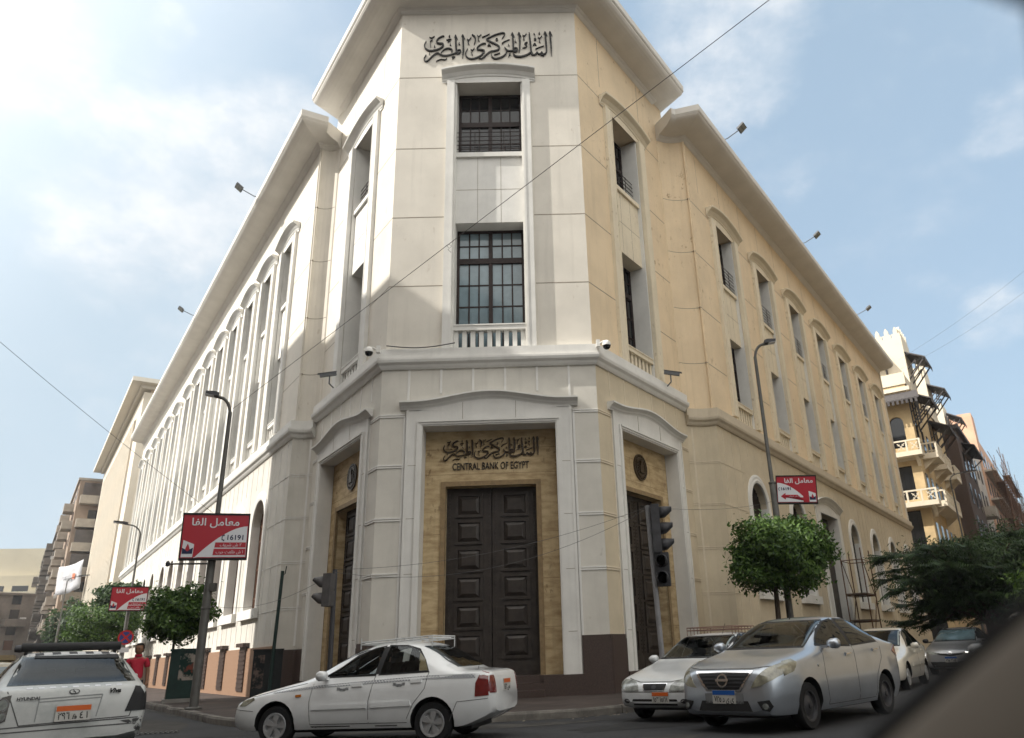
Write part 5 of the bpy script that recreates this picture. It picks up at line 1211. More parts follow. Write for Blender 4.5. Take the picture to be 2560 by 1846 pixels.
# cabinets
M_cab = mat('dark green cabinet paint', (.014, .045, .038), .5, var=.4, vs=3, spec=.4)
t = thing('utility_cabinet', 'dark green utility cabinet with torn posters beside the lamp post', 'cabinet', (-11.0, 24.75, .15), group='street cabinets')
F = frame((-10.98, 24.62), (.93, .45)); g = MB(F); g.box(-.42, .42, 0, .5, .25, 1.58); g.box(-.45, .45, -.04, .54, 1.58, 1.64); g.build('body', M_cab, t)
g = MB(F); g.box(-.5, .5, -.08, .58, .14, .25); g.build('footing', M_conc, t)
g = MB(F); g.box(.01, .40, -.012, 0, .3, 1.54); g.box(-.40, -.01, -.012, 0, .3, 1.54); g.build('door', M_cab, t)
M_post = mat('torn paper poster', (.34, .30, .26), .9, col2=(.015, .04, .035), vs=4.5, ramp=(.44, .54)); M_post2 = mat('torn red poster', (.22, .06, .04), .9, col2=(.015, .04, .035), vs=7, ramp=(.45, .55))
g = MB(F); g.box(-.16, .34, -.016, -.012, .75, 1.5); g.k = 1; g.box(-.02, .22, -.02, -.016, .9, 1.25); g.build('poster', [M_post, M_post2], t)
t = thing('utility_cabinet', 'black steel cabinet with a peeling poster at the corner by the left doorway', 'cabinet', (-7.75, 22.35, .15), group='street cabinets')
F = frame((-7.72, 22.3), (.95, .32)); g = MB(F); g.box(-.38, .38, 0, .4, .14, 1.46); g.box(-.40, .40, -.03, .43, 1.46, 1.50); g.build('body', mat('black cabinet paint', (.016, .019, .020), .5, var=.4, vs=4), t)
g = MB(F); g.box(-.34, -.08, -.006, 0, .5, 1.35); g.build('poster', mat('dim torn poster', (.14, .10, .085), .9, col2=(.016, .019, .02), vs=6, ramp=(.42, .55)), t)

# rooftop floodlights
M_fl = mat('floodlight grey', (.12, .125, .13), .5); M_led = mat('floodlight lens', (.35, .37, .36), .25, var=.3, vs=60)
def flood(label, p, n, L_):
    t = thing('floodlight', label, 'floodlight', p, group='floodlights on the roof edge'); q = Vector(p) + n * L_ + Vector((0, 0, .22)); g = MB()
    g.tube([p - n * .4, p + n * .1, q], .022, 6); g.build('arm', M_fl, t)
    X = Vector((-n.y, n.x, 0)); F = frame(q, X) @ T3(0, 0, q.z) @ Matrix.Rotation(R(-35), 4, 'X'); g = MB(F)
    g.box(-.2, .2, -.17, .17, -.03, .05); g.box(-.12, .12, -.1, .1, .05, .1); g.build('housing', M_fl, t)
    g = MB(F)
    for i in range(3):
        for j in range(2): g.box(-.17 + i * .12, -.07 + i * .12, -.14 + j * .15, -.01 + j * .15, -.045, -.03)
    g.build('lens', M_led, t)
for lb, s in (('nearest floodlight on the roof edge of the right wing', 2.0), ('middle floodlight on the roof edge of the right wing', 12.6), ('farthest floodlight on the roof edge of the right wing', 23.9)): flood(lb, QR + dR * s + nR * 1.0 + Vector((0, 0, 20.66)), nR, .75)
for lb, s in (('nearest floodlight on the roof edge of the left wing', 6.0), ('farther floodlight on the roof edge of the left wing', 20.6)): flood(lb, QL + dL * s + nL * 1.0 + Vector((0, 0, 20.66)), nL, .75)
# security cameras on the ledge
def dome(label, x, y, z, dx, dy):
    t = thing('security_camera', label, 'camera', (x, y, z), group='security cameras on the ledge'); g = MB(); g.tube([(x - dx * .4, y - dy * .4 + .05, z + .08), (x - dx * .15, y - dy * .15, z + .12), (x, y, z + .08)], .028, 8); g.box(x - dx * .45 - .05, x - dx * .45 + .05, y - dy * .4, y - dy * .4 + .12, z, z + .2); g.build('bracket', M_trim, t)
    g = MB(); g.lathe([(0, .13), (.06, .12), (.11, .06), (.12, 0), (.12, -.03)], (x, y, z), 'z', 16); g.build('housing', M_trim, t, smooth=50)
    g = MB(); g.lathe([(.11, -.03), (.10, -.09), (.06, -.13), (0, -.145)], (x, y, z), 'z', 16); g.build('dome', M_dglass, t, smooth=60)
dome('dome security camera at the left end of the front ledge', -4.72, 19.30, 9.03, -.5, -.2)
dome('dome security camera at the right end of the front ledge', 1.82, 19.42, 9.08, .5, -.2)
def bullet(label, p, d, side):
    t = thing('security_camera', label, 'camera', p, group='security cameras on the ledge'); g = MB(); p = Vector(p); q = p + Vector((0, 0, .26)); g.tube([p - side * .15 + Vector((0, 0, -.12)), p, q], .022, 6); g.build('bracket', M_fl, t)
    d = Vector(d).normalized(); F = frame(q, d) @ T3(0, 0, q.z + .04) @ Matrix.Rotation(R(14), 4, 'Y'); g = MB(F); g.prism([(-.2, -.05), (.3, -.05), (.3, .05), (-.2, .05)], -.055, .055); g.build('housing', M_fl, t); g = MB(F); g.box(-.22, .36, -.07, .07, .055, .068); g.box(.29, .302, -.04, .04, -.035, .035); g.build('sunshield', M_fl, t)
bullet('box security camera on the ledge over the left doorway', PL + dL * 3.3 + nL * .45 + Vector((0, 0, 9.2)), (-.9, -.35, 0), nL)
bullet('box security camera on the ledge over the right doorway', PR + dR * 4.1 + nR * .40 + Vector((0, 0, 9.15)), (.95, -.2, 0), nR)
# overhead wires
M_wire = mat('black cable', (.10, .10, .10), .6)
def wire(label, a, b, sag, r=.008, extra=None):
    a = Vector(a); b = Vector(b); n = 24; pts = [a.lerp(b, i / n) - Vector((0, 0, sag * 4 * (i / n) * (1 - i / n))) for i in range(n + 1)]
    g = MB(); g.tube(pts, r, 5)
    if extra:
        p = pts[extra]; g.tube([p, p + Vector((.06, 0, -.05)), p + Vector((-.02, .02, -.12)), p + Vector((.05, 0, -.2))], .005, 4); g.tube([p, p + Vector((-.05, 0, -.03)), p + Vector((.0, 0, -.09))], .005, 4)
    tag(g.build('overhead_wire', M_wire), label, 'wire', 'cables strung overhead')
wire('black cable crossing the tower diagonally up to the right', (-8.44, 19.8, 7.66), Vector((0, 0, 1.12)) + (Vector((3.3, 7.96, 9.48)) - Vector((0, 0, 1.12))) * 1.12, .0, .0065, 13)
wire('thin cable falling from the upper left sky to the large red sign', (-11.48, 14.99, 7.72), (-8.9, 20.4, 4.95), .06, .005)
wire('thin cable slung between the two traffic signals', (-4.9, 18.05, 3.1), (2.33, 17.3, 4.17), .32, .0045)
wire('second thin cable sagging low across the bronze doors', (-4.9, 17.9, 3.03), (2.33, 17.3, 4.13), .62, .0045)
wire('thin cable from the right signal to the wall behind the tree', (2.33, 17.3, 4.17), (8.6, 25.5, 5.9), .25, .0045)
wire('thin cable from the left doorway to the near lamp post', (-4.9, 18.05, 3.05), (-8.82, 20.39, 2.6), .35, .0045)
wire('upper faint cable over the ornate block', (29.6, 58, 22.8), (40, 45, 29.5), .6, .008)
wire('lower faint cable over the ornate block', (29.6, 58, 22.0), (41, 45, 28.8), .9, .008)
t = thing('cable', 'black cable looped along the front ledge', 'cable', (-3.6, 19.5, 9.2)); g = MB(); g.tube([(-4.3 + 1.9 * i / 12, 19.52, 9.27 - .10 * math.sin(math.pi * i / 12) + .003 * i) for i in range(13)], .016, 6); g.build('strand', M_wire, t)
# scaffold tower by the side doorway
t = thing('scaffold_tower', 'rusty scaffold tower with planks in front of the side doorway', 'scaffolding', WR @ Vector((12.8, -.8, .15)))
g = MB(WR)
for x in (12.3, 13.9):
    for y in (-.35, -1.25): g.tube([(x, y, .15), (x, y, 5.0)], .025, 6)
for z in (.8, 1.9, 3.0, 4.5):
    for y in (-.35, -1.25): g.tube([(12.3, y, z), (13.9, y, z)], .02, 5)
    for x in (12.3, 13.9): g.tube([(x, -.35, z), (x, -1.25, z)], .02, 5)
for y in (-.35, -1.25): g.tube([(12.3, y, 1.0), (13.9, y, 2.9)], .02, 5); g.tube([(13.9, y, 2.9), (12.3, y, 4.6)], .02, 5)
g.build('tube_frame', M_rust, t)
g = MB(WR)
for z in (1.93, 3.03): g.box(12.1, 14.1, -1.2, -.8, z, z + .05); g.box(12.2, 14.0, -.78, -.4, z, z + .05)
g.build('plank', mat('grey plank', (.16, .12, .09), .9, var=.4), t)
# ------------------------------------------------------------------ cars
def pchip(keys, x):
    k = np.array(sorted(keys), float); X, Y = k[:, 0], k[:, 1]; h = np.diff(X); dl = np.diff(Y) / h; m = np.zeros(len(X))
    for i in range(1, len(X) - 1):
        if dl[i - 1] * dl[i] > 0: w1, w2 = 2 * h[i] + h[i - 1], h[i] + 2 * h[i - 1]; m[i] = (w1 + w2) / (w1 / dl[i - 1] + w2 / dl[i])
    m[0], m[-1] = dl[0], dl[-1]
    i = np.clip(np.searchsorted(X, x) - 1, 0, len(h) - 1); t = (x - X[i]) / h[i]
    return (2 * t**3 - 3 * t**2 + 1) * Y[i] + (t**3 - 2 * t**2 + t) * h[i] * m[i] + (-2 * t**3 + 3 * t**2) * Y[i + 1] + (t**3 - t**2) * h[i] * m[i + 1]
def paint(name, col, metal=0.0, rough=.32, dirt=.25):
    return mat(name, col, rough, metal=metal, col2=tuple(c * (1 - dirt) for c in col), vs=2.2, ramp=(.4, .8), spec=.5, coat=1.0)
M_tyre = mat('tyre rubber', (.016, .016, .017), .85, var=.3, vs=20)
M_alloy = mat('silver wheel cover', (.45, .46, .47), .35, metal=.5, var=.25, vs=6)
M_steel = mat('dark steel wheel', (.06, .06, .065), .5, metal=.4)
M_car_glass = mat('car glass', (.010, .013, .015), .05, spec=.35)
M_car_glass2 = mat('pale reflecting car glass', (.10, .16, .19), .05, spec=.9, coat=.5, var=.5, vs=1.8)
def clear_glass(name, tint, gloss):
    m = mat(name, (.02, .02, .02), .03); t = m.node_tree; b_ = t.nodes['Principled BSDF']; tr = t.nodes.new('ShaderNodeBsdfTransparent'); tr.inputs[0].default_value = (*tint, 1)
    gl_ = t.nodes.new('ShaderNodeBsdfGlossy'); gl_.inputs['Roughness'].default_value = .02; gl_.inputs[0].default_value = (.9, .95, .98, 1); fr = t.nodes.new('ShaderNodeFresnel'); fr.inputs[0].default_value = gloss
    mx = t.nodes.new('ShaderNodeMixShader'); t.links.new(fr.outputs[0], mx.inputs[0]); t.links.new(tr.outputs[0], mx.inputs[1]); t.links.new(gl_.outputs[0], mx.inputs[2])
    t.links.new(mx.outputs[0], [q for q in t.nodes if q.type == 'OUTPUT_MATERIAL'][0].inputs[0]); return m
M_clear = clear_glass('clear car glass', (.70, .74, .74), 1.45)
M_tint = clear_glass('tinted car glass', (.22, .24, .25), 1.45)
M_cab_in = mat('dark car interior', (.028, .027, .026), .9, var=.3)
M_seat = mat('grey seat cloth', (.06, .058, .055), .9, var=.3, vs=8)
M_seam = mat('panel gap', (.09, .09, .09), .8)
M_trimk = mat('black car plastic', (.018, .018, .019), .6)
M_chrome = mat('chrome', (.62, .63, .65), .12, metal=1.0)
M_head = mat('headlight lens', (.34, .36, .34), .12, spec=.8, coat=.6, var=.6, vs=11)
M_heady = mat('yellowed headlight lens', (.30, .29, .22), .15, spec=.8, coat=.5, var=.6, vs=9)
M_tail = mat('tail light red', (.17, .012, .010), .15, spec=.7, coat=.5, var=.4, vs=12)
M_amber = mat('amber lens', (.40, .13, .02), .2)
M_plate = mat('plate white', (.50, .49, .46), .5, var=.2, vs=9)
M_orange = mat('plate orange', (.55, .11, .02), .5)
M_blue = mat('plate blue', (.015, .09, .34), .5)
def checker(name, sc, a, b):
    m = mat(name, a, .5); t = m.node_tree; c = t.nodes.new('ShaderNodeTexChecker'); tcn = t.nodes.new('ShaderNodeTexCoord')
    mp = t.nodes.new('ShaderNodeMapping'); mp.inputs['Location'].default_value = (.003, .5, .003); mp.inputs['Scale'].default_value = sc
    t.links.new(tcn.outputs['Object'], mp.inputs[0]); t.links.new(mp.outputs[0], c.inputs[0])
    c.inputs['Scale'].default_value = 1; c.inputs['Color1'].default_value = (*a, 1); c.inputs['Color2'].default_value = (*b, 1)
    t.links.new(c.outputs[0], t.nodes['Principled BSDF'].inputs['Base Color']); return m
M_chk = checker('fine grey checker band', (44, .001, 44), (.50, .51, .52), (.14, .15, .17))
M_chk2 = checker('black and white checker', (.001, 11, 14), (.60, .60, .60), (.05, .05, .055))

class Car:
    def __init__(s, label, spec, loc, heading, scale, body_mat, name='parked_car', cat='car', group='cars in the street'):
        s.t = bpy.data.objects.new(name, None); COL.objects.link(s.t); tag(s.t, label, cat, group)
        a = math.atan2(heading[1], heading[0]); s.t.matrix_basis = T3(*loc) @ RZ(a) @ Matrix.Diagonal((scale, scale, scale, 1))
        s.sp = spec; L_ = spec['L']; s.L = L_
        d = np.unique(np.concatenate([np.linspace(0, L_, 64), [0, .01, .03, .05, .08, L_ - .01, L_ - .03, L_ - .06]]))
        zb, zs, zt, w_, wt = [pchip(spec[k], d) for k in ('zb', 'zs', 'zt', 'w', 'wt')]
        rings = []
        for i in range(len(d)):
            h = max(.02, zt[i] - zs[i]); b, sh, top, w0, w1 = zb[i], zs[i], zt[i], w_[i], min(wt[i], w_[i] * .96)
            sd = sh - b; hf = min(.05, h * .25)
            half = [(0, b), (.70 * w0, b), (.92 * w0, b + .03), (.982 * w0, b + .2 * sd), (1.0 * w0, b + .48 * sd), (.992 * w0, b + .74 * sd), (.968 * w0, sh - .03), (.945 * w0, sh), (.925 * w0, sh + hf * .6)]
            a0 = np.array([.915 * w0, sh + hf]); a1 = np.array([w1, top - min(.085, .34 * h)])
            for q in (.25, .5, .75): half.append(tuple(a0 + (a1 - a0) * q + np.array([.02 * math.sin(math.pi * q) * min(1, h / .4), 0])))
            half += [tuple(a1), (w1 * .94, top - min(.045, .18 * h)), (w1 * .82, top - min(.02, .08 * h)), (w1 * .5, top - .006), (0, top)]
            ring = [(L_ / 2 - d[i], y, z) for y, z in half] + [(L_ / 2 - d[i], -y, z) for y, z in half[-2:0:-1]]
            rings.append(ring)
        n = len(rings[0]); vs = [p for r in rings for p in r]
        fs = [(i * n + k, i * n + (k + 1) % n, (i + 1) * n + (k + 1) % n, (i + 1) * n + k) for i in range(len(rings) - 1) for k in range(n)]
        fs += [list(range(n)), list(range((len(rings) - 1) * n, len(rings) * n))[::-1]]
        g = MB(); g.add(vs, fs); me = g.mesh('body', body_mat)
        s.bvh = BVHTree.FromPolygons([v.co for v in me.vertices], [p.vertices for p in me.polygons])
        # wheel arches cut through the shell
        c = MB()
        for ax_ in spec['axles']:
            for y0 in (.46, -.46):
                pr = [(spec['ar'], -.6), (spec['ar'], .6)]; x = L_ / 2 - ax_
                k = 24; cc = [(x + spec['ar'] * math.cos(2 * math.pi * j / k), spec['r'] + .02 + spec['ar'] * math.sin(2 * math.pi * j / k)) for j in range(k)]
                c.prism(cc, *((.50, 1.1) if y0 > 0 else (-1.1, -.50)))
        ob = bpy.data.objects.new('b', me); COL.objects.link(ob); ob.data.materials.append(M_trimk); ob.data.materials.append(M_cab_in)
        cuts = [c]; c.mi = [1] * len(c.mi)
        if spec.get('win'):
            wn = spec['win']; q = MB()
            for poly in wn['side']: q.prism([(s.X(a), z) for a, z in poly], -1.2, 1.2)
            q.mi = [2] * len(q.mi); cuts.append(q)
            for poly, x0, x1 in ((wn['front'], -.1, 3), (wn['back'], -3, .0)):
                q = MB(); n_ = len(poly); q.add([(x0, y, z) for y, z in poly] + [(x1, y, z) for y, z in poly], [list(range(n_)), list(range(2 * n_ - 1, n_ - 1, -1))] + [(i, (i + 1) % n_, n_ + (i + 1) % n_, n_ + i) for i in range(n_)]); q.mi = [2] * len(q.mi); cuts.append(q)
        tmp = []
        for q in cuts:
            co = bpy.data.objects.new('c', q.mesh('c', [M_trimk, M_trimk, M_cab_in])); COL.objects.link(co); tmp.append(co)
            md = ob.modifiers.new('b', 'BOOLEAN'); md.object = co; md.solver = 'EXACT'; md.operation = 'DIFFERENCE'
        new = bpy.data.meshes.new_from_object(ob.evaluated_get(bpy.context.evaluated_depsgraph_get()))
        bpy.data.objects.remove(ob)
        for co in tmp: bpy.data.objects.remove(co)
        if spec.get('win'):
            zb_ = spec['win']['belt']
            for sd in (1, -1):
                g = MB(); xx = s.X(2.45); g.prism([(xx + .10, zb_ - .02), (xx - .04, zb_ - .02), (xx - .14, zb_ + .17), (xx - .05, zb_ + .18)], sd * .34 - .22, sd * .34 + .22); g.prism([(xx - .07, zb_ + .17), (xx - .15, zb_ + .17), (xx - .17, zb_ + .31), (xx - .10, zb_ + .32)], sd * .34 - .12, sd * .34 + .12); link('seat', g.mesh('seat', M_seat), s.t, ID)
            g = MB(); xx = s.X(3.25); g.box(xx - .1, xx + .05, -.5, .5, zb_ - .02, zb_ + .12); link('rear_seat', g.mesh('rear_seat', M_seat), s.t, ID)
            g = MB(); g.add(*ringmesh(.18, .02, 0, 0, 0, 18)); link('steering_wheel', g.mesh('steering_wheel', M_trimk), s.t, T3(s.X(1.78), .34, zb_ + .0) @ RZ(R(90)) @ Matrix.Rotation(R(-25), 4, 'X'))
        new.name = 'body'; new.polygons.foreach_set('use_smooth', [True] * len(new.polygons)); new.set_sharp_from_angle(angle=R(32))
        s.body = link('body', new, s.t, ID)
        g = MB(); x0, x1 = L_ / 2 - spec['axles'][0], L_ / 2 - spec['axles'][1]
        g.box(x1 - .5, x0 + .45, -.5, .5, .17, .34); link('underbody', g.mesh('underbody', M_trimk), s.t, ID)
    def X(s, d): return s.L / 2 - d
    def patch(s, name, polys, axis, m, off=.004, step=.05, thick=.012, parent=None):
        """outlines projected on the body shell; axis: L, R (side), F (front), B (rear), T (top)"""
        g = MB(); polys = polys if isinstance(polys[0][0], (tuple, list)) else [polys]
        for poly in polys:
            pts = [Vector(p) for p in poly]; ed = []
            V = []
            for i, p in enumerate(pts):
                q = pts[(i + 1) % len(pts)]; nseg = max(1, int((q - p).length / step))
                V += [p.lerp(q, k / nseg) for k in range(nseg)]
            nb = len(V); ed = [(i, (i + 1) % nb) for i in range(nb)]
            xs = [p.x for p in V]; ys = [p.y for p in V]
            x = min(xs) + step / 2
            ins = []
            while x < max(xs):
                y = min(ys) + step / 2
                while y < max(ys): 
                    if geometry.intersect_point_tri_2d: ins.append(Vector((x, y)))
                    y += step
                x += step
            def inside(p):
                c_ = False
                for i in range(nb):
                    a, b = V[i], V[(i + 1) % nb]
                    if (a.y > p.y) != (b.y > p.y) and p.x < (b.x - a.x) * (p.y - a.y) / (b.y - a.y) + a.x: c_ = not c_
                return c_
            ins = [p for p in ins if inside(p) and min((p - q).length for q in V) > step * .45]
            ov, oe, of = geometry.delaunay_2d_cdt(V + ins, ed, [], 1, 1e-5)[:3]
            P3 = []
            for p in ov:
                if axis == 'L': o_, d_ = (s.X(p.x), 3, p.y), (0, -1, 0)
                elif axis == 'R': o_, d_ = (s.X(p.x), -3, p.y), (0, 1, 0)
                elif axis == 'F': o_, d_ = (5, p.x, p.y), (-1, 0, 0)
                elif axis == 'B': o_, d_ = (-5, p.x, p.y), (1, 0, 0)
                else: o_, d_ = (s.X(p.x), p.y, 4), (0, 0, -1)
                h = s.bvh.ray_cast(Vector(o_), Vector(d_))
                if h[0] is None: P3.append(None); continue
                nn = h[1]; nn = nn if nn.dot(Vector(d_)) < 0 else -nn
                P3.append((h[0] + nn * off, h[0] - nn * max(.004, thick - off)))
            f_ok = [f for f in of if all(P3[i] for i in f)]
            if not f_ok: continue
            cnt = {}
            for f in f_ok:
                for i in range(len(f)): e = (f[i], f[(i + 1) % len(f)]); cnt[tuple(sorted(e))] = cnt.get(tuple(sorted(e)), 0) + 1
            base = len(P3); used = [p if p else (Vector(), Vector()) for p in P3]
            fs = [tuple(f) for f in f_ok] + [(a, b, b + base, a + base) for (a, b), n_ in cnt.items() if n_ == 1]
            g.add([p[0] for p in used] + [p[1] for p in used], fs)
        if not g.f: return None
        me = g.mesh(name, m, smooth=40); bm_ = bmesh.new(); bm_.from_mesh(me); bmesh.ops.delete(bm_, geom=[v for v in bm_.verts if not v.link_faces], context='VERTS'); bm_.to_mesh(me); bm_.free()
        return link(name, me, parent or s.t, ID)
    def both(s, name, polys, m, **k):
        for a in 'LR': s.patch(name, polys, a, m, **k)
    def wheels(s, mrim, kind):
        sp = s.sp; r = sp['r']
        for ax_ in sp['axles']:
            for sd in (1, -1):
                t = MB(); t.lathe([(r * .66, -.085), (r * .93, -.09), (r, -.065), (r, .065), (r * .93, .09), (r * .66, .085)], (0, 0, 0), 'y', 28)
                G = T3(s.X(ax_), sd * (sp['tw'] - .08), r) @ (ID if sd < 0 else RZ(math.pi))
                wo = link('wheel', t.mesh('wheel', M_tyre, smooth=40), s.t, G)
                q = MB(); q.lathe([(r * .67, -.085), (r * .64, -.06), (r * .6, -.05), (0, -.045)], (0, 0, 0), 'y', 28)
                q.lathe([(0, -.10), (r * .13, -.095), (r * .15, -.05)], (0, 0, 0), 'y', 12)
                if kind == 'cover':
                    for k in range(5):
                        a = 2 * math.pi * k / 5; e = frame((0, 0), (1, 0)) @ Matrix.Rotation(a, 4, 'Y'); q.F = e
                        q.prism([(-r * .05, r * .05), (r * .10, r * .05), (r * .26, r * .60), (-r * .10, r * .60)], -.092, -.05); q.F = None
                    q.lathe([(r * .66, -.09), (r * .64, -.098), (r * .54, -.092), (r * .53, -.05)], (0, 0, 0), 'y', 28)
                else:
                    q.lathe([(r * .66, -.09), (r * .60, -.085), (r * .56, -.04), (r * .3, -.06), (r * .2, -.075), (0, -.075)], (0, 0, 0), 'y', 24)
                link('rim', q.mesh('rim', mrim, smooth=30), wo, ID)
    def plate(s, x, y, z, ang, body, top, w_=.36, h_=.17, tilt=0):
        """ang: 0 faces the rear (-x), pi faces the front"""
        G = T3(x, y, z) @ RZ(R(-90) + ang) @ Matrix.Rotation(tilt, 4, 'X')
        g = MB(); g.box(-w_ / 2, w_ / 2, 0, .012, -h_ / 2, h_ / 2); p = link('licence_plate', g.mesh('licence_plate', M_plate), s.t, G)
        g = MB(); g.box(-w_ / 2 + .005, w_ / 2 - .005, -.003, 0, h_ * .14, h_ / 2 - .005); link('plate_band', g.mesh('plate_band', top), p, ID)
        text('plate_number', body, h_ * .62, M_blk, p, T3(0, -.001, -h_ * .19), .001, bold=.002, width=w_ * .84)
    def mirrors(s, d, z, m, y=.93):
        for sd in (1, -1):
            g = MB(T3(s.X(d), sd * y, z)); g.lathe([(0, -.10), (.05, -.09), (.085, -.03), (.085, .05), (.06, .08), (0, .085)], (0, 0, 0), 'y', 14)
            g.v = [(x_, y_, z + (z_ - z) * .85) for x_, y_, z_ in g.v]
            g.box(-.03, .03, -sd * .15 - .06, -sd * .15 + .06, -.06, -.02); link('mirror', g.mesh('mirror', m, smooth=50), s.t, ID)

LANOS = dict(L=4.24, r=.285, ar=.335, axles=(.82, 3.34), tw=.79,
  zb=[(0, .30), (.06, .24), (.3, .2), (3.7, .2), (4.05, .30), (4.24, .40)],
  zs=[(0, .50), (.05, .56), (.3, .665), (.9, .765), (1.3, .83), (2.2, .885), (3.3, .935), (3.75, .95), (4.12, .94), (4.2, .88), (4.24, .7)],
  zt=[(0, .54), (.05, .61), (.3, .715), (.9, .855), (1.2, .92), (1.28, .945), (1.7, 1.17), (2.05, 1.335), (2.3, 1.40), (2.65, 1.43), (3.0, 1.405), (3.3, 1.30), (3.6, 1.11), (3.76, 1.00), (3.9, .985), (4.12, .97), (4.2, .91), (4.24, .72)],
  w=[(0, .56), (.04, .65), (.15, .75), (.4, .82), (1, .84), (3.4, .84), (3.9, .80), (4.12, .74), (4.2, .69), (4.24, .6)],
  wt=[(0, .46), (.3, .64), (1.25, .70), (1.7, .63), (2.1, .57), (3.0, .56), (3.4, .60), (3.8, .66), (4.2, .6), (4.24, .5)])
FW_ = [(1.57, .955), (1.75, 1.05), (2.05, 1.225), (2.28, 1.32), (2.46, 1.35), (2.40, .965)]
RW_ = [(2.48, .97), (2.55, 1.355), (2.85, 1.345), (3.02, 1.285), (3.16, 1.16), (3.25, .99)]
LANOS['win'] = dict(side=[FW_, RW_], belt=.955, front=[(-.57, .985), (.57, .985), (.50, 1.33), (-.50, 1.33)], back=[(-.57, 1.035), (.57, 1.035), (.48, 1.33), (-.48, 1.33)])
grow = lambda poly, e: [((lambda c, p: (p[0] + e * (1 if p[0] > c[0] else -1), p[1] + e * (1 if p[1] > c[1] else -1)))((sum(q[0] for q in poly) / len(poly), sum(q[1] for q in poly) / len(poly)), p)) for p in poly]
def seam(pts, wd=.008):
    out_ = []
    for a, b in zip(pts, pts[1:]):
        a, b = Vector(a), Vector(b); n = (b - a).normalized(); n = Vector((-n.y, n.x)) * wd / 2; out_.append([tuple(a + n), tuple(b + n), tuple(b - n), tuple(a - n)])
    return out_
def sedan_common(c, gl, fw_, rw_, ws, rw, seams, mould=None, handles=()):
    win = c.sp.get('win'); clr = {True: M_clear, False: M_car_glass}[bool(win)]; side = gl if (not win or gl in (M_tint, M_clear)) else M_clear
    def frames(nm, poly, ax):                          # thin black seal round each opening
        o_ = grow(poly, .022); n_ = len(poly)
        for k in range(n_): pass
        if not win: (c.both if ax == 'S' else (lambda n, p, m, **kw: c.patch(n, p, ax, m, **kw)))(nm, o_, M_trimk, off=.003); return
        strips = [[poly[k], poly[(k + 1) % n_], o_[(k + 1) % n_], o_[k]] for k in range(n_)]
        if ax == 'S': c.both(nm, strips, M_trimk, off=.004)
        else: c.patch(nm, strips, ax, M_trimk, off=.004)
    for p_ in (fw_, rw_): frames('window_frame', p_, 'S')
    if win: c.both('pillar_cover', [[fw_[-1], fw_[-2], rw_[1], rw_[0]]], M_trimk, off=.0045)
    c.both('front_window', fw_, side if win else M_car_glass, off=.007); c.both('rear_window', rw_, side if win else gl, off=.007)
    frames('windscreen_frame', ws, 'F'); c.patch('windscreen', ws, 'F', clr, off=.007)
    c.patch('back_window', rw, 'B', M_tint if win else M_car_glass, off=.006)
    for sd in 'LR': c.patch('panel_gap', [q for s_ in seams for q in seam(s_)], sd, M_seam, off=.0025, step=.06)
    for d, z in handles: c.both('door_handle', [(d, z), (d + .17, z + .005), (d + .17, z + .05), (d, z + .045)], c.body.data.materials[0], off=.018, thick=.02, step=.03)

# the white taxi seen from its left side
M_wtaxi = paint('white taxi paint', (.70, .715, .72), dirt=.18)
tx_ = Car('white taxi with a roof rack and grey checker band passing the doorway', LANOS, (-2.62, 12.55, 0), (-2.41, .56), .955, M_wtaxi, name='taxi', cat='taxi')
sedan_common(tx_, M_car_glass2, FW_, RW_, [(-.60, .99), (.60, .99), (.52, 1.33), (-.52, 1.33)], [(-.63, 1.03), (.63, 1.03), (.53, 1.34), (-.53, 1.34)],
             [[(1.42, .86), (1.38, .6), (1.41, .30)], [(2.42, .95), (2.34, .6), (2.35, .3)], [(3.27, .98), (3.22, .75), (3.05, .55), (2.95, .35)], [(1.41, .30), (2.95, .30)], [(.40, .70), (.9, .80), (1.3, .87)]], handles=((2.06, .80), (3.0, .83)))
tx_.both('side_moulding', [[(1.42, .50), (2.32, .51), (2.32, .575), (1.42, .565)], [(2.38, .51), (3.02, .53), (3.0, .595), (2.38, .575)]], M_wtaxi, off=.018, thick=.02)
tx_.both('checker_band', [[(.75, .755), (1.5, .835), (2.4, .885), (3.3, .925), (3.98, .925), (3.98, .87), (3.3, .875), (2.4, .84), (1.5, .80), (.75, .74)]], M_chk, off=.003)
tx_.both('taxi_emblem', [[(1.82, .80), (1.86, .80), (1.88, .785), (1.95, .785), (1.97, .80), (2.01, .80), (2.01, .76), (1.97, .76), (1.95, .745), (1.88, .745), (1.86, .76), (1.82, .76)], [(2.72, .84), (2.76, .84), (2.78, .825), (2.85, .825), (2.87, .84), (2.91, .84), (2.91, .80), (2.87, .80), (2.85, .785), (2.78, .785), (2.76, .80), (2.72, .80)]], mat('grey emblem print', (.30, .31, .32), .5, var=.7, vs=30), off=.0035)
tx_.both('indicator', [(1.15, .68), (1.24, .685), (1.24, .72), (1.15, .715)], M_amber, off=.012)
for a in 'LR': tx_.patch('tail_light', [(3.98, .62), (3.985, .80), (4.06, .96), (4.16, .93), (4.17, .63)], a, M_tail, off=.008)
tx_.patch('tail_light', [[(.56, .66), (.74, .66), (.68, .90), (.57, .90)], [(-.74, .66), (-.56, .66), (-.57, .90), (-.68, .90)]], 'B', M_tail, off=.008)
tx_.both('headlight', [(.16, .57), (.30, .575), (.45, .66), (.42, .69), (.22, .64)], M_heady, off=.008)
tx_.patch('headlight', [[(.30, .53), (.66, .53), (.66, .63), (.34, .60)], [(-.66, .53), (-.30, .53), (-.34, .60), (-.66, .63)]], 'F', M_heady, off=.008)
tx_.both('bumper_gap', [q for s_ in ([(.05, .53), (.45, .50)], [(3.72, .56), (4.16, .59)], [(3.6, .3), (3.72, .56)]) for q in seam(s_)], M_seam, off=.003)
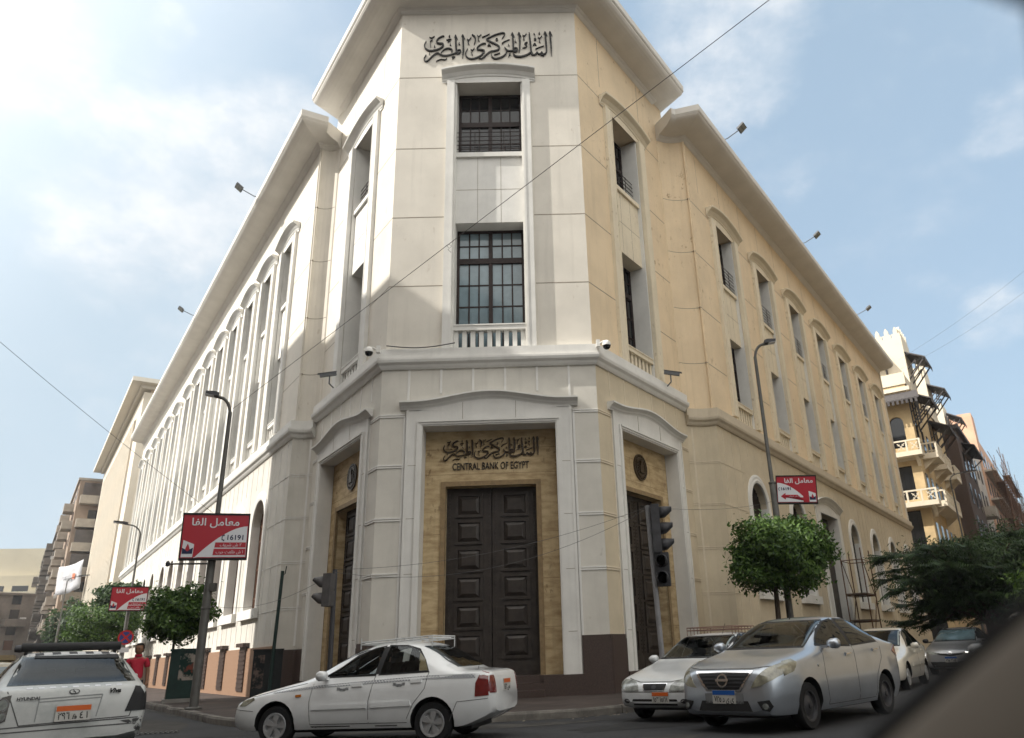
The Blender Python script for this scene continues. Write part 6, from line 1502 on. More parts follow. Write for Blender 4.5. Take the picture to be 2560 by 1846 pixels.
for q_ in ([(1.42, .195), (2.05, .195), (2.05, .275), (1.42, .275)], [(2.45, .195), (2.80, .195), (2.80, .27), (2.45, .27)]): tx_.both('sill', q_, M_trimk, off=.01)
tx_.wheels(M_alloy, 'cover'); tx_.mirrors(1.62, .97, M_wtaxi)
tx_.plate(-2.125, 0, .75, 0, '\u0661\u0664\u0662 \uFEB1', M_orange)
M_wrack = mat('white rack tube', (.55, .56, .56), .5)
g = MB(); xs = [tx_.X(2.02), tx_.X(3.2)]
for h, e in ((1.455, 0), (1.49, .02)):
    for a, b in (((xs[0], -.5), (xs[0], .5)), ((xs[0], .5), (xs[1], .5)), ((xs[1], .5), (xs[1], -.5)), ((xs[1], -.5), (xs[0], -.5))): g.tube([(a[0], a[1], h - (.06 if a[0] == xs[0] else 0)), (b[0], b[1], h - (.06 if b[0] == xs[0] else 0))], .011, 6)
for k in range(9): x = xs[0] + (xs[1] - xs[0]) * (k + .5) / 9; g.tube([(x, -.5, 1.47 - .06 * (1 - k / 8)), (x, .5, 1.47 - .06 * (1 - k / 8))], .009, 5)
for x in (xs[0], (xs[0] + xs[1]) / 2, xs[1]):
    for y in (-.5, .5): g.tube([(x, y, 1.33), (x, y, 1.49)], .009, 5)
link('roof_rack', g.mesh('roof_rack', M_wrack), tx_.t, ID)
g = MB(); g.tube([(tx_.X(3.95), .55, .96), (tx_.X(4.05), .55, 1.36)], .004, 4); link('aerial', g.mesh('aerial', M_blk), tx_.t, ID)

# the silver sedan at the right
SUNNY = dict(L=4.43, r=.30, ar=.345, axles=(.86, 3.46), tw=.80,
  zb=[(0, .27), (.1, .2), (.4, .19), (3.9, .2), (4.3, .3), (4.43, .4)],
  zs=[(0, .58), (.05, .69), (.3, .80), (.9, .91), (1.2, .96), (2.5, 1.01), (3.6, 1.06), (4.2, 1.05), (4.38, .98), (4.43, .8)],
  zt=[(0, .64), (.04, .76), (.18, .845), (.5, .93), (1.0, 1.01), (1.15, 1.04), (1.6, 1.27), (2.0, 1.43), (2.4, 1.495), (2.8, 1.495), (3.2, 1.42), (3.6, 1.28), (3.95, 1.14), (4.1, 1.105), (4.3, 1.07), (4.4, 1.0), (4.43, .82)],
  w=[(0, .60), (.03, .66), (.12, .73), (.3, .79), (.7, .85), (3.6, .85), (4.1, .8), (4.35, .72), (4.43, .62)],
  wt=[(0, .5), (.2, .62), (1.1, .71), (1.6, .64), (2.1, .58), (3.0, .57), (3.6, .6), (4.0, .64), (4.43, .5)])
M_silver = paint('silver paint', (.42, .46, .51), metal=.72, rough=.33, dirt=.2)
def rnd(cx, cy, rx, ry, n=16): return [(cx + rx * math.cos(2 * math.pi * k / n), cy + ry * math.sin(2 * math.pi * k / n)) for k in range(n)]
sFW = [(1.40, 1.075), (1.75, 1.25), (2.08, 1.39), (2.36, 1.43), (2.40, 1.05)]; sRW = [(2.50, 1.055), (2.48, 1.43), (2.85, 1.425), (3.15, 1.36), (3.38, 1.26), (3.42, 1.10)]
SUNNY['win'] = dict(side=[sFW, sRW], belt=1.05, front=[(-.59, 1.055), (.59, 1.055), (.51, 1.41), (-.51, 1.41)], back=[(-.56, 1.165), (.56, 1.165), (.48, 1.40), (-.48, 1.40)])
ns = Car('silver sedan with a chrome trapezoid grille and blue licence plate', SUNNY, (3.98, 12.98, 0), (-.70, -.71), 1.02, M_silver)
sedan_common(ns, M_tint, sFW, sRW, [(-.62, 1.06), (.62, 1.06), (.54, 1.41), (-.54, 1.41)], [(-.60, 1.17), (.60, 1.17), (.52, 1.42), (-.52, 1.42)],
             [[(1.42, 1.0), (1.36, .7), (1.42, .28)], [(2.46, 1.04), (2.42, .7), (2.44, .28)], [(3.46, 1.08), (3.42, .85), (3.15, .6), (3.05, .3)], [(1.42, .28), (3.05, .28)]], handles=((2.12, .90), (3.12, .94)))
gr = [(-.40, .745), (.40, .745), (.24, .545), (-.24, .545)]
ns.patch('grille', [(-.46, .775), (.46, .775), (.27, .52), (-.27, .52)], 'F', M_chrome, off=.008)
gp = ns.patch('grille_mesh', gr, 'F', M_trimk, off=.014)
for k in range(4): z = .575 + k * .045; hw = .25 + (z - .545) * .76; ns.patch('grille_bar', [(-hw, z), (hw, z), (hw + .01, z + .016), (-hw - .01, z + .016)], 'F', M_steel, off=.02, step=.08)
ns.patch('logo', [[(x_ * .085, .655 + z_ * .085) for x_, z_ in ((math.cos(a), math.sin(a)) for a in [2 * math.pi * k / 20 for k in range(20)])]], 'F', M_chrome, off=.026, step=.03)
ns.patch('logo', [rnd(0, .655, .062, .062)], 'F', M_trimk, off=.029, step=.03)
ns.patch('logo', [[(-.10, .64), (.10, .64), (.10, .67), (-.10, .67)]], 'F', M_chrome, off=.032, step=.03)
hl = [(.43, .565), (.52, .70), (.62, .80), (.715, .865), (.765, .86), (.785, .80), (.775, .73), (.70, .655), (.58, .59)]
for q in (1, -1): ns.patch('headlight', [(q * x_, z_) for x_, z_ in hl], 'F', M_heady, off=.010, step=.04)
ns.both('headlight', [(.30, .70), (.28, .80), (.42, .875), (.60, .90), (.62, .86), (.50, .75)], M_heady, off=.010, step=.04)
ns.patch('lower_intake', [(-.42, .275), (.42, .275), (.36, .405), (-.36, .405)], 'F', M_trimk, off=.006)
for q in (1, -1): ns.patch('fog_light', [(q * .50, .40), (q * .66, .42), (q * .69, .34), (q * .64, .28), (q * .56, .30)], 'F', M_trimk, off=.008); ns.patch('fog_lamp', rnd(q * .61, .345, .035, .035, 10), 'F', M_head, off=.013, step=.03)
ns.patch('bumper_lip', [(-.62, .205), (.62, .205), (.62, .225), (-.62, .225)], 'F', M_trimk, off=.012)
ns.patch('bonnet_gap', [q for s_ in ([(-.70, .83), (-.40, .80), (.40, .80), (.70, .83)],) for q in seam(s_, .01)], 'F', M_seam, off=.003)
ns.plate(2.225, 0, .455, math.pi, '\u0667\u0662\u0665 \uFEA9 \uFEEF \uFEEF', M_blue, .36, .17)
ns.patch('plate_mount', [(-.30, .37), (.30, .37), (.30, .50), (-.30, .50)], 'F', mat('dark silver trim', (.22, .23, .24), .4, metal=.4), off=.006)  # panel behind the plate in a darker silver
for a in 'LR': ns.patch('tail_light', [(3.95, .93), (4.12, 1.0), (4.30, 1.03), (4.33, .86), (4.20, .84)], a, M_tail, off=.008)
ns.wheels(M_steel, 'steel'); ns.mirrors(1.52, 1.08, M_silver, .96)
ns.both('indicator', rnd(1.20, .80, .03, .02, 10), M_head, off=.01, step=.03)
ns.both('handle_chrome', [[(2.12, .915), (2.29, .925), (2.29, .94), (2.12, .93)], [(3.12, .955), (3.29, .965), (3.29, .98), (3.12, .97)]], M_chrome, off=.03, thick=.03)
g = MB(); g.tube([(ns.X(2.12), 0, 1.46), (ns.X(2.2), 0, 1.56)], .008, 5); link('aerial', g.mesh('aerial', M_blk), ns.t, ID)

# white sedan behind the silver one
ACC = dict(LANOS); ACC.update(L=4.26, zt=[(0, .52), (.05, .60), (.3, .715), (.9, .86), (1.2, .925), (1.28, .95), (1.7, 1.165), (2.05, 1.325), (2.3, 1.385), (2.65, 1.405), (3.0, 1.38), (3.3, 1.28), (3.6, 1.10), (3.76, 1.01), (3.9, .995), (4.12, .975), (4.2, .91), (4.26, .72)])
M_wcar = paint('white car paint', (.58, .60, .61), dirt=.2)
ac = Car('white sedan with a small dark grille and orange plate beside the kerb', ACC, (2.98, 15.05, 0), (-.62, -.78), .98, M_wcar)
sedan_common(ac, M_car_glass, FW_, RW_, [(-.61, .98), (.61, .98), (.53, 1.32), (-.53, 1.32)], [(-.62, 1.04), (.62, 1.04), (.52, 1.32), (-.52, 1.32)],
             [[(1.42, .86), (1.38, .6), (1.41, .30)], [(2.42, .95), (2.34, .6), (2.35, .3)], [(3.27, .98), (3.22, .75), (3.05, .55), (2.95, .35)]], handles=((2.06, .80),))
ac.patch('grille', [(-.24, .60), (.24, .60), (.20, .485), (-.20, .485)], 'F', M_chrome, off=.006); ac.patch('grille_mesh', [(-.225, .59), (.225, .59), (.185, .495), (-.185, .495)], 'F', M_trimk, off=.011); ac.patch('logo', rnd(0, .54, .045, .03, 12), 'F', M_steel, off=.016, step=.03)
for q in (1, -1): ac.patch('headlight', [(q * x_, z_) for x_, z_ in ((.30, .50), (.32, .57), (.40, .635), (.52, .66), (.68, .66), (.73, .62), (.72, .55), (.62, .50), (.45, .48))], 'F', M_head, off=.010, step=.04)
ac.patch('lower_intake', [[(-.44, .325), (.44, .325), (.42, .36), (-.42, .36)], [(-.42, .265), (.42, .265), (.42, .29), (-.42, .29)]], 'F', M_trimk, off=.005)
for q in (1, -1): ac.patch('fog_light', rnd(q * .55, .33, .06, .035, 12), 'F', M_steel, off=.006, step=.04)
ac.patch('bonnet_gap', [q for s_ in ([(-.6, .68), (-.3, .62), (.3, .62), (.6, .68)],) for q in seam(s_, .01)], 'F', M_seam, off=.003)
ac.patch('bumper_gap', [q for s_ in ([(-.70, .47), (.70, .47)],) for q in seam(s_, .01)], 'F', M_seam, off=.003)
ac.plate(2.145, .12, .385, math.pi, '\u0661\u0665\u0663 \u0661\u0665\u0662\u0668', M_orange, .32, .17)
ac.wheels(M_steel, 'steel'); ac.mirrors(1.62, .96, M_wcar)
g = MB(); xs = [ac.X(2.2), ac.X(3.2)]; M_rr = mat('rusty roof rack', (.20, .12, .09), .7)
for h in (1.45, 1.50):
    for a, b in (((xs[0], -.48), (xs[0], .48)), ((xs[0], .48), (xs[1], .48)), ((xs[1], .48), (xs[1], -.48)), ((xs[1], -.48), (xs[0], -.48))): g.tube([(a[0], a[1], h), (b[0], b[1], h)], .010, 5)
for k in range(8): x = xs[0] + (xs[1] - xs[0]) * k / 7; g.tube([(x, -.48, 1.45), (x, .48, 1.45)], .008, 5); g.tube([(x, -.48, 1.35), (x, -.48, 1.5)], .008, 5); g.tube([(x, .48, 1.35), (x, .48, 1.5)], .008, 5)
link('roof_rack', g.mesh('roof_rack', M_rr), ac.t, ID)
g = MB(); g.tube([(ac.X(2.15), .3, 1.37), (ac.X(2.3), .3, 1.55)], .005, 4); link('aerial', g.mesh('aerial', M_blk), ac.t, ID)

# beige-white sedan behind the silver one's boot
M_beige = paint('beige white car paint', (.56, .53, .46), dirt=.2)
bx_ = Car('beige white sedan with a side moulding behind the silver sedan', LANOS, (8.55, 20.75, 0), (-.56, -.83), 1.0, M_beige)
sedan_common(bx_, M_car_glass, FW_, RW_, [(-.60, .99), (.60, .99), (.52, 1.33), (-.52, 1.33)], [(-.62, 1.04), (.62, 1.04), (.52, 1.33), (-.52, 1.33)], [[(2.42, .95), (2.34, .6), (2.35, .3)], [(3.27, .98), (3.22, .75), (3.05, .55), (2.95, .35)]], handles=((2.06, .80), (3.0, .83)))
bx_.both('side_moulding', [[(1.42, .50), (2.32, .51), (2.32, .575), (1.42, .565)], [(2.38, .51), (3.02, .53), (3.0, .595), (2.38, .575)]], M_beige, off=.018, thick=.02)
bx_.wheels(M_alloy, 'cover'); bx_.mirrors(1.62, .97, M_beige)
# silver sedan with lit headlight
COR = dict(SUNNY); COR.update(win=None, zt=[(0, .62), (.04, .72), (.18, .78), (.5, .86), (1.0, .95), (1.12, .98), (1.6, 1.22), (2.0, 1.38), (2.4, 1.44), (2.8, 1.44), (3.2, 1.37), (3.6, 1.23), (3.95, 1.10), (4.1, 1.08), (4.3, 1.05), (4.4, .98), (4.43, .82)], zs=[(0, .56), (.05, .65), (.3, .74), (.9, .86), (1.2, .91), (2.5, .97), (3.6, 1.02), (4.2, 1.02), (4.38, .96), (4.43, .8)])
co = Car('silver grey sedan with a lit slim headlight and blue plate at far right', COR, (14.0, 27.2, 0), (-.60, -.80), 1.0, paint('grey silver paint', (.34, .35, .37), metal=.5))
sedan_common(co, M_car_glass, sFW, sRW, [(-.62, 1.02), (.62, 1.02), (.54, 1.36), (-.54, 1.36)], [(-.60, 1.14), (.60, 1.14), (.52, 1.38), (-.52, 1.38)], [[(2.46, 1.04), (2.42, .7), (2.44, .28)]])
co.patch('windscreen', [(-.61, 1.03), (.61, 1.03), (.53, 1.35), (-.53, 1.35)], 'F', M_car_glass2, off=.009)
co.patch('grille', [(-.50, .66), (-.12, .64), (0, .60), (.12, .64), (.50, .66), (.3, .60), (0, .56), (-.3, .60)], 'F', M_trimk, off=.008); co.patch('lower_intake', [(-.62, .40), (.62, .40), (.55, .24), (-.55, .24)], 'F', M_trimk, off=.008)
M_lit = mat('lit headlamp', (.9, .9, .9), .3, emit=((1, .97, .9), 6.0))
for q in (1, -1): co.patch('headlight', [(q * .30, .66), (q * .74, .74), (q * .74, .66), (q * .45, .61)], 'F', M_head, off=.008)
co.patch('headlamp', [[(.44 + k * .045, .655), (.475 + k * .045, .66), (.475 + k * .045, .69), (.44 + k * .045, .685)] for k in range(4)], 'F', M_lit, off=.014, step=.03)
co.patch('logo', rnd(0, .66, .07, .045, 12), 'F', M_chrome, off=.014, step=.03)
co.plate(2.235, 0, .47, math.pi, '\u0662\u0661\u0665 \u0663\u0665\u0664', M_blue); co.wheels(M_steel, 'steel'); co.mirrors(1.5, 1.03, M_trimk, .96)
# white sedan whose mirror and roof corner show above the window sill
wf = Car('white car at the right edge mostly hidden by the dark window sill', LANOS, (6.3, 9.75, 0), (-.56, -.83), 1.0, M_wcar)
sedan_common(wf, M_car_glass, FW_, RW_, [(-.60, .99), (.60, .99), (.52, 1.33), (-.52, 1.33)], [(-.62, 1.04), (.62, 1.04), (.52, 1.33), (-.52, 1.33)], [[(2.42, .95), (2.34, .6), (2.35, .3)]])
wf.wheels(M_alloy, 'cover'); wf.mirrors(1.62, .97, M_wcar)

# white hatchback taxi from behind, at the left
HAT = dict(win=dict(side=[FW_, [(2.48, .97), (2.55, 1.30), (2.85, 1.29), (3.05, 1.25), (3.25, 1.12), (3.32, .99)]], belt=.955, front=[(-.57, .985), (.57, .985), (.49, 1.27), (-.49, 1.27)], back=[(-.63, .95), (.63, .95), (.51, 1.27), (-.51, 1.27)]), L=4.10, r=.285, ar=.335, axles=(.80, 3.24), tw=.79,
  zb=[(0, .30), (.06, .24), (.3, .2), (3.7, .2), (3.95, .24), (4.10, .30)],
  zs=[(0, .50), (.05, .56), (.3, .665), (.9, .765), (1.3, .83), (2.2, .885), (3.3, .91), (3.75, .885), (3.98, .875), (4.07, .82), (4.10, .50)],
  zt=[(0, .54), (.05, .61), (.3, .715), (.9, .855), (1.2, .92), (1.28, .945), (1.7, 1.17), (2.05, 1.30), (2.3, 1.34), (2.65, 1.36), (3.0, 1.35), (3.22, 1.32), (3.5, 1.17), (3.78, .97), (3.90, .925), (4.0, .91), (4.07, .85), (4.10, .54)],
  w=[(0, .56), (.04, .65), (.15, .75), (.4, .82), (1, .84), (3.4, .84), (3.8, .825), (3.98, .80), (4.06, .77), (4.10, .72)],
  wt=[(0, .46), (.3, .64), (1.25, .70), (1.7, .63), (2.1, .57), (3.0, .56), (3.4, .60), (3.8, .70), (4.0, .72), (4.10, .6)])
hd = Vector((math.sin(R(-36)), math.cos(R(-36)), 0)); hp = Vector((-6.30, 10.95, 0)) + hd * 2.0
M_wold = mat('old white taxi paint', (.46, .47, .46), .42, col2=(.30, .32, .31), vs=2.6, ramp=(.45, .75), coat=.3, spec=.5)
hy = Car('battered white hatchback taxi seen from behind at the left edge', HAT, tuple(hp), hd, 1.03, M_wold, name='taxi', cat='taxi')
hy.t.matrix_basis = hy.t.matrix_basis @ Matrix.Diagonal((1, 1.07, 1, 1))
sedan_common(hy, M_car_glass, FW_, [(2.48, .97), (2.55, 1.30), (2.85, 1.29), (3.05, 1.25), (3.25, 1.12), (3.32, .99)], [(-.61, .98), (.61, .98), (.53, 1.28), (-.53, 1.28)], [(-.67, .94), (.67, .94), (.535, 1.28), (-.535, 1.28)],
             [[(2.42, .95), (2.34, .6), (2.35, .3)], [(3.27, .98), (3.22, .75), (3.05, .55)]], handles=((3.0, .83),))
hy.patch('window_visor', [(-.50, 1.235), (.42, 1.26), (.42, 1.285), (-.49, 1.285)], 'B', M_trimk, off=.014)
hy.patch('checker_band', [(3.08, -.50), (3.24, -.50), (3.24, .50), (3.08, .50)], 'T', M_chk2, off=.004, step=.06)
hy.patch('checker_band', [[(-.50 + .115 * k, .895), (-.44 + .115 * k, .895), (-.44 + .115 * k, .91), (-.50 + .115 * k, .91)] for k in range(9)], 'B', M_white, off=.005, step=.05)
hy.patch('boot_gap', [q for s_ in ([(-.70, .88), (-.615, .52), (.50, .49), (.66, .88)],) for q in seam(s_, .012)], 'B', M_seam, off=.003)
hy.patch('tail_light', [(.615, .84), (.63, .55), (.76, .50), (.77, .68), (.70, .82)], 'B', mat('clear tail light shell', (.14, .13, .12), .15, spec=.8, coat=.5, var=.5, vs=12), off=.010, step=.04)
for y_, z_, r_ in ((.685, .73, .062), (.675, .60, .040)):
    hy.patch('round_lamp', rnd(y_, z_, r_, r_ * 1.25), 'B', M_chrome, off=.02, step=.03); hy.patch('round_lens', rnd(y_, z_, r_ * .75, r_ * .95), 'B', M_head, off=.026, step=.03)
hy.patch('tail_light', [(-.645, .88), (-.56, .58), (-.775, .58), (-.78, .74), (-.70, .87)], 'B', M_trimk, off=.010, step=.04)
hy.both('tail_light', [(3.92, .58), (3.92, .80), (4.02, .80), (4.06, .58)], M_trimk, off=.008)
hy.patch('plate_recess', [q for s_ in ([(-.30, .80), (.34, .78), (.35, .52)], [(-.30, .80), (-.26, .54)], [(.34, .745), (-.30, .765)]) for q in seam(s_, .012)], 'B', mat('grey shade line', (.25, .26, .26), .6), off=.004)
hy.plate(-2.075, -.02, .60, 0, '\u0662\u0669\u0666 \uFEEB \u0664 \u0661', M_orange, .36, .18, R(-4))
hy.patch('logo', rnd(0, .845, .055, .028, 18), 'B', M_steel, off=.010, step=.03); hy.patch('logo', rnd(0, .845, .043, .019, 16), 'B', M_wold, off=.014, step=.03); hy.patch('logo', [[(-.02, .83), (-.01, .83), (.02, .86), (.01, .86)], [(-.012, .843), (.014, .843), (.014, .849), (-.012, .849)]], 'B', M_steel, off=.018, step=.03)
text('badge', 'Viva', .075, M_blk, hy.t, T3(-2.045, -.42, .835) @ RZ(R(-90)), .004, bold=.003, shear=.3)
text('badge', 'HYUNDAI', .05, M_steel, hy.t, T3(-2.055, .45, .79) @ RZ(R(-90)), .004, bold=.002)
hy.patch('bumper_gap', [q for s_ in ([(-.76, .50), (.76, .47)], [(-.7, .43), (.7, .42)]) for q in seam(s_, .014)], 'B', M_seam, off=.003)
hy.patch('bumper_scrape', [[(-.73, .49), (-.52, .47), (-.60, .44), (-.66, .42), (-.74, .40)], [(.66, .40), (.78, .38), (.70, .33)], [(-.76, .47), (-.68, .46), (-.69, .33), (-.77, .33)]], 'B', mat('scraped bumper', (.06, .06, .06), .8, col2=(.42, .43, .42), vs=16, ramp=(.5, .58)), off=.004, step=.04)
hy.wheels(M_alloy, 'cover'); hy.mirrors(1.62, .97, M_wold)
g = MB(); x = hy.X(2.95); g.tube([(x, -.56, 1.415), (x, .56, 1.415)], .058, 12)
for y in (-.5, .5): g.tube([(x, y, 1.30), (x, y, 1.42)], .02, 6)
link('roof_roll', g.mesh('roof_roll', M_trimk, smooth=50), hy.t, ID)
g = MB(); x = hy.X(2.6)
for y in (-.55, .55): g.lathe([(0, y - .07), (.045, y - .06), (.05, y), (.045, y + .06), (0, y + .07)], (x + .02, 0, 1.41), 'y', 12)
link('rack_end', g.mesh('rack_end', M_steel, smooth=40), hy.t, ID)

# vehicles further down the left street
VAN = dict(HAT); VAN.update(win=None, zt=[(0, .60), (.05, .70), (.3, .8), (.9, .92), (1.2, 1.0), (1.6, 1.25), (2.0, 1.42), (2.3, 1.46), (3.0, 1.47), (3.6, 1.45), (3.95, 1.40), (4.02, 1.25), (4.07, .95), (4.10, .54)], wt=[(0, .46), (.3, .64), (1.25, .70), (1.7, .66), (2.1, .64), (3.6, .64), (4.0, .68), (4.10, .6)])
vn = Car('beige and maroon estate car with a roof load at the left edge', VAN, (-16.0, 23.4, 0), (-.52, .85), 1.0, paint('cream van paint', (.50, .44, .32)))
vn.patch('back_window', [(-.58, .98), (.58, .98), (.54, 1.30), (-.54, 1.30)], 'B', M_car_glass2, off=.006); vn.both('side_window', [[(1.7, .98), (2.1, 1.34), (2.9, 1.36), (2.9, .98)], [(3.0, .98), (3.0, 1.36), (3.7, 1.34), (3.8, .98)]], M_car_glass, off=.005)
M_mar = mat('maroon paint', (.06, .012, .014), .4, coat=.5); vn.patch('maroon_panel', [(-.76, .36), (.76, .36), (.76, .80), (-.76, .80)], 'B', M_mar, off=.005); vn.both('maroon_panel', [(.5, .36), (4.0, .36), (4.0, .80), (.5, .74)], M_mar, off=.005)
vn.wheels(M_steel, 'steel'); g = MB(); g.box(-1.6, .3, -.6, .6, 1.47, 1.6); link('roof_load', g.mesh('roof_load', mat('tan load', (.30, .24, .15), .9, var=.3)), vn.t, ID)
w2 = Car('small white car beyond the maroon estate in the left street', HAT, (-26.5, 41.5, 0), (-.52, .85), 1.0, M_wcar); sedan_common(w2, M_car_glass, FW_, RW_, [(-.6, .99), (.6, .99), (.5, 1.27), (-.5, 1.27)], [(-.6, 1.0), (.6, 1.0), (.5, 1.25), (-.5, 1.25)], [[(2.42, .95), (2.35, .3)]]); w2.wheels(M_steel, 'steel')
d2 = Car('dark car parked under the trees down the left street', HAT, (-38.5, 60, 0), (-.55, .835), 1.0, paint('dark car paint', (.05, .05, .06))); sedan_common(d2, M_car_glass, FW_, RW_, [(-.6, .99), (.6, .99), (.5, 1.27), (-.5, 1.27)], [(-.6, 1.0), (.6, 1.0), (.5, 1.25), (-.5, 1.25)], [[(2.42, .95), (2.35, .3)]]); d2.wheels(M_steel, 'steel')

# ------------------------------------------------------------------ the man in the red polo shirt
def skin(name, pts, edges, rad, m, parent, sub=2, root=0, keep=None):
    me = bpy.data.meshes.new(name); me.from_pydata([tuple(p) for p in pts], edges, []); o = bpy.data.objects.new(name, me); COL.objects.link(o)
    md = o.modifiers.new('s', 'SKIN'); sv = me.skin_vertices[0].data
    for i, r_ in enumerate(rad): sv[i].radius = r_ if isinstance(r_, tuple) else (r_, r_)
    for i in range(len(pts)): sv[i].use_root = (i == root)
    md.use_smooth_shade = True; md.branch_smoothing = .6
    ms = o.modifiers.new('u', 'SUBSURF'); ms.levels = sub; ms.render_levels = sub
    new = bpy.data.meshes.new_from_object(o.evaluated_get(bpy.context.evaluated_depsgraph_get())); bpy.data.objects.remove(o)
    new.materials.clear(); new.materials.append(m); new.polygons.foreach_set('use_smooth', [True] * len(new.polygons)); new.name = name
    return link(name, new, parent, ID)
M_skin = mat('brown skin', (.24, .125, .075), .5, var=.15, vs=9); M_polo = mat('red polo cotton', (.42, .022, .045), .85, var=.25, vs=7, bump=.2, bs=30); M_jean = mat('dark trousers', (.03, .032, .04), .85, var=.3, vs=6); M_hair = mat('black hair', (.012, .010, .009), .6)
pn = bpy.data.objects.new('person', None); COL.objects.link(pn); pp = Vector((-9.44, 18.72, 0))
pn.matrix_basis = T3(*pp) @ RZ(R(28)) @ Matrix.Diagonal((.94, .94, .94, 1)); tag(pn, 'man in a red polo shirt walking beside the left taxi, looking aside', 'person')
# local: faces -y; x to his left
B = [(0, 0, .94), (0, .01, 1.10), (0, .02, 1.27), (0, .02, 1.41), (0, .015, 1.50), (0, -.005, 1.58), (0, -.01, 1.66),
     (.19, .02, 1.40), (.245, .03, 1.13), (.25, -.03, .90), (-.19, .02, 1.40), (-.25, .02, 1.14), (-.245, -.05, .91),
     (.095, 0, .86), (.11, -.05, .49), (.115, -.01, .09), (-.095, 0, .86), (-.11, .05, .49), (-.12, .12, .10), (.125, -.12, .045), (-.13, .02, .045)]
Eg = [(0, 1), (1, 2), (2, 3), (3, 4), (4, 5), (5, 6), (3, 7), (7, 8), (8, 9), (3, 10), (10, 11), (11, 12), (0, 13), (13, 14), (14, 15), (0, 16), (16, 17), (17, 18), (15, 19), (18, 20)]
rd = [(.15, .11), (.145, .105), (.16, .11), (.13, .09), .058, .085, .085, .062, .046, .032, .062, .046, .032, .085, .062, .045, .085, .062, .045, .04, .04]
bd = skin('body', B, Eg, rd, M_skin, pn)
g = MB(); 
vs = []; 
g.lathe([(0, .125), (.05, .118), (.082, .08), (.092, .02), (.088, -.03), (.072, -.075), (.045, -.108), (0, -.118)], (0, -.008, 1.635), 'z', 20)
for sx in (-1, 1):
    g.lathe([(0, -.012), (.02, -.008), (.026, .008), (.01, .014)], (sx * .093, .005, 1.63), 'x', 8)
g.add([(-.015, -.09, 1.605), (.015, -.09, 1.605), (0, -.118, 1.61), (0, -.09, 1.65)], [(0, 1, 2), (0, 2, 3), (1, 3, 2), (0, 3, 1)])
g.k = 1
for sx in (-1, 1): g.box(sx * .034 - .014, sx * .034 + .014, -.098, -.088, 1.640, 1.652); g.box(sx * .034 - .02, sx * .034 + .02, -.1, -.088, 1.662, 1.668)
g.k = 2; g.box(-.025, .025, -.092, -.078, 1.575, 1.584)
link('head', g.mesh('head', [M_skin, M_hair, mat('lips', (.2, .08, .06), .5)], smooth=60), pn, T3(0, 0, 1.63) @ RZ(R(-25)) @ T3(0, 0, -1.63))
g = MB(); g.lathe([(0, .148), (.06, .138), (.097, .095), (.106, .03), (.103, -.02), (.095, -.07)], (0, .010, 1.64), 'z', 20)
g.v = [v for v in g.v]; hm = g.mesh('hair', M_hair, smooth=60); b_ = bmesh.new(); b_.from_mesh(hm); bmesh.ops.delete(b_, geom=[v for v in b_.verts if v.co.y < -.04 and v.co.z < 1.69], context='VERTS'); b_.to_mesh(hm); b_.free()
o = link('hair', hm, pn, T3(0, 0, 1.63) @ RZ(R(-25)) @ T3(0, 0, -1.63)); md = o.modifiers.new('t', 'SOLIDIFY'); md.thickness = .008
S_ = [(0, 0, .90), (0, .01, 1.10), (0, .02, 1.27), (0, .02, 1.41), (0, .018, 1.475), (.185, .02, 1.405), (.235, .03, 1.20), (-.185, .02, 1.405), (-.238, .025, 1.20)]
skin('polo_shirt', S_, [(0, 1), (1, 2), (2, 3), (3, 4), (3, 5), (5, 6), (3, 7), (7, 8)], [(.172, .125), (.165, .12), (.178, .125), (.145, .10), (.07, .065), .078, .072, .078, .072], M_polo, pn)
g = MB(); g.lathe([(.072, 1.46), (.085, 1.475), (.08, 1.525), (.07, 1.52)], (0, .015, 0), 'z', 16); link('collar', g.mesh('collar', M_polo, smooth=60), pn, ID)
T_ = [(0, 0, .95), (.095, 0, .86), (.11, -.05, .49), (.115, -.01, .12), (-.095, 0, .86), (-.11, .05, .49), (-.12, .12, .13)]
skin('trousers', T_, [(0, 1), (1, 2), (2, 3), (0, 4), (4, 5), (5, 6)], [(.158, .118), .10, .078, .065, .10, .078, .065], M_jean, pn)
g = MB()
for x, y in ((.12, -.06), (-.125, .07)): g.tube([(x, y + .08, .05), (x, y - .02, .055), (x, y - .12, .04), (x, y - .17, .035)], [.045, .05, .045, .03], 10)
link('shoes', g.mesh('shoes', M_blk, smooth=60), pn, ID)
for sx, hx, hy_, hz in ((1, .25, -.03, .90), (-1, -.245, -.05, .91)):
    g = MB()
    g.tube([(hx, hy_, hz + .01), (hx, hy_ - .01, hz - .05), (hx, hy_ - .015, hz - .09)], [.028, .042, .036], 10)
    for k in range(4): yy = hy_ + .022 - k * .021; ln = (.07, .08, .085, .07)[k]; g.tube([(hx, yy, hz - .08), (hx - sx * .008, yy - .006, hz - .08 - ln * .55), (hx - sx * .022, yy - .008, hz - .08 - ln)], [.010, .009, .006], 6)
    g.tube([(hx - sx * .01, hy_ - .045, hz - .035), (hx - sx * .02, hy_ - .068, hz - .07), (hx - sx * .022, hy_ - .07, hz - .10)], [.012, .011, .007], 6)
    link('hand', g.mesh('hand', M_skin, smooth=60), pn, ID)

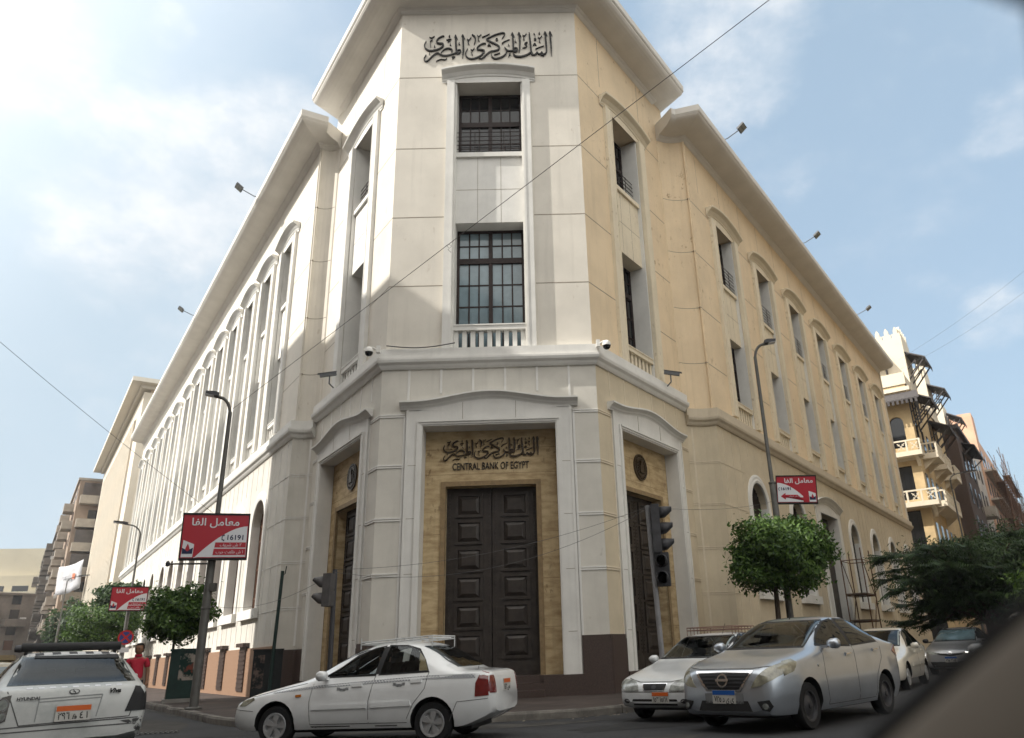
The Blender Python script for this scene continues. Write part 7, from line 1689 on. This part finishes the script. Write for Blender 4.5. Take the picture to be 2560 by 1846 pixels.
def driver(label, car, d, y, shirt):
    t = bpy.data.objects.new('person', None); COL.objects.link(t); tag(t, label, 'person'); t.matrix_basis = car.t.matrix_basis @ T3(car.X(d), y, .52) @ RZ(R(90))
    P_ = [(0, 0, .0), (0, .05, .22), (0, .07, .40), (0, .06, .50), (0, .04, .56), (.18, .06, .41), (.22, -.08, .22), (.12, -.30, .30), (-.18, .06, .41), (-.22, -.08, .22), (-.12, -.30, .30), (.09, -.35, .02), (-.09, -.35, .02)]
    skin('body', P_, [(0, 1), (1, 2), (2, 3), (3, 4), (2, 5), (5, 6), (6, 7), (2, 8), (8, 9), (9, 10), (0, 11), (0, 12)], [(.15, .12), (.155, .11), (.15, .10), .055, .06, .06, .045, .035, .06, .045, .035, .08, .08], M_skin, t)
    skin('shirt', P_[:3] + [(.17, .06, .41), (.215, -.03, .27), (-.17, .06, .41), (-.215, -.03, .27)], [(0, 1), (1, 2), (2, 3), (3, 4), (2, 5), (5, 6)], [(.165, .13), (.168, .122), (.15, .11), .075, .066, .075, .066], shirt, t)
    g = MB(); g.lathe([(0, .125), (.05, .118), (.082, .08), (.092, .02), (.088, -.03), (.072, -.075), (.045, -.108), (0, -.118)], (0, .03, .66), 'z', 18); link('head', g.mesh('head', M_skin, smooth=60), t, ID)
    g = MB(); g.lathe([(0, .14), (.06, .13), (.095, .09), (.102, .04), (.10, .02), (0, .02)], (0, .04, .665), 'z', 18); link('hair', g.mesh('hair', M_hair, smooth=60), t, ID)
driver('driver in a pale shirt at the wheel of the white taxi', tx_, 2.33, .34, mat('pale shirt', (.34, .25, .22), .85))
driver('driver seen through the back window of the battered taxi', hy, 2.33, .34, mat('dim blue shirt', (.10, .13, .18), .85))
# ------------------------------------------------------------------ window frame of the car the view is taken from
t = thing('car_window_frame', 'blurred dark rubber edge and grey trim of a car window at the lower right', 'car window', (.45, .45, 0))
def ribbon(name, pts, m, rr, parent):
    g = MB(); g.tube(pts, rr, 12); return g.build(name, m, parent, smooth=60)
M_trimg = mat('grey cloth trim', (.24, .215, .185), .95, var=.12, vs=3)
C0 = Vector((0, 0, 1.12))
PA, PB_, PC, PD, PE = [C0 + Vector(v) for v in [(0.2183, 0.5762, -0.0691), (0.3189, 0.5078, 0.0207), (0.3615, 0.4744, 0.0654), (0.2688, 0.2916, 0.3045), (0.2003, 0.2623, 0.3059)]]
ribbon('rubber_seal', [PA, PA.lerp(PB_, .33), PA.lerp(PB_, .66), PB_, PC], M_blk, .0085, t)
nrm = (PB_ - PA).cross(Vector((PA + PB_) / 2 - C0)).normalized()
if nrm.z > 0: nrm = -nrm
vw = ((PA + PB_) / 2 - C0).normalized()
g = MB(); A, Bq = PA - (PB_ - PA) * .3, PB_ + (PB_ - PA) * .3
prof = [(.004, -.02), (.012, -.028), (.06, -.045), (.16, -.04), (.24, .0), (.24, .05), (.004, .03)]
rings = [[q + nrm * u + vw * v for u, v in prof] for q in (A, A.lerp(Bq, .5), Bq)]
g.add([p for r_ in rings for p in r_], [(i * 7 + j, i * 7 + (j + 1) % 7, (i + 1) * 7 + (j + 1) % 7, (i + 1) * 7 + j) for i in range(2) for j in range(7)] + [tuple(range(7)), tuple(range(14, 21))[::-1]])
g.build('door_trim', M_trimg, t, smooth=40)
ribbon('roof_seal', [PC, PD, PE], M_blk, .012, t)
# ------------------------------------------------------------------ air between here and the far blocks
g = MB(); g.box(-210, 230, -130, 330, -1.0, 36)
hzo = g.build('haze', None); hzo.data.materials.clear()
hm = bpy.data.materials.new('haze air'); hm.use_nodes = True; t = hm.node_tree; t.nodes.remove(t.nodes['Principled BSDF'])
pv = t.nodes.new('ShaderNodeVolumePrincipled'); pv.inputs['Color'].default_value = (.86, .90, .95, 1); pv.inputs['Density'].default_value = .0004; pv.inputs['Anisotropy'].default_value = .2
t.links.new(pv.outputs[0], [q for q in t.nodes if q.type == 'OUTPUT_MATERIAL'][0].inputs['Volume']); hzo.data.materials.append(hm); hzo['kind'] = 'stuff'
